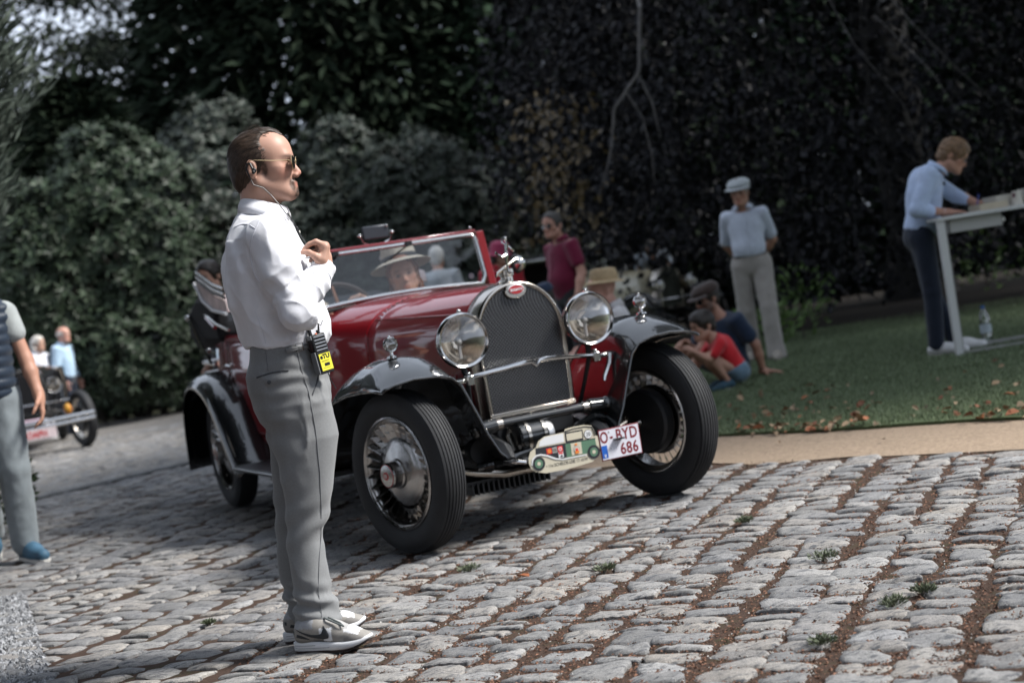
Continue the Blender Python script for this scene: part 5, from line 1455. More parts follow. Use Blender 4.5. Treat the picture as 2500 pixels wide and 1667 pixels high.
def fold_disp(amp, sc_, seed=0.0, st=(1, 1, 1), ridge=True):
    st = np.array(st)
    def f(V, N):
        n_ = fbm(V * sc_ * st + seed, 3)
        if ridge: n_ = 1 - np.abs(2 * n_ - 1) * 2
        else: n_ = n_ * 2 - 1
        return amp * n_
    return f

def std(h=1.75):
    """joints of a standing adult, facing +x"""
    s = h / 1.75
    J = dict(pel=(0, 0, .96), chest=(.0, 0, 1.27), neck=(-.005, 0, 1.455), head=(.035, 0, 1.605),
             shl=(0, .185, 1.405), shr=(0, -.185, 1.405), ell=(-.03, .235, 1.13), elr=(-.03, -.235, 1.13), wrl=(.06, .24, .89), wrr=(.06, -.24, .89),
             hipl=(0, .092, .92), hipr=(0, -.092, .92), knl=(.02, .10, .50), knr=(.02, -.10, .50), anl=(-.01, .11, .085), anr=(-.01, -.11, .085), tol=(.16, .13, .025), tor=(.16, -.13, .025))
    return {k: np.array(v, float) * s for k, v in J.items()}, s

def torso_frame(J):
    z = unit(J['neck'] - J['pel']); y = J['shl'] - J['shr']; y = unit(y - z * (y @ z)); x = np.cross(y, z)
    return np.stack([x, y, z], 1)

def person(label, loc, rz, J, s, head=(0, 0, 0), skin=(.50, .30, .22), top=None, legs=None, shoe=(.03, .03, .03), hair=None, group=None, h=.0115,
           belly=1.0, width=1.0, hands=None, arms=('l', 'r'), dolegs=True, face=None, hs=1.0, extra=None, build=1.0):
    root = thing('person', label, 'person', loc, rad(rz), group)
    Rt = torso_frame(J); R = rotm(*head)
    allp = np.array(list(J.values()))
    lo = allp.min(0) - np.array([.22, .22, .10]); hi = allp.max(0) + np.array([.24, .22, .27])
    hd = J['head']
    up = Rt[:, 2]
    # ---- body
    F = Field(lo, hi, h)
    def torso(F, inf=0.0, k=.06):
        pel, ch = J['pel'], J['chest']
        F.ell(pel + Rt @ np.array([-.005, 0, -.01]) * s, np.array([.105 + inf, (.155 + inf) * width, .125 + inf]) * s, k, Rt)
        mid = pel * .5 + ch * .5
        F.ell(mid + Rt @ np.array([.012 * belly, 0, 0]) * s, np.array([(.108 + inf) * (.6 + .4 * belly), (.142 + inf) * width, .17]) * s, k, Rt)
        if belly > 1.05: F.ell(mid + Rt @ np.array([.06 * (belly - 1) * 2, 0, -.03]) * s, np.array([.11 + inf, (.13 + inf) * width, .14]) * s, k, Rt)
        F.ell(ch + Rt @ np.array([.0, 0, .01]) * s, np.array([.112 + inf, (.160 + inf) * width, .175 + inf * .5]) * s, k, Rt)
        F.cone(J['shl'] - Rt @ np.array([0, .02, 0]), J['shr'] + Rt @ np.array([0, .02, 0]), (.052 + inf) * s, (.052 + inf) * s, k)
        F.cone(J['chest'] + Rt @ np.array([-.01, 0, .10]) * s, J['neck'], .09 * s + inf, .055 * s + inf * .6, k)
    torso(F, -.014)
    for q in arms:
        sh, el, wr = J['sh' + q], J['el' + q], J['wr' + q]
        F.cone(sh, el, .047 * s * build, .038 * s * build, .03); F.cone(el, el * .65 + wr * .35, .040 * s * build, .040 * s * build, .02); F.cone(el * .65 + wr * .35, wr, .040 * s * build, .026 * s, .02)
        hd_ = (hands or {}).get(q)
        sg = 1 if q == 'l' else -1
        if hd_ is None: dd = unit(wr - el); hd_ = dict(d=dd, n=(0, -sg, 0), side=None, curl=.35)
        d_ = np.array(hd_['d'], float); n_ = np.array(hd_['n'], float)
        th = np.array(hd_.get('thumb', (1, 0, 0)), float)
        side = 1 if np.cross(unit(d_), n_) @ th > 0 else -1
        add_hand(F, wr, d_, n_, side, s * hd_.get('s', 1.0), hd_.get('curl', .35), .006, r=1.12)
    if dolegs:
        for q in 'lr':
            hp, kn, an, to = J['hip' + q], J['kn' + q], J['an' + q], J['to' + q]
            F.cone(hp, kn, .072 * s, .050 * s, .03); F.cone(kn, kn * .7 + an * .3, .050 * s, .052 * s, .02); F.cone(kn * .7 + an * .3, an, .052 * s, .034 * s, .02)
            F.cone(an, to, .034 * s, .026 * s, .02)
    add_head(F, hd, R, s * hs, J['neck'] + up * -.02 * s, fine=False)
    fc = face or {}
    field_obj('body', F, SKINM, root, 1, None, lambda V: face_cols(V, hd, R, s * hs, skin, **fc))
    # ---- shirt
    if top:
        F = Field(lo, hi, h)
        inf = top.get('inf', .008)
        torso(F, inf)
        for q in arms:
            sh, el, wr = J['sh' + q], J['el' + q], J['wr' + q]; r0 = top.get('r', .064) * s
            if top.get('sleeve', 'long') == 'long':
                F.cone(sh, el, r0, r0 * .82, .03); F.cone(el, el + (wr - el) * top.get('to', .93), r0 * .82, r0 * .62, .02)
            elif top['sleeve'] == 'half':
                F.cone(sh, el, r0, r0 * .85, .03); F.cone(el, el + (wr - el) * .12, r0 * .86, r0 * .84, .02)
            elif top['sleeve'] == 'short':
                F.cone(sh, sh + (el - sh) * top.get('sl', .6), r0, r0 * .96, .03)
        F.cut(J['pel'] + up * top.get('hem', -.02) * s, -up)
        F.cut(J['neck'] + up * -.012 * s + Rt @ np.array([.03, 0, 0]), up + Rt @ np.array([.42, 0, 0]))
        o, V, Fc = field_obj('shirt' if 'name' not in top else top['name'], F, top['mat'], root, 1, fold_disp(top.get('fold', .006), top.get('fs', 7), top.get('seed', 1.3), (1, 1, .55)))
        if top.get('collar'):
            nb = J['neck'] + up * top.get('cz', .022) * s
            mb = MB(); rings = []
            for t in range(17):
                a = rad(-150 + 300 * t / 16) + math.pi
                c_, s__ = math.cos(a), math.sin(a)
                b0 = nb + Rt @ np.array([c_ * .080 + .008, s__ * .074, -.005 + .012 * -c_ - .012]) * s
                b1 = nb + Rt @ np.array([c_ * .070 + .006, s__ * .064, .03 - .020 * c_]) * s
                b2 = nb + Rt @ np.array([c_ * .100 + .010, s__ * .104, -.008 - .034 * max(c_, 0) + .002]) * s
                rings.append([tuple(b0), tuple(b1), tuple(b2)])
            mb.loft(rings, closed=False).build('collar', top['mat'], root, solid=.003)
        if top.get('placket'):
            ch = J['chest']
            mb = MB()
            N_ = vnormals(V, Fc)
            pts = []
            for t in np.linspace(.15, -.42, 8):
                p = ch + Rt @ np.array([.3, 0, t]) * s
                w2 = V - p; fr = w2 @ Rt
                sel = np.argmin(fr[:, 1] ** 2 * 4 + fr[:, 2] ** 2 * 4 + (fr[:, 0] < -.3) * 1 - .0 * fr[:, 0])
                pts.append(V[sel] + Rt[:, 0] * .002)
            mb.tube([tuple(p) for p in pts], .007, 5).build('placket', top['mat'], root)
        if top.get('badge') is not None:
            pass
    # ---- trousers
    if legs and dolegs:
        F = Field(lo, hi, h)
        inf = legs.get('inf', .008)
        F.ell(J['pel'] + Rt @ np.array([-.01, 0, -.02]) * s, np.array([.112 + inf, (.158 + inf) * width, .125 + inf]) * s, .05, Rt)
        F.ell(J['pel'] + up * .06 * s, np.array([.105 + inf, (.145 + inf) * width, .08]) * s, .05, Rt)
        r0 = legs.get('r', .088) * s; rk = legs.get('rk', .066) * s; ra = legs.get('ra', .058) * s
        for q in 'lr':
            hp, kn, an = J['hip' + q], J['kn' + q], J['an' + q]
            F.cone(hp, kn, r0, rk, .04)
            if legs.get('len', 'long') == 'long':
                e = kn + (an - kn) * legs.get('to', .98); F.cone(kn, e, rk, ra, .02)
                if legs.get('flare'): F.cone(e - (an - kn) * .12, e, ra * 1.02, ra * 1.12, .02)
            else:
                F.cone(hp + (kn - hp) * .5, kn, r0 * .9, rk * 1.02, .02)
        F.cut(J['pel'] + up * legs.get('waist', .075) * s, up)
        field_obj('trousers' if legs.get('len', 'long') == 'long' else 'shorts', F, legs['mat'], root, 1, fold_disp(legs.get('fold', .006), 8, 4.1, (1, 1, .5)))
        if legs.get('belt'):
            pts = []
            for t in range(26):
                a = 2 * math.pi * t / 26
                pts.append(tuple(J['pel'] + Rt @ np.array([math.cos(a) * (.108 + inf) + .002, math.sin(a) * (.149 + inf) * width, legs.get('waist', .075) - .018]) * s))
            rb_ = MB().tube(pts, .014, 6, closed=True); rb_.build('belt', legs['belt'], root)
    # ---- shoes
    if dolegs and shoe is not None:
        sm = pm('shoe_%d' % int(sum(shoe) * 1000), shoe, .6, var=.2)
        so = pm('sole_white', (.62, .60, .56), .6)
        for q in 'lr':
            an, to = J['an' + q], J['to' + q]
            d = to - an; d[2] = 0; d = unit(d); sd = np.array([-d[1], d[0], 0]); up_ = np.array([0, 0, 1.0])
            tilt = (to - an)[2] + (.06 * s)
            F = Field(np.minimum(an, to) - .16, np.maximum(an, to) + .16, .008)
            heel = an + np.array([0, 0, -.045]) * s - d * .03 * s; toe = to + d * .04 * s
            M_ = np.stack([unit(toe - heel), sd, np.cross(unit(toe - heel), sd)], 1)
            F.chain([heel + up_ * .012, heel + (toe - heel) * .55 + up_ * .012, toe + up_ * .004], [.040 * s, .046 * s, .034 * s], .02)
            F.cone(an - d * .015 * s, heel + up_ * .02, .042 * s, .040 * s, .02); F.cone(an + d * .01, heel + (toe - heel) * .6 + up_ * .02, .040 * s, .034 * s, .03)
            n_ = M_[:, 2]
            F.cut(heel - n_ * .030 * s, -n_)
            ob, V, Fc = field_obj('shoe', F, sm, root, 1)
            poly = []
            for t in range(20):
                a = 2 * math.pi * t / 20; L_ = np.linalg.norm(toe - heel) / 2 + .042 * s
                cc = (heel + toe) / 2 - n_ * .036 * s
                poly.append(cc + M_[:, 0] * L_ * math.copysign(abs(math.cos(a)) ** .7, math.cos(a)) + sd * .043 * s * math.copysign(abs(math.sin(a)) ** .7, math.sin(a)))
            MB().loft([[tuple(p) for p in poly], [tuple(p + n_ * .018 * s) for p in poly]], closed=True, cap=True).build('sole', so, ob)
    if hair: add_hair(root, hd, R, s * hs, **hair)
    if extra: extra(root, hd, R, s * hs, Rt, J)
    return root

def add_hair(root, O, R, s, style='short', mat=None, h=.007, disp=.004, face=(.135, 0, -.01), fr=(.090, .098, .098), nape=-.075, infl=.010, curl=0.0, top_cut=None):
    O = np.asarray(O)
    F = Field(O - .2 * s, O + .2 * s, h)
    P = lambda *p: lp_(O, R, p, s)
    if style == 'fringe':
        F.ell(P(.008, 0, .030), np.array([.106, .083, .075]) * s, .0, R)
        F.ell(P(.05, 0, .105), np.array([.13, .062, .085]) * s, .01, R, 's')
    else:
        F.ell(P(.010, 0, .050), np.array([.100 + infl, .074 + infl, .088 + infl * 1.2]) * s, 0, R)
        F.ell(P(.050, 0, .062), np.array([.062 + infl, .060 + infl * .8, .066 + infl]) * s, .03, R)
        F.ell(P(-.03, 0, -.01), np.array([.062 + infl * .6, .062 + infl * .5, .07]) * s, .02, R)
        if style == 'long':
            for q in (-1, 1): F.cone(P(-.01, .065 * q, .03), P(.0, .078 * q, -.17), .03 * s, .026 * s, .03)
            F.cone(P(-.06, 0, .02), P(-.075, 0, -.2), .06 * s, .05 * s, .03)
        if style == 'bob':
            for q in (-1, 1): F.cone(P(-.02, .066 * q, .03), P(-.005, .072 * q, -.06), .034 * s, .03 * s, .03)
            F.cone(P(-.06, 0, .02), P(-.062, 0, -.07), .06 * s, .055 * s, .03)
    F.ell(P(*face), np.array(fr) * s, .006, R, 's')
    for q in (-1, 1): F.ell(P(.012, .088 * q, -.012), np.array([.032, .024, .042]) * s, .004, R, 's')
    if style not in ('long', 'bob'): F.cut(P(0, 0, nape), -R[:, 2] + R[:, 0] * .25)
    def dsp(V, N):
        Q = (V - O) @ R
        if curl: return curl * (fbm(Q * 48, 2) * 2 - 1)
        return disp * (fbm(Q * np.array([30, 75, 40]) + 3, 3) * 2 - 1)
    return field_obj('hair', F, mat, root, 1, dsp)[0]

def hat_lathe(root, name, O, R, s, prof, mat, off=(0, 0, .10), tilt=0.0, sx=1.0, sy=1.0, n=32):
    M_ = Matrix(R.tolist()) @ Matrix.Rotation(rad(tilt), 3, 'Y') @ Matrix.Diagonal((sx, sy, 1))
    c = lp_(O, R, off, s)
    return MB().lathe([(r * s, z * s) for r, z in prof], tuple(c), 'z', n, M_).build(name, mat, root, solid=.003)
def sunglasses(root, O, R, s, mat_l, mat_f, r=.021, oval=1.0, name='sunglasses'):
    P = lambda *p: tuple(lp_(O, R, p, s))
    fr = MB()
    for q in (-1, 1):
        fr.tube([P(.126 - .012 * abs(math.sin(a)) * 0 - .010 * (abs(.034 * q + r * math.cos(a)) / .055) ** 2, .034 * q + r * math.cos(a), .006 + r * oval * math.sin(a)) for a in np.linspace(0, 2 * math.pi, 20)[:-1]], .0016 * s, 5, closed=True)
        fr.tube([P(.117, .056 * q, .012), P(.08, .072 * q, .016), P(.0, .078 * q, .022), P(-.012, .077 * q, .012)], .0014 * s, 5)
    fr.tube([P(.126, -.013, .010), P(.130, 0, .013), P(.126, .013, .010)], .0014 * s, 5)
    f = fr.build(name, mat_f, root)
    for q in (-1, 1):
        rg = [P(.1262 - .010 * (abs(.034 * q + r * math.cos(a)) / .055) ** 2, .034 * q + r * math.cos(a), .006 + r * oval * math.sin(a)) for a in np.linspace(0, 2 * math.pi, 20)[:-1]]
        MB().add(rg, [tuple(range(len(rg)))]).build('lens', mat_l, f, smooth=False, solid=.001)
    return f
# ------------------------------------------------------------------ the standing man in front
AX, AY = -0.80, 5.34
def L2(x, z, y=5.34):
    """point measured on the plane through the man (5.32 m away), moved along the line of sight to depth y -> his local frame"""
    k_ = y / 5.32
    return np.array([x * k_ - AX, y - AY, HC + (z - HC) * k_])
LA = 'man in white shirt and grey trousers standing on the cobbles wearing sunglasses and an earpiece'
pa = thing('person', LA, 'person', (AX, AY, 0))
OA = L2(-.771, 1.648); RA = rotm(-3, 0, 0); SA = 1.02
SKA = (.47, .275, .205)
hair_m = pm('hair_brown', (.050, .033, .023), .5, var=.45, vscale=30, stretch=(1, 6, 1), bump=.4, bscale=160, bdist=.002)
F = Field((-.36, -.38, -.02), (.40, .36, 1.82), .0048)
F.cone(OA + np.array([-.006, 0, -.05]), L2(-.785, 1.45), .060, .064, .03)
F.cone(L2(-.805, 1.60), L2(-.805, 1.52), .030, .034, .03)
F.ell(L2(-.79, 1.36), (.09, .15, .12), .05); F.cone(L2(-.785, 1.42, 5.19), L2(-.785, 1.42, 5.49), .05, .05, .05)
F.ell(L2(-.79, 1.15), (.10, .13, .2), .06); F.ell(L2(-.79, .93), (.10, .14, .12), .06)
for y_, dx in ((5.255, 0), (5.43, -.028)):
    F.chain([L2(-.78, .88, y_), L2(-.765 + dx, .66, y_), L2(-.80 + dx, .44, y_), L2(-.825 + dx, .25, y_), L2(-.83 + dx, .09, y_), L2(-.80 + dx, .05, y_)], [.07, .055, .038, .036, .032, .03], .03)
add_head(F, OA, RA, SA)
# right arm and hand
shR, elR, wrR = L2(-.785, 1.425, 5.155), L2(-.715, 1.150, 5.115), L2(-.600, 1.287, 5.235)
F.chain([shR, elR, wrR], [.045, .038, .029], .02)
hy = 5.235
def H(x, z, dy=0.0): return L2(x, z, hy + dy)
F.box(H(-.592, 1.325, .012), (.016, .040, .046), .014, .012, rotm(0, 8, 0))
F.cone(H(-.600, 1.285), H(-.594, 1.32), .028, .027, .012)
kn = [(-.585, 1.358, -.026), (-.581, 1.360, -.004), (-.580, 1.354, .018), (-.583, 1.344, .038)]
for i, (x, z, dy) in enumerate(kn):
    s_ = (1, 1.05, .98, .82)[i]; dr = -.004 * i
    p = [H(x, z, dy), H(x - .028 * s_, z + .020 + dr, dy - .003), H(x - .052 * s_, z + .014 + dr * 2, dy - .002), H(x - .072 * s_, z + .002 + dr * 2.5, dy)]
    F.chain(p, [.0115, .0098, .0090, .0078], .005)
    F.ell(p[0], (.012, .011, .012), .006)
F.cone(H(-.605, 1.300, -.030), H(-.622, 1.328, -.046), .017, .0135, .012); F.cone(H(-.622, 1.328, -.046), H(-.643, 1.345, -.040), .0125, .0108, .006); F.cone(H(-.643, 1.345, -.040), H(-.665, 1.349, -.030), .0105, .0085, .005)
F.cone(H(-.598, 1.315, -.036), H(-.585, 1.352, -.028), .014, .012, .012)
# left arm hangs on the far side
shL, elL, wrL = L2(-.785, 1.425, 5.525), L2(-.80, 1.16, 5.56), L2(-.76, .93, 5.56)
F.chain([shL, elL, wrL], [.045, .036, .027], .02)
add_hand(F, wrL, (.1, 0, -1), (-.3, -1, 0), 1, .95, .5)
bs = dict(col=(.035, .024, .018), spots=[((.124, 0, -.050), (.012, .024, .0062), .9), ((.112, 0, -.095), (.024, .021, .015), .95), ((.124, .0, -.083), (.009, .012, .008), .85), ((.112, .026, -.068), (.011, .007, .020), .8), ((.112, -.026, -.068), (.011, .007, .020), .8),
                                      ((.036, .068, -.002), (.010, .02, .022), .9), ((.036, -.068, -.002), (.010, .02, .022), .9), ((.07, .05, -.07), (.05, .03, .03), .18), ((.07, -.05, -.07), (.05, .03, .03), .18)])
_, VA, FA = field_obj('body', F, SKINM, pa, 1, None, lambda V: face_cols(V, OA, RA, SA, SKA, (.04, .026, .02), bs, eyes=False, flush=.35))
# hair: receding, combed back
F = Field(OA - .17, OA + .2, .0042)
P = lambda *p: lp_(OA, RA, p, SA)
F.ell(P(.007, 0, .049), (.104, .0775, .0925), 0, RA); F.ell(P(.052, 0, .066), (.060, .054, .070), .03, RA); F.ell(P(-.034, 0, -.01), (.059, .061, .074), .03, RA)
F.ell(P(.150, 0, .030), (.102, .12, .082), .004, RA, 's')
for q in (-1, 1):
    F.ell(P(.100, .060 * q, .096), (.066, .046, .046), .008, RA, 's')
    F.ell(P(.012, .092 * q, -.006), (.025, .026, .040), .004, RA, 's'); F.ell(P(.075, .075 * q, -.03), (.060, .06, .06), .004, RA, 's')
    F.ell(P(.02, .085 * q, -.066), (.052, .05, .036), .004, RA, 's')
F.cut(P(-.055, 0, -.088), -RA[:, 2] + RA[:, 0] * .1)
def hd_(V, N):
    Q = (V - OA) @ RA
    g_ = fbm(Q * np.array([16, 120, 60]) + 3, 3) * 2 - 1
    return .0020 * g_ + .002 * (vnoise(Q * np.array([30, 260, 140])) - .5)
hA, VH, FH = field_obj('hair', F, hair_m, pa, 0, hd_)
# loose strands along the top
sm_ = MB()
for q in range(46):
    y_ = R_.uniform(-.05, .05); x0 = R_.uniform(.02, .10); z0 = .150 - 3.4 * max(0, abs(x0 - .045)) ** 2 * 6 - y_ * y_ * 9
    a = P(x0, y_, z0 - .014); b_ = P(x0 - .03, y_ * 1.05, z0 + R_.uniform(-.002, .008)); c = P(x0 - .07, y_ * 1.1, z0 - .008)
    sm_.tube([tuple(a), tuple(b_), tuple(c)], [.0012, .001, .0004], 3, cap=False)
sm_.build('hair_strands', hair_m, hA)
NH = vnormals(VH, FH); QH = (VH - OA) @ RA
pick = rng.choice(len(VH), 7500); base = VH[pick]; nn = NH[pick]; qh = QH[pick]
dirs = np.stack([-np.ones(len(pick)), np.zeros(len(pick)), -.1 - 1.9 * np.clip((.085 - qh[:, 2]) / .1, 0, 1)], 1) @ RA.T
dirs = unit(dirs + rng.normal(0, .16, dirs.shape)); dirs = unit(dirs - nn * (dirs * nn).sum(1)[:, None])
ln = rng.uniform(.010, .028, len(pick))[:, None]; sd = unit(np.cross(dirs, nn)) * rng.uniform(.0003, .0007, len(pick))[:, None]
b0 = base - dirs * ln * .4 + nn * .0004; b1 = base + dirs * ln * .2 + nn * .0022; b2 = base + dirs * ln * .7 + nn * rng.uniform(.0002, .0025, len(pick))[:, None]
VV = np.stack([b0 - sd, b0 + sd, b1 + sd, b1 - sd, b2], 1); bi = np.arange(len(pick))[:, None] * 5
tag(link('combed_strands', np_mesh('combed_strands', VV.reshape(-1, 3), bi + np.array([0, 1, 2, 3]), bi + np.array([3, 2, 4])), hA, None, pm('hair_strand', (.064, .042, .029), .45, island=.7)), kind='stuff')

SHIRT = pm('white_shirt', (.70, .705, .745), .8, var=.03, vscale=20, bump=.22, bscale=26, bdist=.006, sheen=.2, spec=.25)
F = Field((-.30, -.36, .95), (.40, .36, 1.62), .0052)
tab = [(1.545, -.835, -.70, .064), (1.50, -.868, -.694, .090), (1.465, -.890, -.688, .150), (1.42, -.914, -.672, .188), (1.37, -.934, -.657, .200), (1.32, -.946, -.648, .204), (1.26, -.951, -.641, .200), (1.20, -.946, -.633, .192), (1.14, -.926, -.622, .186), (1.10, -.914, -.617, .182), (1.065, -.906, -.622, .178), (1.040, -.908, -.632, .176), (1.025, -.902, -.642, .170)]
F.stack([(L2(0, z)[2], L2(xb, z)[0], L2(xf, z)[0], w_) for z, xb, xf, w_ in tab], 0, 2.25)
for a, b_, c in ((shR, elR, wrR), (shL, elL, wrL)):
    F.cone(a + np.array([0, 0, -.005]), a * .5 + b_ * .5, .072, .063, .045); F.cone(a * .5 + b_ * .5, b_, .063, .054, .03); F.ell(b_ + np.array([0.004, 0, -.012]), (.052, .050, .053), .03)
    e = b_ + (c - b_) * .62; F.cone(b_, e, .055, .047, .03); F.cone(e, b_ + (c - b_) * .80, .047, .040, .02)
    F.cone(b_ + (c - b_) * .80, b_ + (c - b_) * .985, .0415, .0405, .006)
F.cut(L2(-.77, 1.512), (.2, 0, 1))
_ax = unit(wrR - elR); F.cone(wrR + _ax * .046, wrR + _ax * .07, .05, .05, .0, 's')
F.cut(L2(-.77, 1.040), (-.15, 0, -1))
def shirt_disp(V, N):
    wp = V + .05 * (np.stack([fbm(V * 6, 2), fbm(V * 6 + 40, 2), fbm(V * 6 + 80, 2)], 1) - .5)
    g1 = fbm(wp * np.array([5, 5, 2.6]) + 2.2, 2); r1 = 1 - np.abs(2 * g1 - 1)
    g2 = fbm(wp * np.array([9, 9, 6.5]) + 7.7, 2); r2_ = 1 - np.abs(2 * g2 - 1)
    d = .0085 * (r1 ** 7 - .25) + .0055 * (r2_ ** 8 - .25)
    # folds bunching at the elbow and along the forearm
    for el, wr, sh in ((elR, wrR, shR),):
        ax_ = unit(wr - el); q = V - el; t = q @ ax_; rr = np.linalg.norm(q - t[:, None] * ax_, axis=1)
        wgt = np.exp(-((t - .06) / .10) ** 2) * (rr < .10)
        ph = t * 95 + 3.5 * fbm(V * 11, 2) * 3
        d = d + .0050 * wgt * (1 - 2 * np.abs(np.sin(ph / 2)) ** .7) * (.5 + fbm(V * 9 + 5, 2))
        ax2 = unit(sh - el); t2 = q @ ax2; r2 = np.linalg.norm(q - t2[:, None] * ax2, axis=1)
        w2 = np.exp(-((t2 - .10) / .11) ** 2) * (r2 < .10)
        d = d + .0035 * w2 * np.sin(t2 * 60 + 6 * fbm(V * 8 + 3, 2) + V[:, 0] * 50)
    # long vertical folds on the back, blousing above the belt
    wb = np.exp(-((V[:, 2] - 1.12) / .09) ** 2) * (V[:, 1] > -.25)
    d = d + wb * .0042 * np.sin(V[:, 0] * 52 + V[:, 1] * 40 + 5 * fbm(V * np.array([6, 6, 3]), 2))
    wk = np.exp(-((V[:, 0] + .11) / .07) ** 2) * (V[:, 2] < 1.42) * (V[:, 2] > 1.05)
    d = d + wk * .004 * np.sin(V[:, 0] * 95 + V[:, 2] * 14 + 6 * fbm(V * 4, 2))
    return d * np.clip((1.56 - V[:, 2]) / .08, 0, 1)
shirt, VS, FS = field_obj('shirt', F, SHIRT, pa, 1, shirt_disp)
NS = vnormals(VS, FS)
def snap(V, N, x, z, side=-1, off=.001, ymax=None):
    """surface point facing the viewer at local (x, z)"""
    ok = (V[:, 1] * side > -.02 if ymax is None else V[:, 1] < ymax) & (N[:, 1] * side > .05)
    d = (V[:, 0] - x) ** 2 + (V[:, 2] - z) ** 2 - 0.002 * V[:, 1] * side * 0 + np.where(ok, 0, 9)
    c = np.argsort(d)[:6]; w_ = 1 / (d[c] + 1e-7)
    return (V[c] * w_[:, None]).sum(0) / w_.sum() + unit((N[c] * w_[:, None]).sum(0)) * off
SEAM = pm('white_seam', (.60, .61, .66), .85)
def seam(name, pts, V, N, r, mat, par, y0=5.2, off=.0005, n=14, ymax=None):
    pts = np.array([L2(x, z, y0) for x, z in pts]); t = np.linspace(0, len(pts) - 1, n)
    xs, zs = np.interp(t, range(len(pts)), pts[:, 0]), np.interp(t, range(len(pts)), pts[:, 2])
    Q = np.array([snap(V, N, x, z, off=off, ymax=ymax) for x, z in zip(xs, zs)])
    Q[1:-1] = .25 * Q[:-2] + .5 * Q[1:-1] + .25 * Q[2:]
    return MB().tube([tuple(q) for q in Q], r, 5).build(name, mat, par)
seam('yoke_seam', [(-.885, 1.472), (-.855, 1.478), (-.82, 1.468), (-.795, 1.448)], VS, NS, .0016, SEAM, shirt)
seam('armhole_seam', [(-.775, 1.478), (-.80, 1.44), (-.822, 1.40), (-.832, 1.35), (-.826, 1.29), (-.80, 1.25)], VS, NS, .0018, SEAM, shirt, n=18)
seam('shoulder_dart', [(-.85, 1.17), (-.84, 1.12), (-.835, 1.06)], VS, NS, .0012, SEAM, shirt)
# collar
mb = MB(); rings = []
for t in range(33):
    a = rad(14 + 332 * t / 32); c, s_ = math.cos(a), math.sin(a)
    sp = 1 + .25 * max(0, c) ** 6
    p0 = L2(-.767, 1.528 - .026 * c) + np.array([.070 * c, .062 * s_, -.022]); p1 = L2(-.765, 1.541 - .027 * c) + np.array([.0715 * c, .064 * s_, 0]); p2 = L2(-.766, 1.538 - .027 * c) + np.array([.0755 * c, .068 * s_, 0])
    p3 = L2(-.771, 1.494 - .022 * c - .012 * max(0, c) ** 5) + np.array([.0905 * c * (1 - .06 * (c > 0)), .100 * s_ * sp, 0])
    rings.append([tuple(p0), tuple(p1), tuple(p2), tuple(p2 * .5 + p3 * .5 + np.array([.004 * c, .004 * s_, 0])), tuple(p3)])
mb.loft(rings, closed=False).build('collar', SHIRT, shirt, solid=.0025, auto=0)
for z in (1.485, 1.42):
    MB().lathe([(.0, .002), (.005, .0015), (.0055, 0)], tuple(L2(-.688 if z > 1.45 else -.664, z) + np.array([.002, -.005, 0])), 'x', 10).build('shirt_button', pm('button_white', (.7, .68, .62), .4), shirt)
cf = elR + (wrR - elR) * .82; ax_ = unit(wrR - elR); u_ = unit(np.cross(ax_, (0, 1, 0))); v_ = np.cross(ax_, u_)
MB().tube([tuple(cf + (u_ * math.cos(a) + v_ * math.sin(a)) * .0435) for a in np.linspace(0, 2 * math.pi, 28)[:-1]], .0016, 5, closed=True).build('cuff_seam', SEAM, shirt)

# trousers
TROU = pm('grey_wool', (.19, .195, .198), .85, var=.06, vscale=160, bump=.25, bscale=320, bdist=.001, sheen=.15, spec=.2)
F = Field((-.30, -.30, .02), (.36, .32, 1.10), .005)
pel = [(1.070, -.893, -.650, .166), (1.045, -.894, -.648, .172), (1.0, -.902, -.648, .179), (.955, -.923, -.650, .184), (.90, -.922, -.650, .187), (.84, -.907, -.653, .183), (.80, -.885, -.670, .165), (.76, -.850, -.695, .12), (.725, -.82, -.73, .06)]
F.stack([(L2(0, z)[2], L2(xb, z)[0], L2(xf, z)[0], w_) for z, xb, xf, w_ in pel], 0, 2.4)
legn = [(.88, -.86, -.69, .06), (.84, -.878, -.665, .078), (.80, -.886, -.650, .087), (.71, -.872, -.644, .090), (.64, -.864, -.662, .084), (.56, -.862, -.684, .080), (.45, -.872, -.716, .073), (.40, -.876, -.744, .071), (.36, -.879, -.757, .070), (.29, -.881, -.762, .068), (.20, -.884, -.762, .066), (.14, -.888, -.756, .067), (.105, -.893, -.745, .070), (.075, -.897, -.742, .070)]
legf = [(.88, -.86, -.70, .06), (.84, -.878, -.68, .078), (.80, -.886, -.665, .086), (.71, -.884, -.67, .088), (.656, -.890, -.69, .084), (.56, -.897, -.705, .08), (.52, -.901, -.715, .078), (.40, -.913, -.76, .072), (.30, -.922, -.785, .07), (.20, -.916, -.79, .068), (.13, -.912, -.785, .068), (.095, -.908, -.78, .068)]
F.stack([(L2(0, z, 5.255)[2], L2(xb, z, 5.255)[0], L2(xf, z, 5.255)[0], w_, -.085) for z, xb, xf, w_ in legn], .045, 2.15)
F.stack([(L2(0, z, 5.43)[2], L2(xb, z, 5.43)[0], L2(xf, z, 5.43)[0], w_, .090) for z, xb, xf, w_ in legf], .045, 2.15)
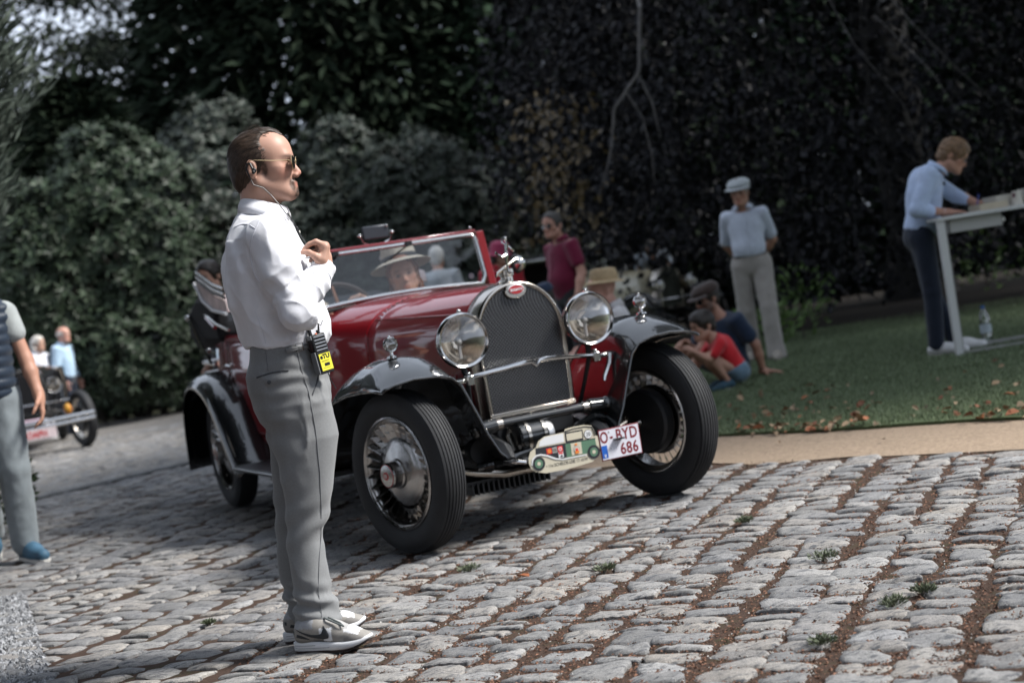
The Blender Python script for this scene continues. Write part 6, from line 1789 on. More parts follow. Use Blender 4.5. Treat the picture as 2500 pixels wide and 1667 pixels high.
def trou_disp(V, N):
    z = V[:, 2]
    g1 = fbm(V * np.array([7, 7, 4.5]) + 9, 3); r1 = 1 - np.abs(2 * g1 - 1)
    d = .005 * (r1 ** 3 * 2 - .6) * np.clip((1.02 - z) / .1, 0, 1)
    # break above the shoes, slack behind the knee, drag lines under the seat
    d = d + .009 * np.exp(-((z - .155) / .055) ** 2) * np.sin(z * 105 + V[:, 0] * 42 + 4 * fbm(V * 9, 2))
    d = d + .0038 * np.exp(-((z - .44) / .10) ** 2) * np.sin(z * 62 - V[:, 0] * 34 + 5 * fbm(V * 6 + 2, 2))
    d = d + .0035 * np.exp(-((z - .76) / .085) ** 2) * np.sin(z * 55 + V[:, 0] * 30 + 4 * fbm(V * 5 + 4, 2)) * (V[:, 0] < .06)
    d = d + .0035 * np.exp(-((z - .93) / .06) ** 2) * np.sin(z * 120 + 5 * fbm(V * 8, 2)) * (V[:, 0] > -.04)
    return d
trou, VT, FT = field_obj('trousers', F, TROU, pa, 1, trou_disp)
NT = vnormals(VT, FT)
TSEAM = pm('grey_seam', (.062, .066, .072), .9)
TSEAM2 = pm('grey_seam_soft', (.10, .105, .112), .9)
seam('side_seam', [(-.742, 1.035), (-.737, .96), (-.722, .86), (-.722, .72), (-.733, .58), (-.752, .45), (-.785, .30), (-.806, .18), (-.808, .09)], VT, NT, .0013, TSEAM2, trou, 5.17, n=60, off=.0010)
seam('side_pocket', [(-.709, 1.025), (-.690, .985), (-.684, .945), (-.692, .90), (-.712, .858)], VT, NT, .0028, TSEAM, trou, 5.17, n=18)
seam('back_pocket', [(-.892, .948), (-.85, .955), (-.80, .958), (-.778, .955)], VT, NT, .0030, TSEAM, trou, 5.17, n=14)
seam('back_dart', [(-.846, 1.03), (-.848, .965)], VT, NT, .0010, TSEAM2, trou, 5.17, n=8)
b_ = snap(VT, NT, *L2(-.849, .926, 5.17)[[0, 2]], off=.001); MB().lathe([(.0, -.003), (.006, -.0025), (.0075, 0)], tuple(b_), 'y', 12).build('pocket_button', TSEAM, trou)
tbp = [snap(VT, NT, *L2(x, z, 5.17)[[0, 2]], off=.003) for x, z in ((-.775, 1.022), (-.745, 1.026), (-.72, 1.027), (-.69, 1.022))]
MB().tube([tuple(p) for p in tbp], .009, 6).build('side_adjuster', TROU, trou)
bk_ = snap(VT, NT, *L2(-.735, 1.027, 5.17)[[0, 2]], off=.012)
MB().tube([tuple(bk_ + np.array([x, 0, z])) for x, z in ((-.012, -.014), (.012, -.012), (.012, .014), (-.012, .012))], .0016, 5, closed=True).build('adjuster_buckle', CHROME, trou)

# trainers
SUEDE = (.26, .245, .225); WHT = (.66, .67, .69); DKP = (.02, .023, .027)
def trainer(heel, yaw, side):
    Rz = np.array(Matrix.Rotation(rad(yaw), 3, 'Z')); heel = np.array(heel)
    f2l = lambda u, v, w_: heel + Rz @ np.array([u, v, w_])
    F = Field(heel - .12 - .22, heel + np.array([.36, .34, .17]), .0042)
    q = lambda *a: f2l(*a)
    M_ = Rz
    F.ell(q(.055, 0, .052), (.052, .036, .045), .0, M_); F.cone(q(.045, 0, .070), q(.085, 0, .074), .036, .036, .02); F.cone(q(.06, 0, .085), q(.088, 0, .085), .036, .040, .02)
    F.cone(q(.09, 0, .075), q(.155, .0, .056), .039, .036, .03); F.cone(q(.155, 0, .050), q(.215, .002, .036), .036, .037, .03); F.ell(q(.248, .004, .028), (.046, .040, .024), .025, M_)
    F.ell(q(.075, 0, .138), (.047, .030, .040), .008, M_, 's')
    F.cut(q(0, 0, .024), (0, 0, -1))
    def cols(V):
        Q = (V - heel) @ Rz; u, v, w_ = Q.T
        c = np.tile(np.array(SUEDE), (len(V), 1))
        c[(u > .118) & (u < .165) & (w_ < .078) & (w_ > .034)] = WHT
        c[(u > .205) & (w_ > .050 - (u - .24) * .28) & (u < .255) & (w_ > .036)] = WHT
        c[(w_ > .082) & (u < .10)] = (.30, .31, .33)
        c[(u > .10) & (u < .215) & (np.abs(v) < .022) & (w_ > .062)] = (.36, .355, .35)
        c[(u > .205) & (w_ < .041 + .01 * np.sin(u * 60))] = (.185, .175, .165)
        c[(u < .13) & (w_ < .042)] = np.array(SUEDE) * .62
        c[(u < .005) & (w_ > .055) & (w_ < .085)] = DKP
        return c
    sh_, V, Fc = field_obj('trainer', F, pm('trainer_upper', SUEDE, .75, attr=True, var=.12, vscale=60, bump=.25, bscale=200, bdist=.001), pa, 1, None, cols)
    Q = (V - heel) @ Rz; NN = vnormals(V, Fc) @ Rz
    # midsole with heel block, raised at the toe
    rings = []
    for t in range(40):
        a = 2 * math.pi * t / 40; c, s_ = math.cos(a), math.sin(a)
        u = .145 + .150 * math.copysign(abs(c) ** .82, c); wd = .0385 + .010 * np.clip((u - .1) / .12, 0, 1) - .006 * np.clip((u - .25) / .05, 0, 1)
        v = wd * math.copysign(abs(s_) ** .75, s_)
        lift = .030 * np.clip((u - .20) / .10, 0, 1) ** 1.8
        top = .034 - .008 * np.clip((u - .1) / .1, 0, 1) + lift * .55
        rings.append([tuple(q(u * .985, v * .95, lift + .002)), tuple(q(u, v, lift + .006)), tuple(q(u, v * 1.03, (lift + top) / 2)), tuple(q(u, v, top - .003)), tuple(q(.145 + (u - .145) * .97, v * .9, top))])
    mb = MB(); n = len(rings); V5 = [p for r in rings for p in r]
    Fq = [(i * 5 + k, ((i + 1) % n) * 5 + k, ((i + 1) % n) * 5 + k + 1, i * 5 + k + 1) for i in range(n) for k in range(4)]
    Fq += [tuple(i * 5 for i in reversed(range(n))), tuple(i * 5 + 4 for i in range(n))]
    so = mb.add(V5, Fq).build('midsole', pm('midsole_white', (.60, .61, .63), .5), sh_, auto=0)
    MB().loft([[tuple(q(.145 + (.150 * math.cos(2 * math.pi * t / 30)) * .97, .041 * math.copysign(abs(math.sin(2 * math.pi * t / 30)) ** .75, math.sin(2 * math.pi * t / 30)), z + .030 * float(np.clip((.145 + .15 * math.cos(2 * math.pi * t / 30) - .2) / .1, 0, 1)) ** 1.8)) for t in range(30)] for z in (-.006, .003)], closed=True, cap=True).build('outsole', pm('outsole_dark', (.03, .02, .018), .8), sh_, smooth=False)
    for (z0, u0, u1) in ((.022, .0, .095), (.013, .0, .15)):
        ps = []
        for u in np.linspace(u0 + .008, u1, 10):
            c = np.clip((u - .145) / .15, -1, 1); th = math.acos(math.copysign(abs(c) ** (1 / .82), c)); wd = .0385 + .010 * np.clip((u - .1) / .12, 0, 1)
            ps.append(tuple(q(u, -(wd * abs(math.sin(th)) ** .75) * 1.035, z0)))
        MB().tube(ps, .0011, 4).build('midsole_groove', pm('groove_grey', (.22, .23, .25), .7), so)
    def surf(u, w_, off=.0014):
        ok = (Q[:, 1] < 0) & (NN[:, 1] < -.1); d = (Q[:, 0] - u) ** 2 + (Q[:, 2] - w_) ** 2 + np.where(ok, 0, 9); c = np.argsort(d)[:5]; ww = 1 / (d[c] + 1e-7)
        p = (Q[c] * ww[:, None]).sum(0) / ww.sum(); return q(u, p[1] - off, w_)
    def band(name, upper, lower, mat, n=16):
        tt = np.linspace(0, 1, n); g_ = lambda L_: (np.interp(tt, np.linspace(0, 1, len(L_)), [p[0] for p in L_]), np.interp(tt, np.linspace(0, 1, len(L_)), [p[1] for p in L_]))
        (ux, uz), (lx, lz) = g_(upper), g_(lower)
        rg = []
        for i in range(n): rg.append([tuple(surf(ux[i] + (lx[i] - ux[i]) * s_, uz[i] + (lz[i] - uz[i]) * s_)) for s_ in (0, .33, .66, 1)])
        return MB().loft(rg, closed=False).build(name, mat, sh_, solid=.001, auto=0)
    BK = pm('trainer_black', DKP, .55)
    cv = lambda x, y: ((x - 310) / 6700 / .93 + .004, (1060 - y + (x - 310) * -.135) / 6700 + .012)
    sw_u = [cv(450, 570), cv(640, 622), cv(850, 660), cv(1000, 655), cv(1080, 620), cv(1120, 540), cv(1128, 445)]
    sw_l = [cv(450, 572), cv(600, 640), cv(760, 700), cv(930, 748), cv(1110, 756), cv(1235, 715), cv(1262, 640), cv(1225, 545), cv(1130, 445)]
    if side < 0: band('swoosh', sw_u, sw_l, BK, 22)
    band('heel_panel', [cv(480, 690), cv(600, 705), cv(770, 770)], [cv(450, 760), cv(600, 778), cv(770, 785)], BK, 8)
    band('heel_tab', [cv(340, 640), cv(390, 640)], [cv(345, 720), cv(385, 715)], BK, 5)
    # laces
    LC = pm('lace_grey', (.10, .115, .115), .8); lm = MB()
    for i in range(5):
        u = .122 + i * .018; w_ = .1055 - i * .0078
        lm.tube([tuple(q(u, -.020, w_ - .010)), tuple(q(u + .004, -.008, w_ + .001)), tuple(q(u + .008, .010, w_ + .001)), tuple(q(u + .01, .022, w_ - .009))], .0026, 5)
    lm.build('laces', pm('lace_white', (.55, .55, .55), .8), sh_)
    MB().tube([tuple(q(.118, -.006, .112)), tuple(q(.145, -.022, .106)), tuple(q(.19, -.030, .088)), tuple(q(.207, -.026, .078)), tuple(q(.19, -.016, .088)), tuple(q(.145, -.008, .108))], .0034, 6).build('lace_bow', LC, sh_)
    return sh_
trainer(L2(-.915, 0, 5.245) * np.array([1, 1, 0]) + np.array([0.006, 0, .004]), -21, -1)
trainer(L2(-.945, 0, 5.42) * np.array([1, 1, 0]) + np.array([0.0, 0, .004]), 6, 1)
MB().lathe([(.040, .065), (.041, .09), (.040, .13)], tuple(L2(-.845, 0, 5.255) * np.array([1, 1, 0])), 'z', 16).build('sock', pm('sock_grey', (.30, .32, .36), .9), pa)

# sunglasses
GOLD = pm('gold_wire', (.60, .46, .26), .25, 1.0)
LENSB = pm('dark_lens', (.012, .013, .012), .06, spec=.8, coat=.5)
sg = MB(); PL = lambda *p: tuple(lp_(OA, RA, p, SA))
for q in (-1, 1):
    sg.tube([PL(.131 - .10 * abs(.035 * q + .0225 * math.cos(a)) ** 1.5, .035 * q + .0225 * math.cos(a), .006 + .0245 * math.sin(a)) for a in np.linspace(0, 2 * math.pi, 26)[:-1]], .0013, 6, closed=True)
    sg.tube([PL(.1255, .0575 * q, .012), PL(.119, .066 * q, .0145), PL(.07, .077 * q, .020), PL(.012, .083 * q, .030), PL(-.006, .084 * q, .030), PL(-.016, .083 * q, .018)], [.0016, .0015, .0012, .0012, .0013, .0016], 6)
sg.tube([PL(.129, -.013, .012), PL(.136, 0, .015), PL(.129, .013, .012)], .0013, 6)
sg = sg.build('sunglasses', GOLD, pa)
for q in (-1, 1):
    rg = [PL(.1315 - .10 * abs(.035 * q + .022 * math.cos(a)) ** 1.5, .035 * q + .022 * math.cos(a), .006 + .024 * math.sin(a)) for a in np.linspace(0, 2 * math.pi, 26)[:-1]]
    MB().add(rg, [tuple(range(len(rg)))]).build('lens', LENSB, sg, smooth=False, solid=.0015)

# earpiece with coiled lead
BLK = pm('black_plastic', (.012, .013, .014), .42)
NA = vnormals(VA, FA)
ep = thing('earpiece', 'black earpiece with a coiled lead worn by the man in the white shirt', 'earpiece', (AX, AY, 0))
MB().sphere(PL(.006, -.089, -.004), (.009, .007, .010)).sphere(PL(.004, -.094, -.010), (.006, .005, .007)).tube([PL(.002, -.09, .002), PL(-.004, -.088, .020), PL(-.014, -.085, .022), PL(-.020, -.083, .004), PL(-.014, -.082, -.022)], [.004, .004, .004, .0036, .003], 6).build('earbud', BLK, ep)
def nearp(x, z, off=.003):
    c1 = snap(VA, NA, x, z, off=off); c2 = snap(VS, NS, x, z, off=off)
    return c1, c2
path_ = [PL(-.014, -.082, -.022), PL(-.006, -.079, -.050), tuple(snap(VA, NA, *L2(-.752, 1.585)[[0, 2]], off=.004)), tuple(snap(VA, NA, *L2(-.732, 1.560)[[0, 2]], off=.004)), tuple(L2(-.722, 1.532, 5.262)), tuple(L2(-.708, 1.508, 5.262)), tuple(L2(-.699, 1.490, 5.275))]
MB().tube(path_, .0019, 6).build('lead', BLK, ep)
a_, b_ = L2(-.699, 1.490, 5.275), L2(-.672, 1.428, 5.29)
co = []
axc = unit(b_ - a_); u_ = unit(np.cross(axc, (0, 1, 0))); v_ = np.cross(axc, u_)
for t in np.linspace(0, 1, 150): co.append(tuple(a_ + (b_ - a_) * t + (u_ * math.cos(t * 2 * math.pi * 14) + v_ * math.sin(t * 2 * math.pi * 14)) * .0045 + np.array([.004, -.004, 0])))
MB().tube(co, .0014, 4).build('coiled_lead', BLK, ep)
MB().tube([tuple(b_ + np.array([.004, -.004, 0])), tuple(L2(-.660, 1.405, 5.27)), tuple(L2(-.650, 1.385, 5.24)), tuple(L2(-.648, 1.358, 5.22))], .0018, 6).build('lead', BLK, ep)
MB().sphere(tuple(L2(-.647, 1.357, 5.215)), (.010, .008, .007)).tube([tuple(L2(-.647, 1.357, 5.215)), tuple(L2(-.62, 1.358, 5.215))], [.006, .005], 8).build('talk_button', BLK, ep)
MB().tube([tuple(L2(-.66, 1.327, 5.22)), tuple(L2(-.640, 1.327, 5.215)), tuple(L2(-.632, 1.315, 5.215)), tuple(L2(-.630, 1.29, 5.215)), tuple(L2(-.632, 1.262, 5.215))], [.0016, .0016, .0018, .0018, .004], 6).build('lead', BLK, ep)

# radio on the belt
rp = L2(-.653, .925, 5.20)
radio = thing('walkie_talkie', 'black two-way radio with a yellow label clipped to the standing man\'s waistband', 'radio', (AX + rp[0], AY + rp[1], rp[2]))
radio.rotation_euler = (rad(0), rad(-2), rad(-52))
radio.rotation_euler.rotate_axis('X', rad(6))
GREYP = pm('radio_grey', (.22, .23, .24), .4, .3)
MB().box((0, 0, .068), (.034, .054, .136)).build('case', BLK, radio, bevel=.004)
MB().box((0, -.0285, .04), (.030, .004, .075)).box((0, -.0285, .128), (.032, .004, .014)).build('side_trim', GREYP, radio, bevel=.001)
MB().box((0, -.0285, .098), (.018, .003, .03)).build('talk_key', pm('key_dark', (.03, .012, .012), .5), radio, bevel=.001)
for i in range(5):
    MB().box((.0185, 0, .082 + i * .0115), (.003, .042, .0022)).build('speaker_slot', pm('slot_light', (.34, .36, .40), .4), radio, smooth=False)
YEL = pm('label_yellow', (.72, .66, .05), .5)
lbm = MB().box((.0182, .002, .039), (.002, .044, .058)).build('label', YEL, radio, smooth=False)
My = lambda y, z: Matrix(((0, 0, 1, .0194), (1, 0, 0, y), (0, 1, 0, z), (0, 0, 0, 1)))
text_obj('label_lettering', 'eTU', .021, BLK, lbm, My(.002, .057), .0002, bold=.001)
MB().box((.0194, .004, .030), (.001, .020, .010)).build('label_box', BLK, lbm, smooth=False)
for z in (.044, .041, .019): MB().box((.0194, .0, z), (.0008, .030, .0012)).build('label_line', pm('label_print', (.30, .27, .02), .6), lbm, smooth=False)
MB().tube([(-.004, -.016, .134), (-.004, -.016, .150), (-.004, -.016, .212)], [.0075, .0065, .005], 10).build('antenna', BLK, radio)
MB().lathe([(.0, .012), (.006, .012), (.0065, 0)], (.002, .012, .136), 'z', 12).build('volume_knob', BLK, radio)
MB().sphere((.012, -.004, .137), (.004, .005, .003)).build('alarm_key', pm('key_orange', (.6, .12, .04), .5), radio)
MB().tube([(.0, .016, .14), (.004, .02, .165), (.012, .012, .172), (.018, .02, .160), (.02, .032, .176)], [.004, .0025, .0016, .0016, .0016], 6).build('radio_lead', BLK, radio)
MB().tube([(.004, .006, .0), (.008, .008, -.03), (.015, .014, -.06)], .0016, 5).build('radio_lead', BLK, radio)
MB().box((-.021, 0, .08), (.006, .03, .07)).build('belt_clip', BLK, radio, bevel=.002)
# ------------------------------------------------------------------ the other people
STRAW = pm('straw_hat', (.46, .34, .20), .8, var=.15, vscale=60, bump=.5, bscale=150, bdist=.002)
PANAMA = pm('panama_hat', (.52, .46, .37), .8, var=.08, vscale=60, bump=.4, bscale=150, bdist=.002)
BAND = pm('hat_band', (.02, .02, .022), .8)
GREYH = pm('hair_grey', (.22, .20, .18), .6, var=.35, vscale=30)
WHITEH = pm('hair_white', (.55, .52, .48), .6, var=.25, vscale=30)
DARKH = pm('hair_dark', (.022, .016, .012), .5, var=.4, vscale=30)
AUB = pm('hair_auburn', (.20, .075, .035), .55, var=.4, vscale=30)
BLOND = pm('hair_blond_curly', (.16, .095, .05), .6, var=.35, vscale=30)
DKF = pm('black_frame', (.012, .012, .013), .4)
SKL, SKT, SKP = (.52, .32, .235), (.40, .225, .15), (.56, .31, .24)
cw = lambda x, y, z=0.0: (CAR[0] + x * math.cos(CYAW) - y * math.sin(CYAW), CAR[1] + x * math.sin(CYAW) + y * math.cos(CYAW), z)
CAR_RZ = -90 + 24.41
def A_(**k): return {a: np.array(b, float) for a, b in k.items()}

def seated(s=1.0):
    return A_(pel=(0, 0, .69), chest=(-.05, 0, .98), neck=(-.07, 0, 1.165), head=(-.025, 0, 1.315), shl=(-.06, .18, 1.115), shr=(-.06, -.18, 1.115), ell=(.12, .22, .90), elr=(.12, -.22, .90), wrl=(.30, .12, .98), wrr=(.30, -.12, .98),
              hipl=(.02, .09, .66), hipr=(.02, -.09, .66), knl=(.46, .12, .70), knr=(.46, -.12, .70), anl=(.62, .12, .42), anr=(.62, -.12, .42), tol=(.78, .12, .40), tor=(.78, -.12, .40))
def band_hat(mat, brim=.155, crown=.105, hh=.10, droop=.01, sx=1.12, off=(.008, 0, .085), tilt=4, band=BAND, pinch=.012):
    def f(root, O, R, s, Rt, J):
        prof = [(brim * s, -droop), (brim * .985, -droop + .004), (brim * .8, .0), (crown * .99, .004), (crown, .012), (crown * .97, hh * .6), (crown * .88, hh * .95), (crown * .6, hh * 1.02), (crown * .25, hh - pinch), (.0, hh - pinch)]
        hat = hat_lathe(root, 'hat', O, R, s, prof, mat, off, tilt, sx)
        if band: hat_lathe(hat, 'hat_band', O, R, s, [(crown * 1.012, .008), (crown * .995, .036)], band, off, tilt, sx)
    return f
J = seated()
J['ell'], J['elr'] = np.array((.16, .24, .92)), np.array((.16, -.24, .92)); J['wrl'], J['wrr'] = np.array((.40, .17, 1.16)), np.array((.38, -.17, 1.12))
person('driver at the steering wheel of the red car in a cream jacket and pale jeans', cw(-.28, 2.15), CAR_RZ, J, 1.0, top=dict(mat=fabric('cream_jacket', (.52, .45, .36)), inf=.016, r=.072, collar=True), legs=dict(mat=fabric('pale_jeans', (.20, .27, .35))), hair=dict(mat=GREYH), face=dict(hairc=(.2, .18, .16)),
       hands=dict(l=dict(d=(.5, -.6, .3), n=(.3, 0, -1), curl=1.0, thumb=(0, -1, 0)), r=dict(d=(.5, .6, .3), n=(.3, 0, -1), curl=1.0, thumb=(0, 1, 0))))
J = seated()
person('passenger with long auburn hair and a wide panama hat behind the red car\'s windscreen', cw(.30, 2.12, -.045), CAR_RZ, J, 1.0, head=(-20, -2, 6), skin=(.55, .30, .21), top=dict(mat=fabric('navy_grey_jacket', (.10, .11, .13)), inf=.014, collar=True), legs=dict(mat=fabric('dark_slacks', (.03, .03, .035))), hair=dict(style='long', mat=AUB), face=dict(hairc=(.12, .06, .03)),
       extra=band_hat(PANAMA, .166, .100, .105, .022, 1.1, (-.004, 0, .082), -7), hs=1.06)
J, s = std(1.68)
person('woman with dark tied-back hair standing beyond the red car\'s folded hood', (-2.20, 12.0, 0), -140, J, s, head=(20, 6, 0), skin=(.46, .26, .185), top=dict(mat=fabric('dark_blouse', (.03, .03, .04)), collar=True), legs=dict(mat=fabric('dark_slacks', (.03, .03, .035))), hair=dict(mat=DARKH, infl=.014), face=dict(hairc=(.03, .02, .015)))
J, s = std(1.66)
person('white-haired person in a pale grey T-shirt seen from behind through the windscreen', (-.68, 17.0, 0), 84, J, s, skin=(.45, .25, .18), top=dict(mat=fabric('pale_grey_tee', (.46, .48, .50)), sleeve='short', inf=.014), legs=dict(mat=fabric('beige_slacks', (.25, .22, .18))), hair=dict(mat=WHITEH, infl=.014), belly=1.15, width=1.08)
J, s = std(1.56)
def cloche(root, O, R, s, Rt, J):
    hat_lathe(root, 'hat', O, R, s, [(.135, -.045), (.128, -.035), (.112, -.02), (.106, .0), (.106, .05), (.092, .095), (.05, .118), (.0, .122)], fabric('pink_felt', (.36, .05, .11)), (.01, 0, .045), 6, 1.1)
person('woman in a raspberry hat and red coat behind the windscreen\'s right post', (.0, 15.8, 0), -70, J, s, head=(30, 4, 0), top=dict(mat=fabric('red_coat', (.42, .015, .03)), inf=.03, collar=True, hem=-.3, r=.075), legs=dict(mat=fabric('red_slacks', (.3, .015, .03))), hair=dict(style='bob', mat=DARKH), extra=cloche, width=1.1)
# maroon polo
J, s = std(1.75)
J['head'] = J['head'] + np.array([.01, 0, 0]); J['ell'] = np.array((-.02, .26, 1.12)); J['wrl'] = np.array((.10, .30, .90))
def shades(mat_l=LENSB, mat_f=DKF, r=.024, oval=.85):
    return lambda root, O, R, s, Rt, J: sunglasses(root, O, R, s, mat_l, mat_f, r, oval)
POLO = fabric('maroon_polo', (.155, .012, .040))
def maroon_extra(root, O, R, s, Rt, J):
    shades()(root, O, R, s, Rt, J)
    MB().lathe([(.033, -.012), (.035, 0), (.033, .012)], tuple(J['wrl'] * .9 + J['ell'] * .1), 'z', 14).build('wristwatch', DKF, root)
person('man in maroon polo shirt and sunglasses standing in front of the cream car', (.62, 15.0, 0), -150, J, s, head=(18, 0, 0), skin=(.48, .26, .19), top=dict(mat=POLO, sleeve='short', inf=.014, r=.072, collar=True, placket=True, hem=-.06), legs=dict(mat=fabric('dark_trousers', (.025, .026, .03))), hair=dict(mat=pm('hair_grey_dark', (.06, .055, .05), .6, var=.3), face=(.125, 0, .0)), belly=1.32, width=1.08, extra=maroon_extra, face=dict(hairc=(.06, .05, .045), eyes=False), build=1.15)
# straw hat, seated low
J = A_(pel=(0, 0, .34), chest=(.04, 0, .62), neck=(.03, 0, .80), head=(.08, 0, .945), shl=(.03, .18, .75), shr=(.03, -.18, .75), ell=(.12, .24, .52), elr=(.12, -.24, .52), wrl=(.32, .16, .48), wrr=(.32, -.16, .48), hipl=(0, .09, .32), hipr=(0, -.09, .32), knl=(.40, .14, .46), knr=(.40, -.14, .46), anl=(.40, .14, .085), anr=(.40, -.14, .085), tol=(.56, .15, .03), tor=(.56, -.15, .03))
person('man in straw hat and white shirt sitting low behind the red car\'s far headlamp', (.88, 12.3, 0), 172, J, 1.0, head=(12, 4, 0), skin=SKP, top=dict(mat=fabric('white_linen', (.62, .60, .60)), inf=.018, r=.075, collar=True), legs=dict(mat=fabric('beige_slacks', (.25, .22, .18))), hair=None, extra=band_hat(STRAW, .132, .094, .090, .016, 1.12, (-.008, 0, .080), -6, None), hs=1.08, belly=1.2)
MB().box((.88, 12.3, .12), (.36, .36, .235)).build('stool', pm('stool_wood', (.12, .08, .05), .7), None, bevel=.02)
tag(bpy.data.objects['stool'], 'low wooden stool under the man in the straw hat', 'stool')
# child in a navy cap
J, s = std(1.06)
def cap_extra(mat, brim=True, btn=None, off=(.0, 0, .062)):
    def f(root, O, R, s, Rt, J):
        hat = hat_lathe(root, 'cap', O, R, s, [(.104, -.005), (.106, .01), (.101, .05), (.075, .088), (.03, .104), (.0, .106)], mat, off, 4, 1.12, .92)
        if brim:
            mb = MB(); rg = []
            for t in range(11):
                a = rad(-62 + 124 * t / 10); c, n_ = math.cos(a), math.sin(a)
                rg.append([tuple(lp_(O, R, (off[0] + .108 * c, .098 * n_, off[2] + .004), s)), tuple(lp_(O, R, (off[0] + .15 * c, .098 * n_, off[2] - .006 - .004 * abs(n_)), s)), tuple(lp_(O, R, (off[0] + .108 * c + .075 * max(0, c), .096 * n_, off[2] - .022 - .010 * abs(n_)), s))])
            mb.loft(rg, closed=False).build('cap_peak', mat, hat, solid=.004)
    return f
person('small child in a navy cap just right of the radiator', (.36, 12.9, 0), 200, J, s, head=(0, 10, 0), skin=SKT, top=dict(mat=fabric('navy_tee', (.02, .028, .05)), sleeve='short', inf=.012), legs=dict(mat=fabric('dark_slacks', (.03, .03, .035))), hair=dict(mat=DARKH), extra=cap_extra(fabric('navy_cap', (.025, .04, .075))), hs=1.18)
# bearded man on the grass
J = A_(pel=(0, 0, .13), chest=(.02, .01, .39), neck=(.06, 0, .565), head=(.13, -.02, .725), shl=(.04, .185, .52), shr=(.05, -.175, .52), ell=(-.08, .25, .29), wrl=(-.15, .205, .055), elr=(.22, -.22, .30), wrr=(.38, -.10, .40), hipl=(.03, .09, .12), hipr=(.03, -.09, .12), knl=(.38, .2, .42), knr=(.36, -.22, .34), anl=(.62, .16, .085), anr=(.62, -.16, .085), tol=(.78, .18, .03), tor=(.78, -.18, .03))
def beard_extra(root, O, R, s, Rt, J):
    sunglasses(root, O, R, s, LENSB, DKF, .027, .8)
    hat = hat_lathe(root, 'flat_cap', O, R, s, [(.108, -.012), (.112, .004), (.108, .04), (.085, .066), (.04, .078), (.0, .08)], fabric('brown_cap', (.045, .030, .025)), (.016, 0, .068), 10, 1.2, .98)
    rg = [[tuple(lp_(O, R, (.016 + r_ * 1.2 * math.cos(a), r_ * math.sin(a), .068 + z_ - .02 * math.cos(a)), s)) for r_, z_ in ((.108, .006), (.135, -.012), (.148, -.016))] for a in np.linspace(-1.1, 1.1, 9)]
    MB().loft(rg, closed=False).build('cap_peak', fabric('brown_cap', (.045, .030, .025)), hat, solid=.005)
    MB().lathe([(.030, -.010), (.031, .010)], tuple(J['wrl'] * .88 + J['ell'] * .12), 'z', 12).build('wristband', DKF, root)
person('bearded man in dark flat cap, sunglasses and navy T-shirt sitting on the grass', (1.83, 13.12, 0), -150, J, 1.0, head=(-2, 8, 0), skin=(.40, .215, .15), top=dict(mat=fabric('navy_shirt', (.018, .032, .062)), sleeve='short', inf=.016, r=.075), legs=dict(mat=fabric('grey_shorts', (.06, .06, .065)), len='short'), hair=dict(mat=DARKH),
       face=dict(hairc=(.03, .022, .018), eyes=False, beard=dict(col=(.045, .034, .028), spots=[((.09, .0, -.085), (.05, .05, .03), .9), ((.07, .05, -.05), (.05, .03, .05), .8), ((.07, -.05, -.05), (.05, .03, .05), .8), ((.12, 0, -.047), (.014, .028, .008), .8)])), hands=dict(l=dict(d=(-.55, .8, -.10), n=(0, 0, -1), curl=.08, thumb=(.8, .5, 0)), r=dict(d=(.8, .4, .1), n=(0, .5, -1), curl=.4, thumb=(0, 1, .4))), extra=beard_extra)
# boy squatting
J = A_(pel=(-.11, 0, .145), chest=(-.03, 0, .315), neck=(.045, 0, .425), head=(.10, 0, .535), shl=(.035, .115, .385), shr=(.035, -.115, .385), ell=(.15, .15, .28), elr=(.15, -.15, .28), wrl=(.24, .06, .355), wrr=(.235, -.08, .345), hipl=(-.10, .06, .13), hipr=(-.10, -.06, .13), knl=(.13, .10, .30), knr=(.13, -.10, .29), anl=(-.01, .08, .06), anr=(-.01, -.08, .06), tol=(.11, .09, .022), tor=(.11, -.09, .022))
person('boy in bright red T-shirt and blue denim shorts squatting on the lawn', (1.66, 12.45, 0), -172, J, .64, head=(10, 6, 0), skin=(.46, .26, .185), top=dict(mat=fabric('red_tee', (.55, .022, .030)), sleeve='short', inf=.022, r=.085, hem=-.12), legs=dict(mat=fabric('denim_shorts', (.13, .20, .26)), len='short', inf=.02, r=.105, rk=.085), shoe=(.02, .06, .09), hair=dict(mat=DARKH, infl=.016, face=(.15, 0, -.02)), hs=1.45, h=.009, face=dict(hairc=(.03, .02, .015)))
# flat cap
J, s = std(1.77)
J.update(A_(shl=(-.01, .172, 1.42), shr=(-.01, -.172, 1.42), ell=(-.13, .222, 1.15), elr=(-.13, -.222, 1.15), wrl=(-.20, .10, 1.0), wrr=(-.20, -.10, .98)))
J['anl'] = np.array((.12, .12, .085)); J['tol'] = np.array((.29, .15, .025)); J['anr'] = np.array((-.12, -.13, .085)); J['tor'] = np.array((.04, -.18, .025)); J['knl'] = np.array((.10, .11, .50)); J['knr'] = np.array((-.03, -.12, .50))
def flat_extra(root, O, R, s, Rt, J):
    m_ = fabric('pale_cap', (.36, .39, .40))
    hat = hat_lathe(root, 'flat_cap', O, R, s, [(.106, -.012), (.112, .004), (.110, .035), (.088, .060), (.04, .072), (.0, .074)], m_, (.018, 0, .075), 10, 1.22, .98)
    rg = [[tuple(lp_(O, R, (.018 + r_ * 1.22 * math.cos(a), r_ * math.sin(a), .075 + z_ - .02 * math.cos(a)), s)) for r_, z_ in ((.106, .006), (.130, -.010), (.142, -.014))] for a in np.linspace(-1.1, 1.1, 9)]
    MB().loft(rg, closed=False).build('cap_peak', m_, hat, solid=.005)
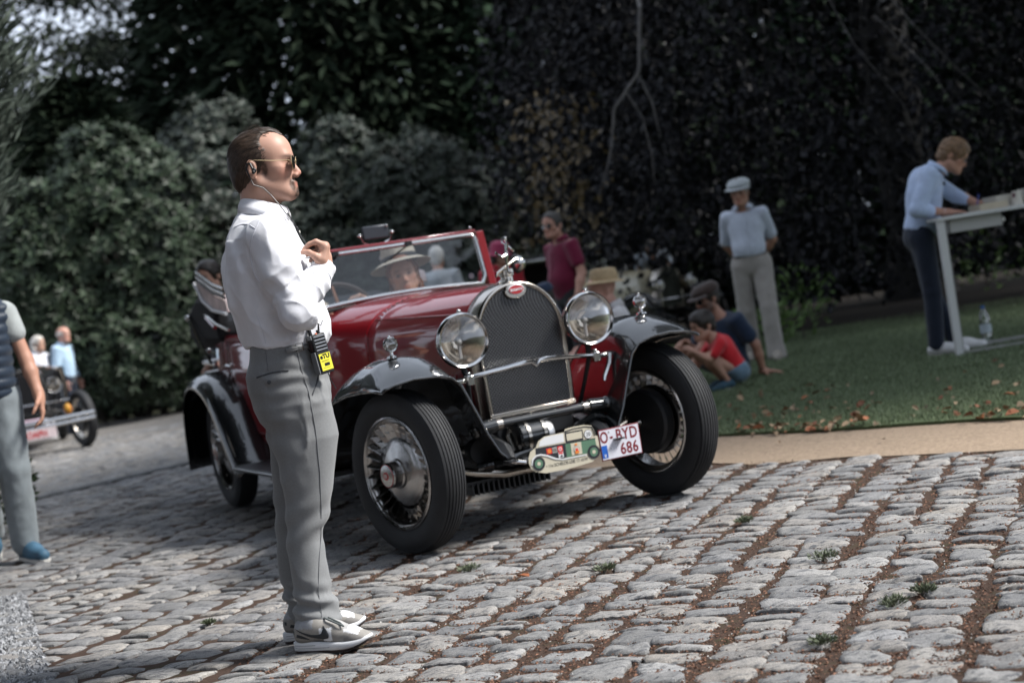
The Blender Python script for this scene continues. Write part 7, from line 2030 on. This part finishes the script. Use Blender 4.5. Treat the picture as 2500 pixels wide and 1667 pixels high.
person('man in pale flat cap, light blue short-sleeved shirt and cream trousers standing on the lawn', (2.40, 14.85, 0), -106, J, s, head=(-6, 3, 0), skin=(.38, .205, .14), top=dict(mat=fabric('light_blue_shirt', (.50, .55, .64)), sleeve='short', sl=.8, inf=.006, r=.062, collar=True, cz=.03, placket=True, hem=.055, fold=.009), legs=dict(mat=fabric('cream_trousers', (.34, .315, .29)), inf=.012, r=.098, rk=.080, ra=.076, to=1.08, flare=True, belt=pm('brown_belt', (.035, .022, .016), .5), fold=.009), shoe=(.30, .27, .23), hair=dict(mat=GREYH), belly=1.15, face=dict(hairc=(.15, .13, .12)), extra=flat_extra)
# man writing at the high table
J, s = std(1.82)
J.update(A_(pel=(0, 0, 1.0), chest=(.07, 0, 1.31), neck=(.19, 0, 1.475), head=(.315, 0, 1.575), shl=(.13, .19, 1.43), shr=(.11, -.19, 1.44), elr=(-.03, -.255, 1.19), wrr=(.20, -.20, 1.135), ell=(.36, .22, 1.26), wrl=(.50, .10, 1.16), knl=(.03, .10, .52), knr=(.01, -.10, .52), anl=(.16, .10, .09), tol=(.33, .10, .03), anr=(-.02, -.11, .09), tor=(.15, -.14, .03)))
def writer_extra(root, O, R, s, Rt, J):
    sunglasses(root, O, R, s, glass_mat('spectacle_glass', extra=.05), pm('steel_frame', (.3, .3, .32), .3, 1.0), .020, .75, 'spectacles')
    MB().lathe([(.030, -.012), (.032, 0), (.030, .012)], tuple(J['wrr'] * .9 + J['elr'] * .1), 'x', 14).build('wristwatch', pm('watch_white', (.6, .6, .62), .4), root)
    c = J['chest'] + np.array([.125, -.085, .06]); MB().box(tuple(c), (.006, .05, .022)).build('chest_logo', pm('logo_red', (.5, .06, .05), .6), root, smooth=False)
    MB().tube([tuple(J['neck'] + np.array([.06, -.02, -.02])), tuple(J['chest'] + np.array([.15, -.01, .05])), tuple(J['chest'] + np.array([.14, .0, -.08]))], [.005, .006, .004], 5).box(tuple(J['chest'] + np.array([.165, -.015, .06])), (.02, .03, .03)).build('lanyard_microphone', BLK, root)
person('fair curly-haired man in light blue shirt bending over the white high table to write', (3.40, 12.45, 0), -8, J, s, head=(-4, 30, 0), skin=(.44, .245, .175), top=dict(mat=fabric('sky_blue_shirt', (.43, .53, .72)), inf=.018, r=.068, to=.42, collar=True, hem=.01, fold=.010), legs=dict(mat=fabric('navy_chinos', (.014, .020, .036)), inf=.006, r=.088, rk=.066, ra=.058), shoe=(.60, .60, .60), hair=dict(mat=BLOND, infl=.016, curl=.010, face=(.150, 0, -.02)), face=dict(hairc=(.2, .13, .07)),
       hands=dict(r=dict(d=(1, .15, -.12), n=(0, 0, -1), curl=.12, thumb=(0, 1, 0)), l=dict(d=(.75, -.5, -.2), n=(0, -.6, -.9), curl=.9, thumb=(0, -.5, .8))), extra=writer_extra)
pen = MB().tube([(3.86, 12.40, 1.112), (3.905, 12.43, 1.24)], .005, 6).build('pen', pm('pen_blue', (.02, .04, .30), .4)); tag(pen, 'blue pen in the writing man\'s hand', 'pen')
# walking man cut by the left edge
J, s = std(1.80)
J.update(A_(shl=(0, .178, 1.42), ell=(.03, .250, 1.14), wrl=(.11, .285, .925), shr=(0, -.20, 1.42), elr=(-.06, -.26, 1.14), wrr=(.05, -.28, .93), hipl=(0, .08, .93), knl=(.05, .085, .53), anl=(-.01, .075, .09), tol=(.14, .145, .028), hipr=(0, -.095, .93), knr=(.02, -.11, .52), anr=(-.28, -.10, .17), tor=(-.16, -.11, .035)))
PUFF = fabric('puffer_navy', (.018, .030, .050), .45, .2)
def vest_extra(root, O, R, s, Rt, J):
    lm = MB()
    for q in 'lr':
        a_, t_ = J['an' + q], J['to' + q]; d_ = unit((t_ - a_) * np.array([1, 1, 0])); s_ = np.array([-d_[1], d_[0], 0])
        for i in range(5):
            c_ = a_ + d_ * (.045 + .022 * i) + np.array([0, 0, .012 - .0125 * i]); lm.tube([tuple(c_ - s_ * .026 - np.array([0, 0, .008])), tuple(c_ + np.array([0, 0, .004])), tuple(c_ + s_ * .026 - np.array([0, 0, .008]))], .0045, 5)
    tag(lm.build('laces', pm('lace_white', (.55, .55, .55), .8), root), kind='stuff')
    F = Field(J['pel'] + np.array([-.3, -.34, -.2]), J['neck'] + np.array([.3, .34, .12]), .0105)
    F.ell(J['pel'] + np.array([0, 0, .02]), (.145, .185, .15), .05); F.ell((J['pel'] + J['chest']) / 2, (.150, .180, .2), .06); F.ell(J['chest'], (.150, .205, .20), .06); F.cone(J['shl'] - np.array([0, .035, 0]), J['shr'] + np.array([0, .035, 0]), .085, .085, .05)
    F.cut(J['pel'] + np.array([0, 0, -.06]), (0, 0, -1)); F.cut(J['neck'] + np.array([0, 0, .03]), (0, 0, 1))
    field_obj('padded_vest', F, PUFF, root, 1, lambda V, N: .013 * (np.abs(np.sin((V[:, 2]) * math.pi / .062)) ** .6 - .6))
person('man walking in navy quilted vest, faded jeans and blue trainers at the left edge', (-3.02, 8.80, 0), -72, J, s, skin=(.50, .27, .19), top=dict(mat=fabric('grey_tee', (.36, .385, .38)), sleeve='short', sl=.42, inf=.01, r=.066), legs=dict(mat=fabric('faded_jeans', (.22, .25, .265)), inf=.012, r=.100, rk=.082, ra=.068, fold=.010), shoe=(.055, .13, .20), hair=dict(mat=DARKH), extra=vest_extra, h=.0095, hands=dict(l=dict(d=(.25, .05, -1), n=(0, -1, 0), curl=.45, thumb=(1, 0, 0), s=1.1)))
# couple by the bushes
J, s = std(1.60)
person('elderly man in light blue shirt by the bushes behind the woman in white', (-6.40, 22.15, -.06), -12, J, s, head=(-6, 0, 0), skin=SKP, top=dict(mat=fabric('pale_blue_shirt', (.40, .55, .70)), inf=.016, r=.078, collar=True), legs=dict(mat=fabric('navy_chinos', (.014, .020, .036))), hair=dict(style='fringe', mat=WHITEH), face=dict(hairc=(.5, .5, .5)))
J, s = std(1.50); J['wrl'] = np.array((.22, .02, .86)); J['wrr'] = np.array((.22, -.04, .85)); J['ell'] = np.array((.0, .2, .98)); J['elr'] = np.array((.0, -.2, .98))
person('elderly woman with short white hair dressed all in white by the bushes', (-6.70, 21.9, -.04), -20, J, s, head=(6, 0, 0), skin=SKL, top=dict(mat=fabric('white_jersey', (.62, .63, .68)), inf=.022, r=.078, collar=True, hem=-.1), legs=dict(mat=fabric('white_slacks', (.58, .58, .64)), r=.095), hair=dict(style='bob', mat=WHITEH), face=dict(hairc=(.4, .38, .36)), belly=1.15, shoe=(.4, .4, .4))
J, s = std(1.72)
J.update(A_(pel=(-.15, 0, .90), chest=(.06, 0, 1.10), neck=(.22, 0, 1.20), head=(.34, 0, 1.27), shl=(.17, .185, 1.18), shr=(.17, -.185, 1.18), ell=(.28, .22, .96), elr=(.28, -.22, .96), wrl=(.45, .15, .86), wrr=(.45, -.15, .86)))
person('stooping man in blue-white shirt beyond the cream car\'s bonnet', (2.15, 21.6, 0), -100, J, s, head=(0, 20, 0), skin=SKT, top=dict(mat=fabric('blue_white_shirt', (.42, .50, .60)), inf=.016, collar=True), legs=dict(mat=fabric('grey_slacks', (.14, .145, .15))), hair=dict(mat=GREYH))

# ------------------------------------------------------------------ the other vintage cars
def side_car(name, label, loc, rz, body, rad_col, front_bar=False, plate=None, hood=True, wire=True, screen=True, wings=True):
    root = thing(name, label, 'car', loc, rad(rz))
    bm_ = pm('car_body_%d' % int(sum(body) * 1000), body, .35, coat=.8)
    S2 = lambda y: outline(*[float(q) for q in lerp_tab([(.1, .20, .50, .80, 1.02, 2.2), (.95, .34, .45, .84, 1.04, 2.6), (1.3, .50, .42, .88, 1.06, 3.0)], y)][:5])
    MB().loft([ring3(S2(y), y) for y in (.1, .4, .7, .95, 1.3)], closed=False).build('bonnet', bm_, root, solid=.004, auto=0)
    MB().loft([ring3(outline(.205 - o, .48 + o, .80, 1.04 - o, 2.2), y) for o, y in ((.03, -.01), (.02, -.03), (.0, -.03), (-.003, .0), (-.003, .11))], closed=False).build('radiator_shell', NICKEL, root)
    bk_ = ring3(outline(.185, .50, .80, 1.02, 2.2), -.012)
    core = MB().add(bk_, [tuple(range(len(bk_)))]).build('radiator_core', pm('core_%d' % int(sum(rad_col) * 1000), rad_col, .6, .3), root, smooth=False)
    sl = MB()
    for i in range(13): sl.box((-.17 + i * .0283, -.020, .74), (.010, .008, .46))
    tag(sl.build('radiator_slats', pm('slat_%d' % int(sum(rad_col) * 1000), tuple(c * 1.8 for c in rad_col), .5, .5), root, smooth=False), kind='stuff')
    for sg in (-1, 1):
        MB().loft([[(sg * x, y, z) for x, z in ((.5, .42), (.58, .5), (.60, .75), (.585, .98), (.56, 1.0), (.54, .96))] for y in (1.3, 1.7, 2.2, 2.7, 3.0)], closed=False).build('body_side', bm_, root, solid=.005)
        rw = []
        for y, z in ((-.33, .50), (-.28, .60), (-.15, .71), (.0, .75), (.18, .72), (.35, .60), (.5, .45), (.7, .34), (2.0, .32)):
            rw.append([(sg * x, y, z + d) for x, d in ((.45, -.03), (.50, .0), (.57, .012), (.64, .0), (.67, -.04))])
        if wings: MB().loft(rw, closed=False).build('wing', BLACK, root, solid=.006, auto=0)
        MB().loft([[(sg * x, y, z + d) for x, d in ((.50, -.03), (.57, .01), (.64, .0), (.67, -.05))] for y, z in ((2.15, .34), (2.4, .6), (2.6, .74), (2.8, .75), (3.0, .64), (3.15, .42))], closed=False).build('rear_wing', BLACK, root, solid=.006, auto=0)
        for y in (0, 2.7):
            wh = bpy.data.objects.new('wheel', None); COL.objects.link(wh); wh.parent = root; wh.location = (sg * .575, y, .345); wh.rotation_euler = (0, 0, rad(16) if y == 0 else 0)
            MB().lathe([(.255, -.04), (.28, -.052), (.32, -.05), (.342, -.03), (.346, .0), (.342, .03), (.32, .05), (.28, .052), (.255, .04)], (0, 0, 0), 'x', 36).build('tyre', RUBBER, wh)
            MB().lathe([(.258, -.035), (.245, -.03), (.242, .03), (.258, .035)], (0, 0, 0), 'x', 32).build('rim', NICKEL if wire else bm_, wh)
            MB().lathe([(.0, -.08), (.03, -.08), (.045, -.05), (.045, .05), (.0, .06)], (0, 0, 0), 'x', 16).build('hub', NICKEL, wh)
            sp = MB()
            for i in range(20):
                a = 2 * math.pi * i / 20; b_ = a + (.3 if i % 2 else -.3)
                sp.tube([(.04 * (1 if i % 2 else -1), .045 * math.cos(a), .045 * math.sin(a)), (0, .245 * math.cos(b_), .245 * math.sin(b_))], .004, 4)
            sp.build('spokes', IRON, wh)
            MB().lathe([(.0, .0), (.15, .0), (.15, .05), (.0, .05)], (-sg * .05, 0, 0), 'x', 24).build('brake_drum', IRON, wh)
        c = (sg * .30, -.12, .80)
        h_ = MB().lathe([(.0, .15), (.06, .12), (.085, .06), (.09, 0)], c, 'y', 24).build('headlamp', NICKEL, root)
        MB().lathe([(.084, -.004), (.092, -.012), (.096, 0), (.092, .01)], c, 'y', 28).build('headlamp_rim', CHROME, h_)
        MB().lathe([(.084, 0), (.05, .06), (.0, .085)], c, 'y', 24).build('reflector', pm('reflector', (.8, .7, .55)), h_)
        MB().lathe([(.0, -.015), (.085, -.006)], c, 'y', 24).build('headlamp_glass', LENS, h_)
        MB().tube([(c[0], -.08, .72), (c[0] * .8, -.06, .5)], .014, 6).build('headlamp_post', IRON, root)
        MB().tube([(sg * .28, -.35, .34), (sg * .26, 0, .42), (sg * .26, 3.0, .42)], [.03, .045, .045], 8).build('chassis_rail', IRON, root)
    MB().tube([(-.5, 0, .345), (-.3, 0, .30), (.3, 0, .30), (.5, 0, .345)], .025, 8).build('front_axle', IRON, root)
    MB().tube([(-.45, -.12, .60), (.45, -.12, .60)], .012, 6).build('tie_bar', CHROME, root)
    MB().box((0, 2.1, .44), (1.0, 1.9, .03)).box((0, 3.0, .72), (1.12, .06, .5)).build('tub', bm_, root, bevel=.02)
    MB().box((0, 2.2, .78), (1.0, .16, .4), Matrix.Rotation(rad(-12), 3, 'X')).build('seat_back', CREAM, root, bevel=.04)
    if screen: wf = MB().tube([(-.52, 1.33, 1.04), (-.52, 1.42, 1.36), (.52, 1.42, 1.36), (.52, 1.33, 1.04)], .016, 6, closed=True).build('windscreen_frame', NICKEL, root)
    if screen: MB().add([(-.51, 1.335, 1.05), (.51, 1.335, 1.05), (.51, 1.415, 1.35), (-.51, 1.415, 1.35)], [(0, 1, 2, 3)]).build('windscreen_glass', GLASS, wf, smooth=False)
    if hood:
        hd_ = MB().loft([[(x, y, z + .04 * (1 - (x / .56) ** 2)) for x in np.linspace(-.56, .56, 7)] for y, z in ((1.38, 1.38), (2.0, 1.42), (2.6, 1.40), (2.98, 1.28), (3.05, .98))], closed=False).build('hood', FABRIC, root, solid=.02)
        for sg in (-1, 1): MB().tube([(sg * .55, 1.40, 1.37), (sg * .56, 2.2, 1.38), (sg * .56, 2.9, 1.3)], .022, 6).build('hood_edge', ALU, hd_)
    if front_bar:
        b_ = MB().tube([(-.66, -.55, .38), (0, -.58, .40), (.66, -.55, .42)], .022, 8).tube([(-.66, -.55, .32), (0, -.58, .34), (.66, -.55, .36)], .022, 8).build('bumper', CHROME, root)
        MB().box((-.18, -.5, .40), (.5, .1, .10)).build('badge_bar', pm('apron_pink', (.30, .22, .27), .6), root, bevel=.02)
    if plate:
        p_ = MB().box((-.02, -.60, .27), (.44, .01, .11)).build('number_plate', pm('plate_pinkish', (.62, .52, .54), .5), root, bevel=.002)
        text_obj('plate_lettering', plate, .105, pm('plate_letter_red', (.45, .03, .03), .5), p_, at(-.02, -.607, .27), .0006, sx=.8, bold=.003)
    return root
side_car('black_vintage_car', 'small black vintage car with its front wheel turned, parked by the bushes at the left', (-5.80, 18.35, 0), 22, (.012, .012, .014), (.02, .02, .022), True, 'OAPH', hood=False, screen=False, wings=False)
bl = MB().sphere((-5.30, 18.15, .50), (.05, .05, .065), 10).build('rally_badge', pm('badge_yellow_red', (.55, .30, .03), .5, col2=(.35, .02, .02), vscale=14)); tag(bl, 'small yellow and red badge ornament in front of the black car', 'badge')
side_car('cream_vintage_car', 'cream open vintage car with a dark radiator and raised hood half hidden by beech leaves', (2.15, 20.2, 0), 38, (.50, .46, .33), (.06, .068, .06))

# ------------------------------------------------------------------ table, things on it, bottle
TW = pm('table_white', (.56, .57, .56), .45, bump=.05)
tb_ = thing('high_table', 'white high table at the right edge with a thin top and angled metal legs', 'table', (3.42, 12.02, 0), rad(2))
MB().box((1.1, .28, 1.088), (2.2, .58, .028)).build('table_top', TW, tb_, bevel=.003)
lgm = MB().box((.035, .03, .537), (.055, .05, 1.074)).build('leg', TW, tb_, bevel=.003)
MB().box((.068, .045, .537), (.012, .06, 1.07)).build('leg_flange', pm('leg_grey', (.26, .26, .25), .5), lgm, smooth=False)
o = MB().box((.035, .53, .537), (.055, .05, 1.074)).build('leg', TW, tb_, bevel=.003)
o = MB().box((2.15, .03, .537), (.055, .05, 1.074)).build('leg', TW, tb_, bevel=.003); o = MB().box((2.15, .53, .537), (.055, .05, 1.074)).build('leg', TW, tb_, bevel=.003)
MB().box((1.1, .53, .03), (2.1, .03, .03)).build('foot_rail', pm('rail_grey', (.30, .30, .29), .5), tb_)
MB().box((1.1, .03, .03), (2.1, .02, .02)).build('foot_rail', pm('rail_grey', (.3, .3, .29)), tb_)
MB().box((.32, .24, 1.018), (.42, .4, .10)).build('drawer', pm('drawer_grey', (.40, .40, .39), .6), tb_, bevel=.004)
MB().lathe([(.0, 0), (.012, .002), (.016, .02), (.0, .028)], (.54, .10, 1.02), 'x', 10).box((.56, .10, 1.012), (.02, .015, .03)).build('drawer_latch', CHROME, tb_)
def tray(name, label, x, y, z, a, b_, hgt, rz, mat, group=None):
    r = thing(name, label, 'box', (x, y, z), rad(rz), group)
    MB().box((0, 0, .003), (a, b_, .006)).build('base', mat, r, smooth=False)
    for dx, dy, sx_, sy_ in ((0, -b_ / 2, a, .005), (0, b_ / 2, a, .005), (-a / 2, 0, .005, b_), (a / 2, 0, .005, b_)):
        MB().box((dx, dy, hgt / 2 + .003), (sx_ + .004, sy_ + .004, hgt)).build('side', mat, r, smooth=False)
    return r
CARD = pm('carton_cream', (.50, .44, .33), .7, var=.06); CARDW = pm('carton_white', (.56, .54, .48), .65, var=.05)
TZ = 1.102
tray('carton', 'cream open carton on the high table nearest the writing man', 3.90, 12.22, TZ, .22, .24, .050, 4, CARD, 'cartons on the high table')
t2 = tray('carton', 'taller white carton with a small red mark, beside the paper cup', 4.04, 12.30, TZ, .20, .26, .095, 6, CARDW, 'cartons on the high table')
MB().box((.07, -.134, .02), (.012, .002, .016)).build('red_mark', pm('logo_red', (.5, .06, .05)), t2, smooth=False)
tray('carton', 'flat shallow carton under the last box at the right picture edge', 4.36, 12.25, TZ, .40, .30, .03, 3, CARD, 'cartons on the high table')
tray('carton', 'white carton standing on the flat one at the right picture edge', 4.32, 12.27, TZ + .034, .22, .22, .085, 5, CARDW, 'cartons on the high table')
cup = thing('paper_cup', 'white paper cup upside down on the high table', 'cup', (4.10, 12.12, TZ)); MB().lathe([(.0, .0), (.046, .0), (.034, .112), (.0, .114)], (0, 0, 0), 'z', 20).build('cup_wall', CARDW, cup, auto=50)
MB().lathe([(.0475, .0), (.048, .006), (.046, .008)], (0, 0, 0), 'z', 20).build('rim', CARDW, cup); MB().box((-.030, -.026, .082), (.026, .002, .03), Matrix.Rotation(rad(-45), 3, 'Z')).build('cup_print', pm('print_dark', (.12, .03, .06), .5), cup, smooth=False)
pp = MB().box((3.66, 12.18, 1.1035), (.21, .28, .002), Matrix.Rotation(rad(12), 3, 'Z')).build('paper_sheet', pm('paper', (.68, .68, .70), .7), None, smooth=False); tag(pp, 'sheet of paper under the writing man\'s hands', 'paper')
sp_ = MB().tube([(4.40, 12.2, 1.19), (4.30, 12.2, 1.27), (4.27, 12.2, 1.30)], [.012, .016, .02], 8).build('metal_scoop', CHROME); tag(sp_, 'shiny metal scoop leaning in the carton at the right edge', 'scoop')
bo = thing('water_bottle', 'clear plastic water bottle with blue cap standing on the grass by the table leg', 'bottle', (3.86, 12.62, .012))
WAT = glass_mat('clear_plastic', (.86, .90, .92), extra=.12)
MB().lathe([(.0, .0), (.040, .0), (.044, .01), (.044, .09), (.041, .10), (.044, .11), (.044, .20), (.036, .245), (.016, .285), (.014, .30)], (0, 0, 0), 'z', 20).build('bottle_wall', WAT, bo)
MB().lathe([(.0, .298), (.016, .298), (.016, .32), (.0, .322)], (0, 0, 0), 'z', 14).build('bottle_cap', pm('cap_blue', (.03, .12, .35), .4), bo)
MB().lathe([(.0455, .10), (.0455, .17)], (0, 0, 0), 'z', 20).build('bottle_label', pm('label_pale', (.45, .52, .56), .5), bo)
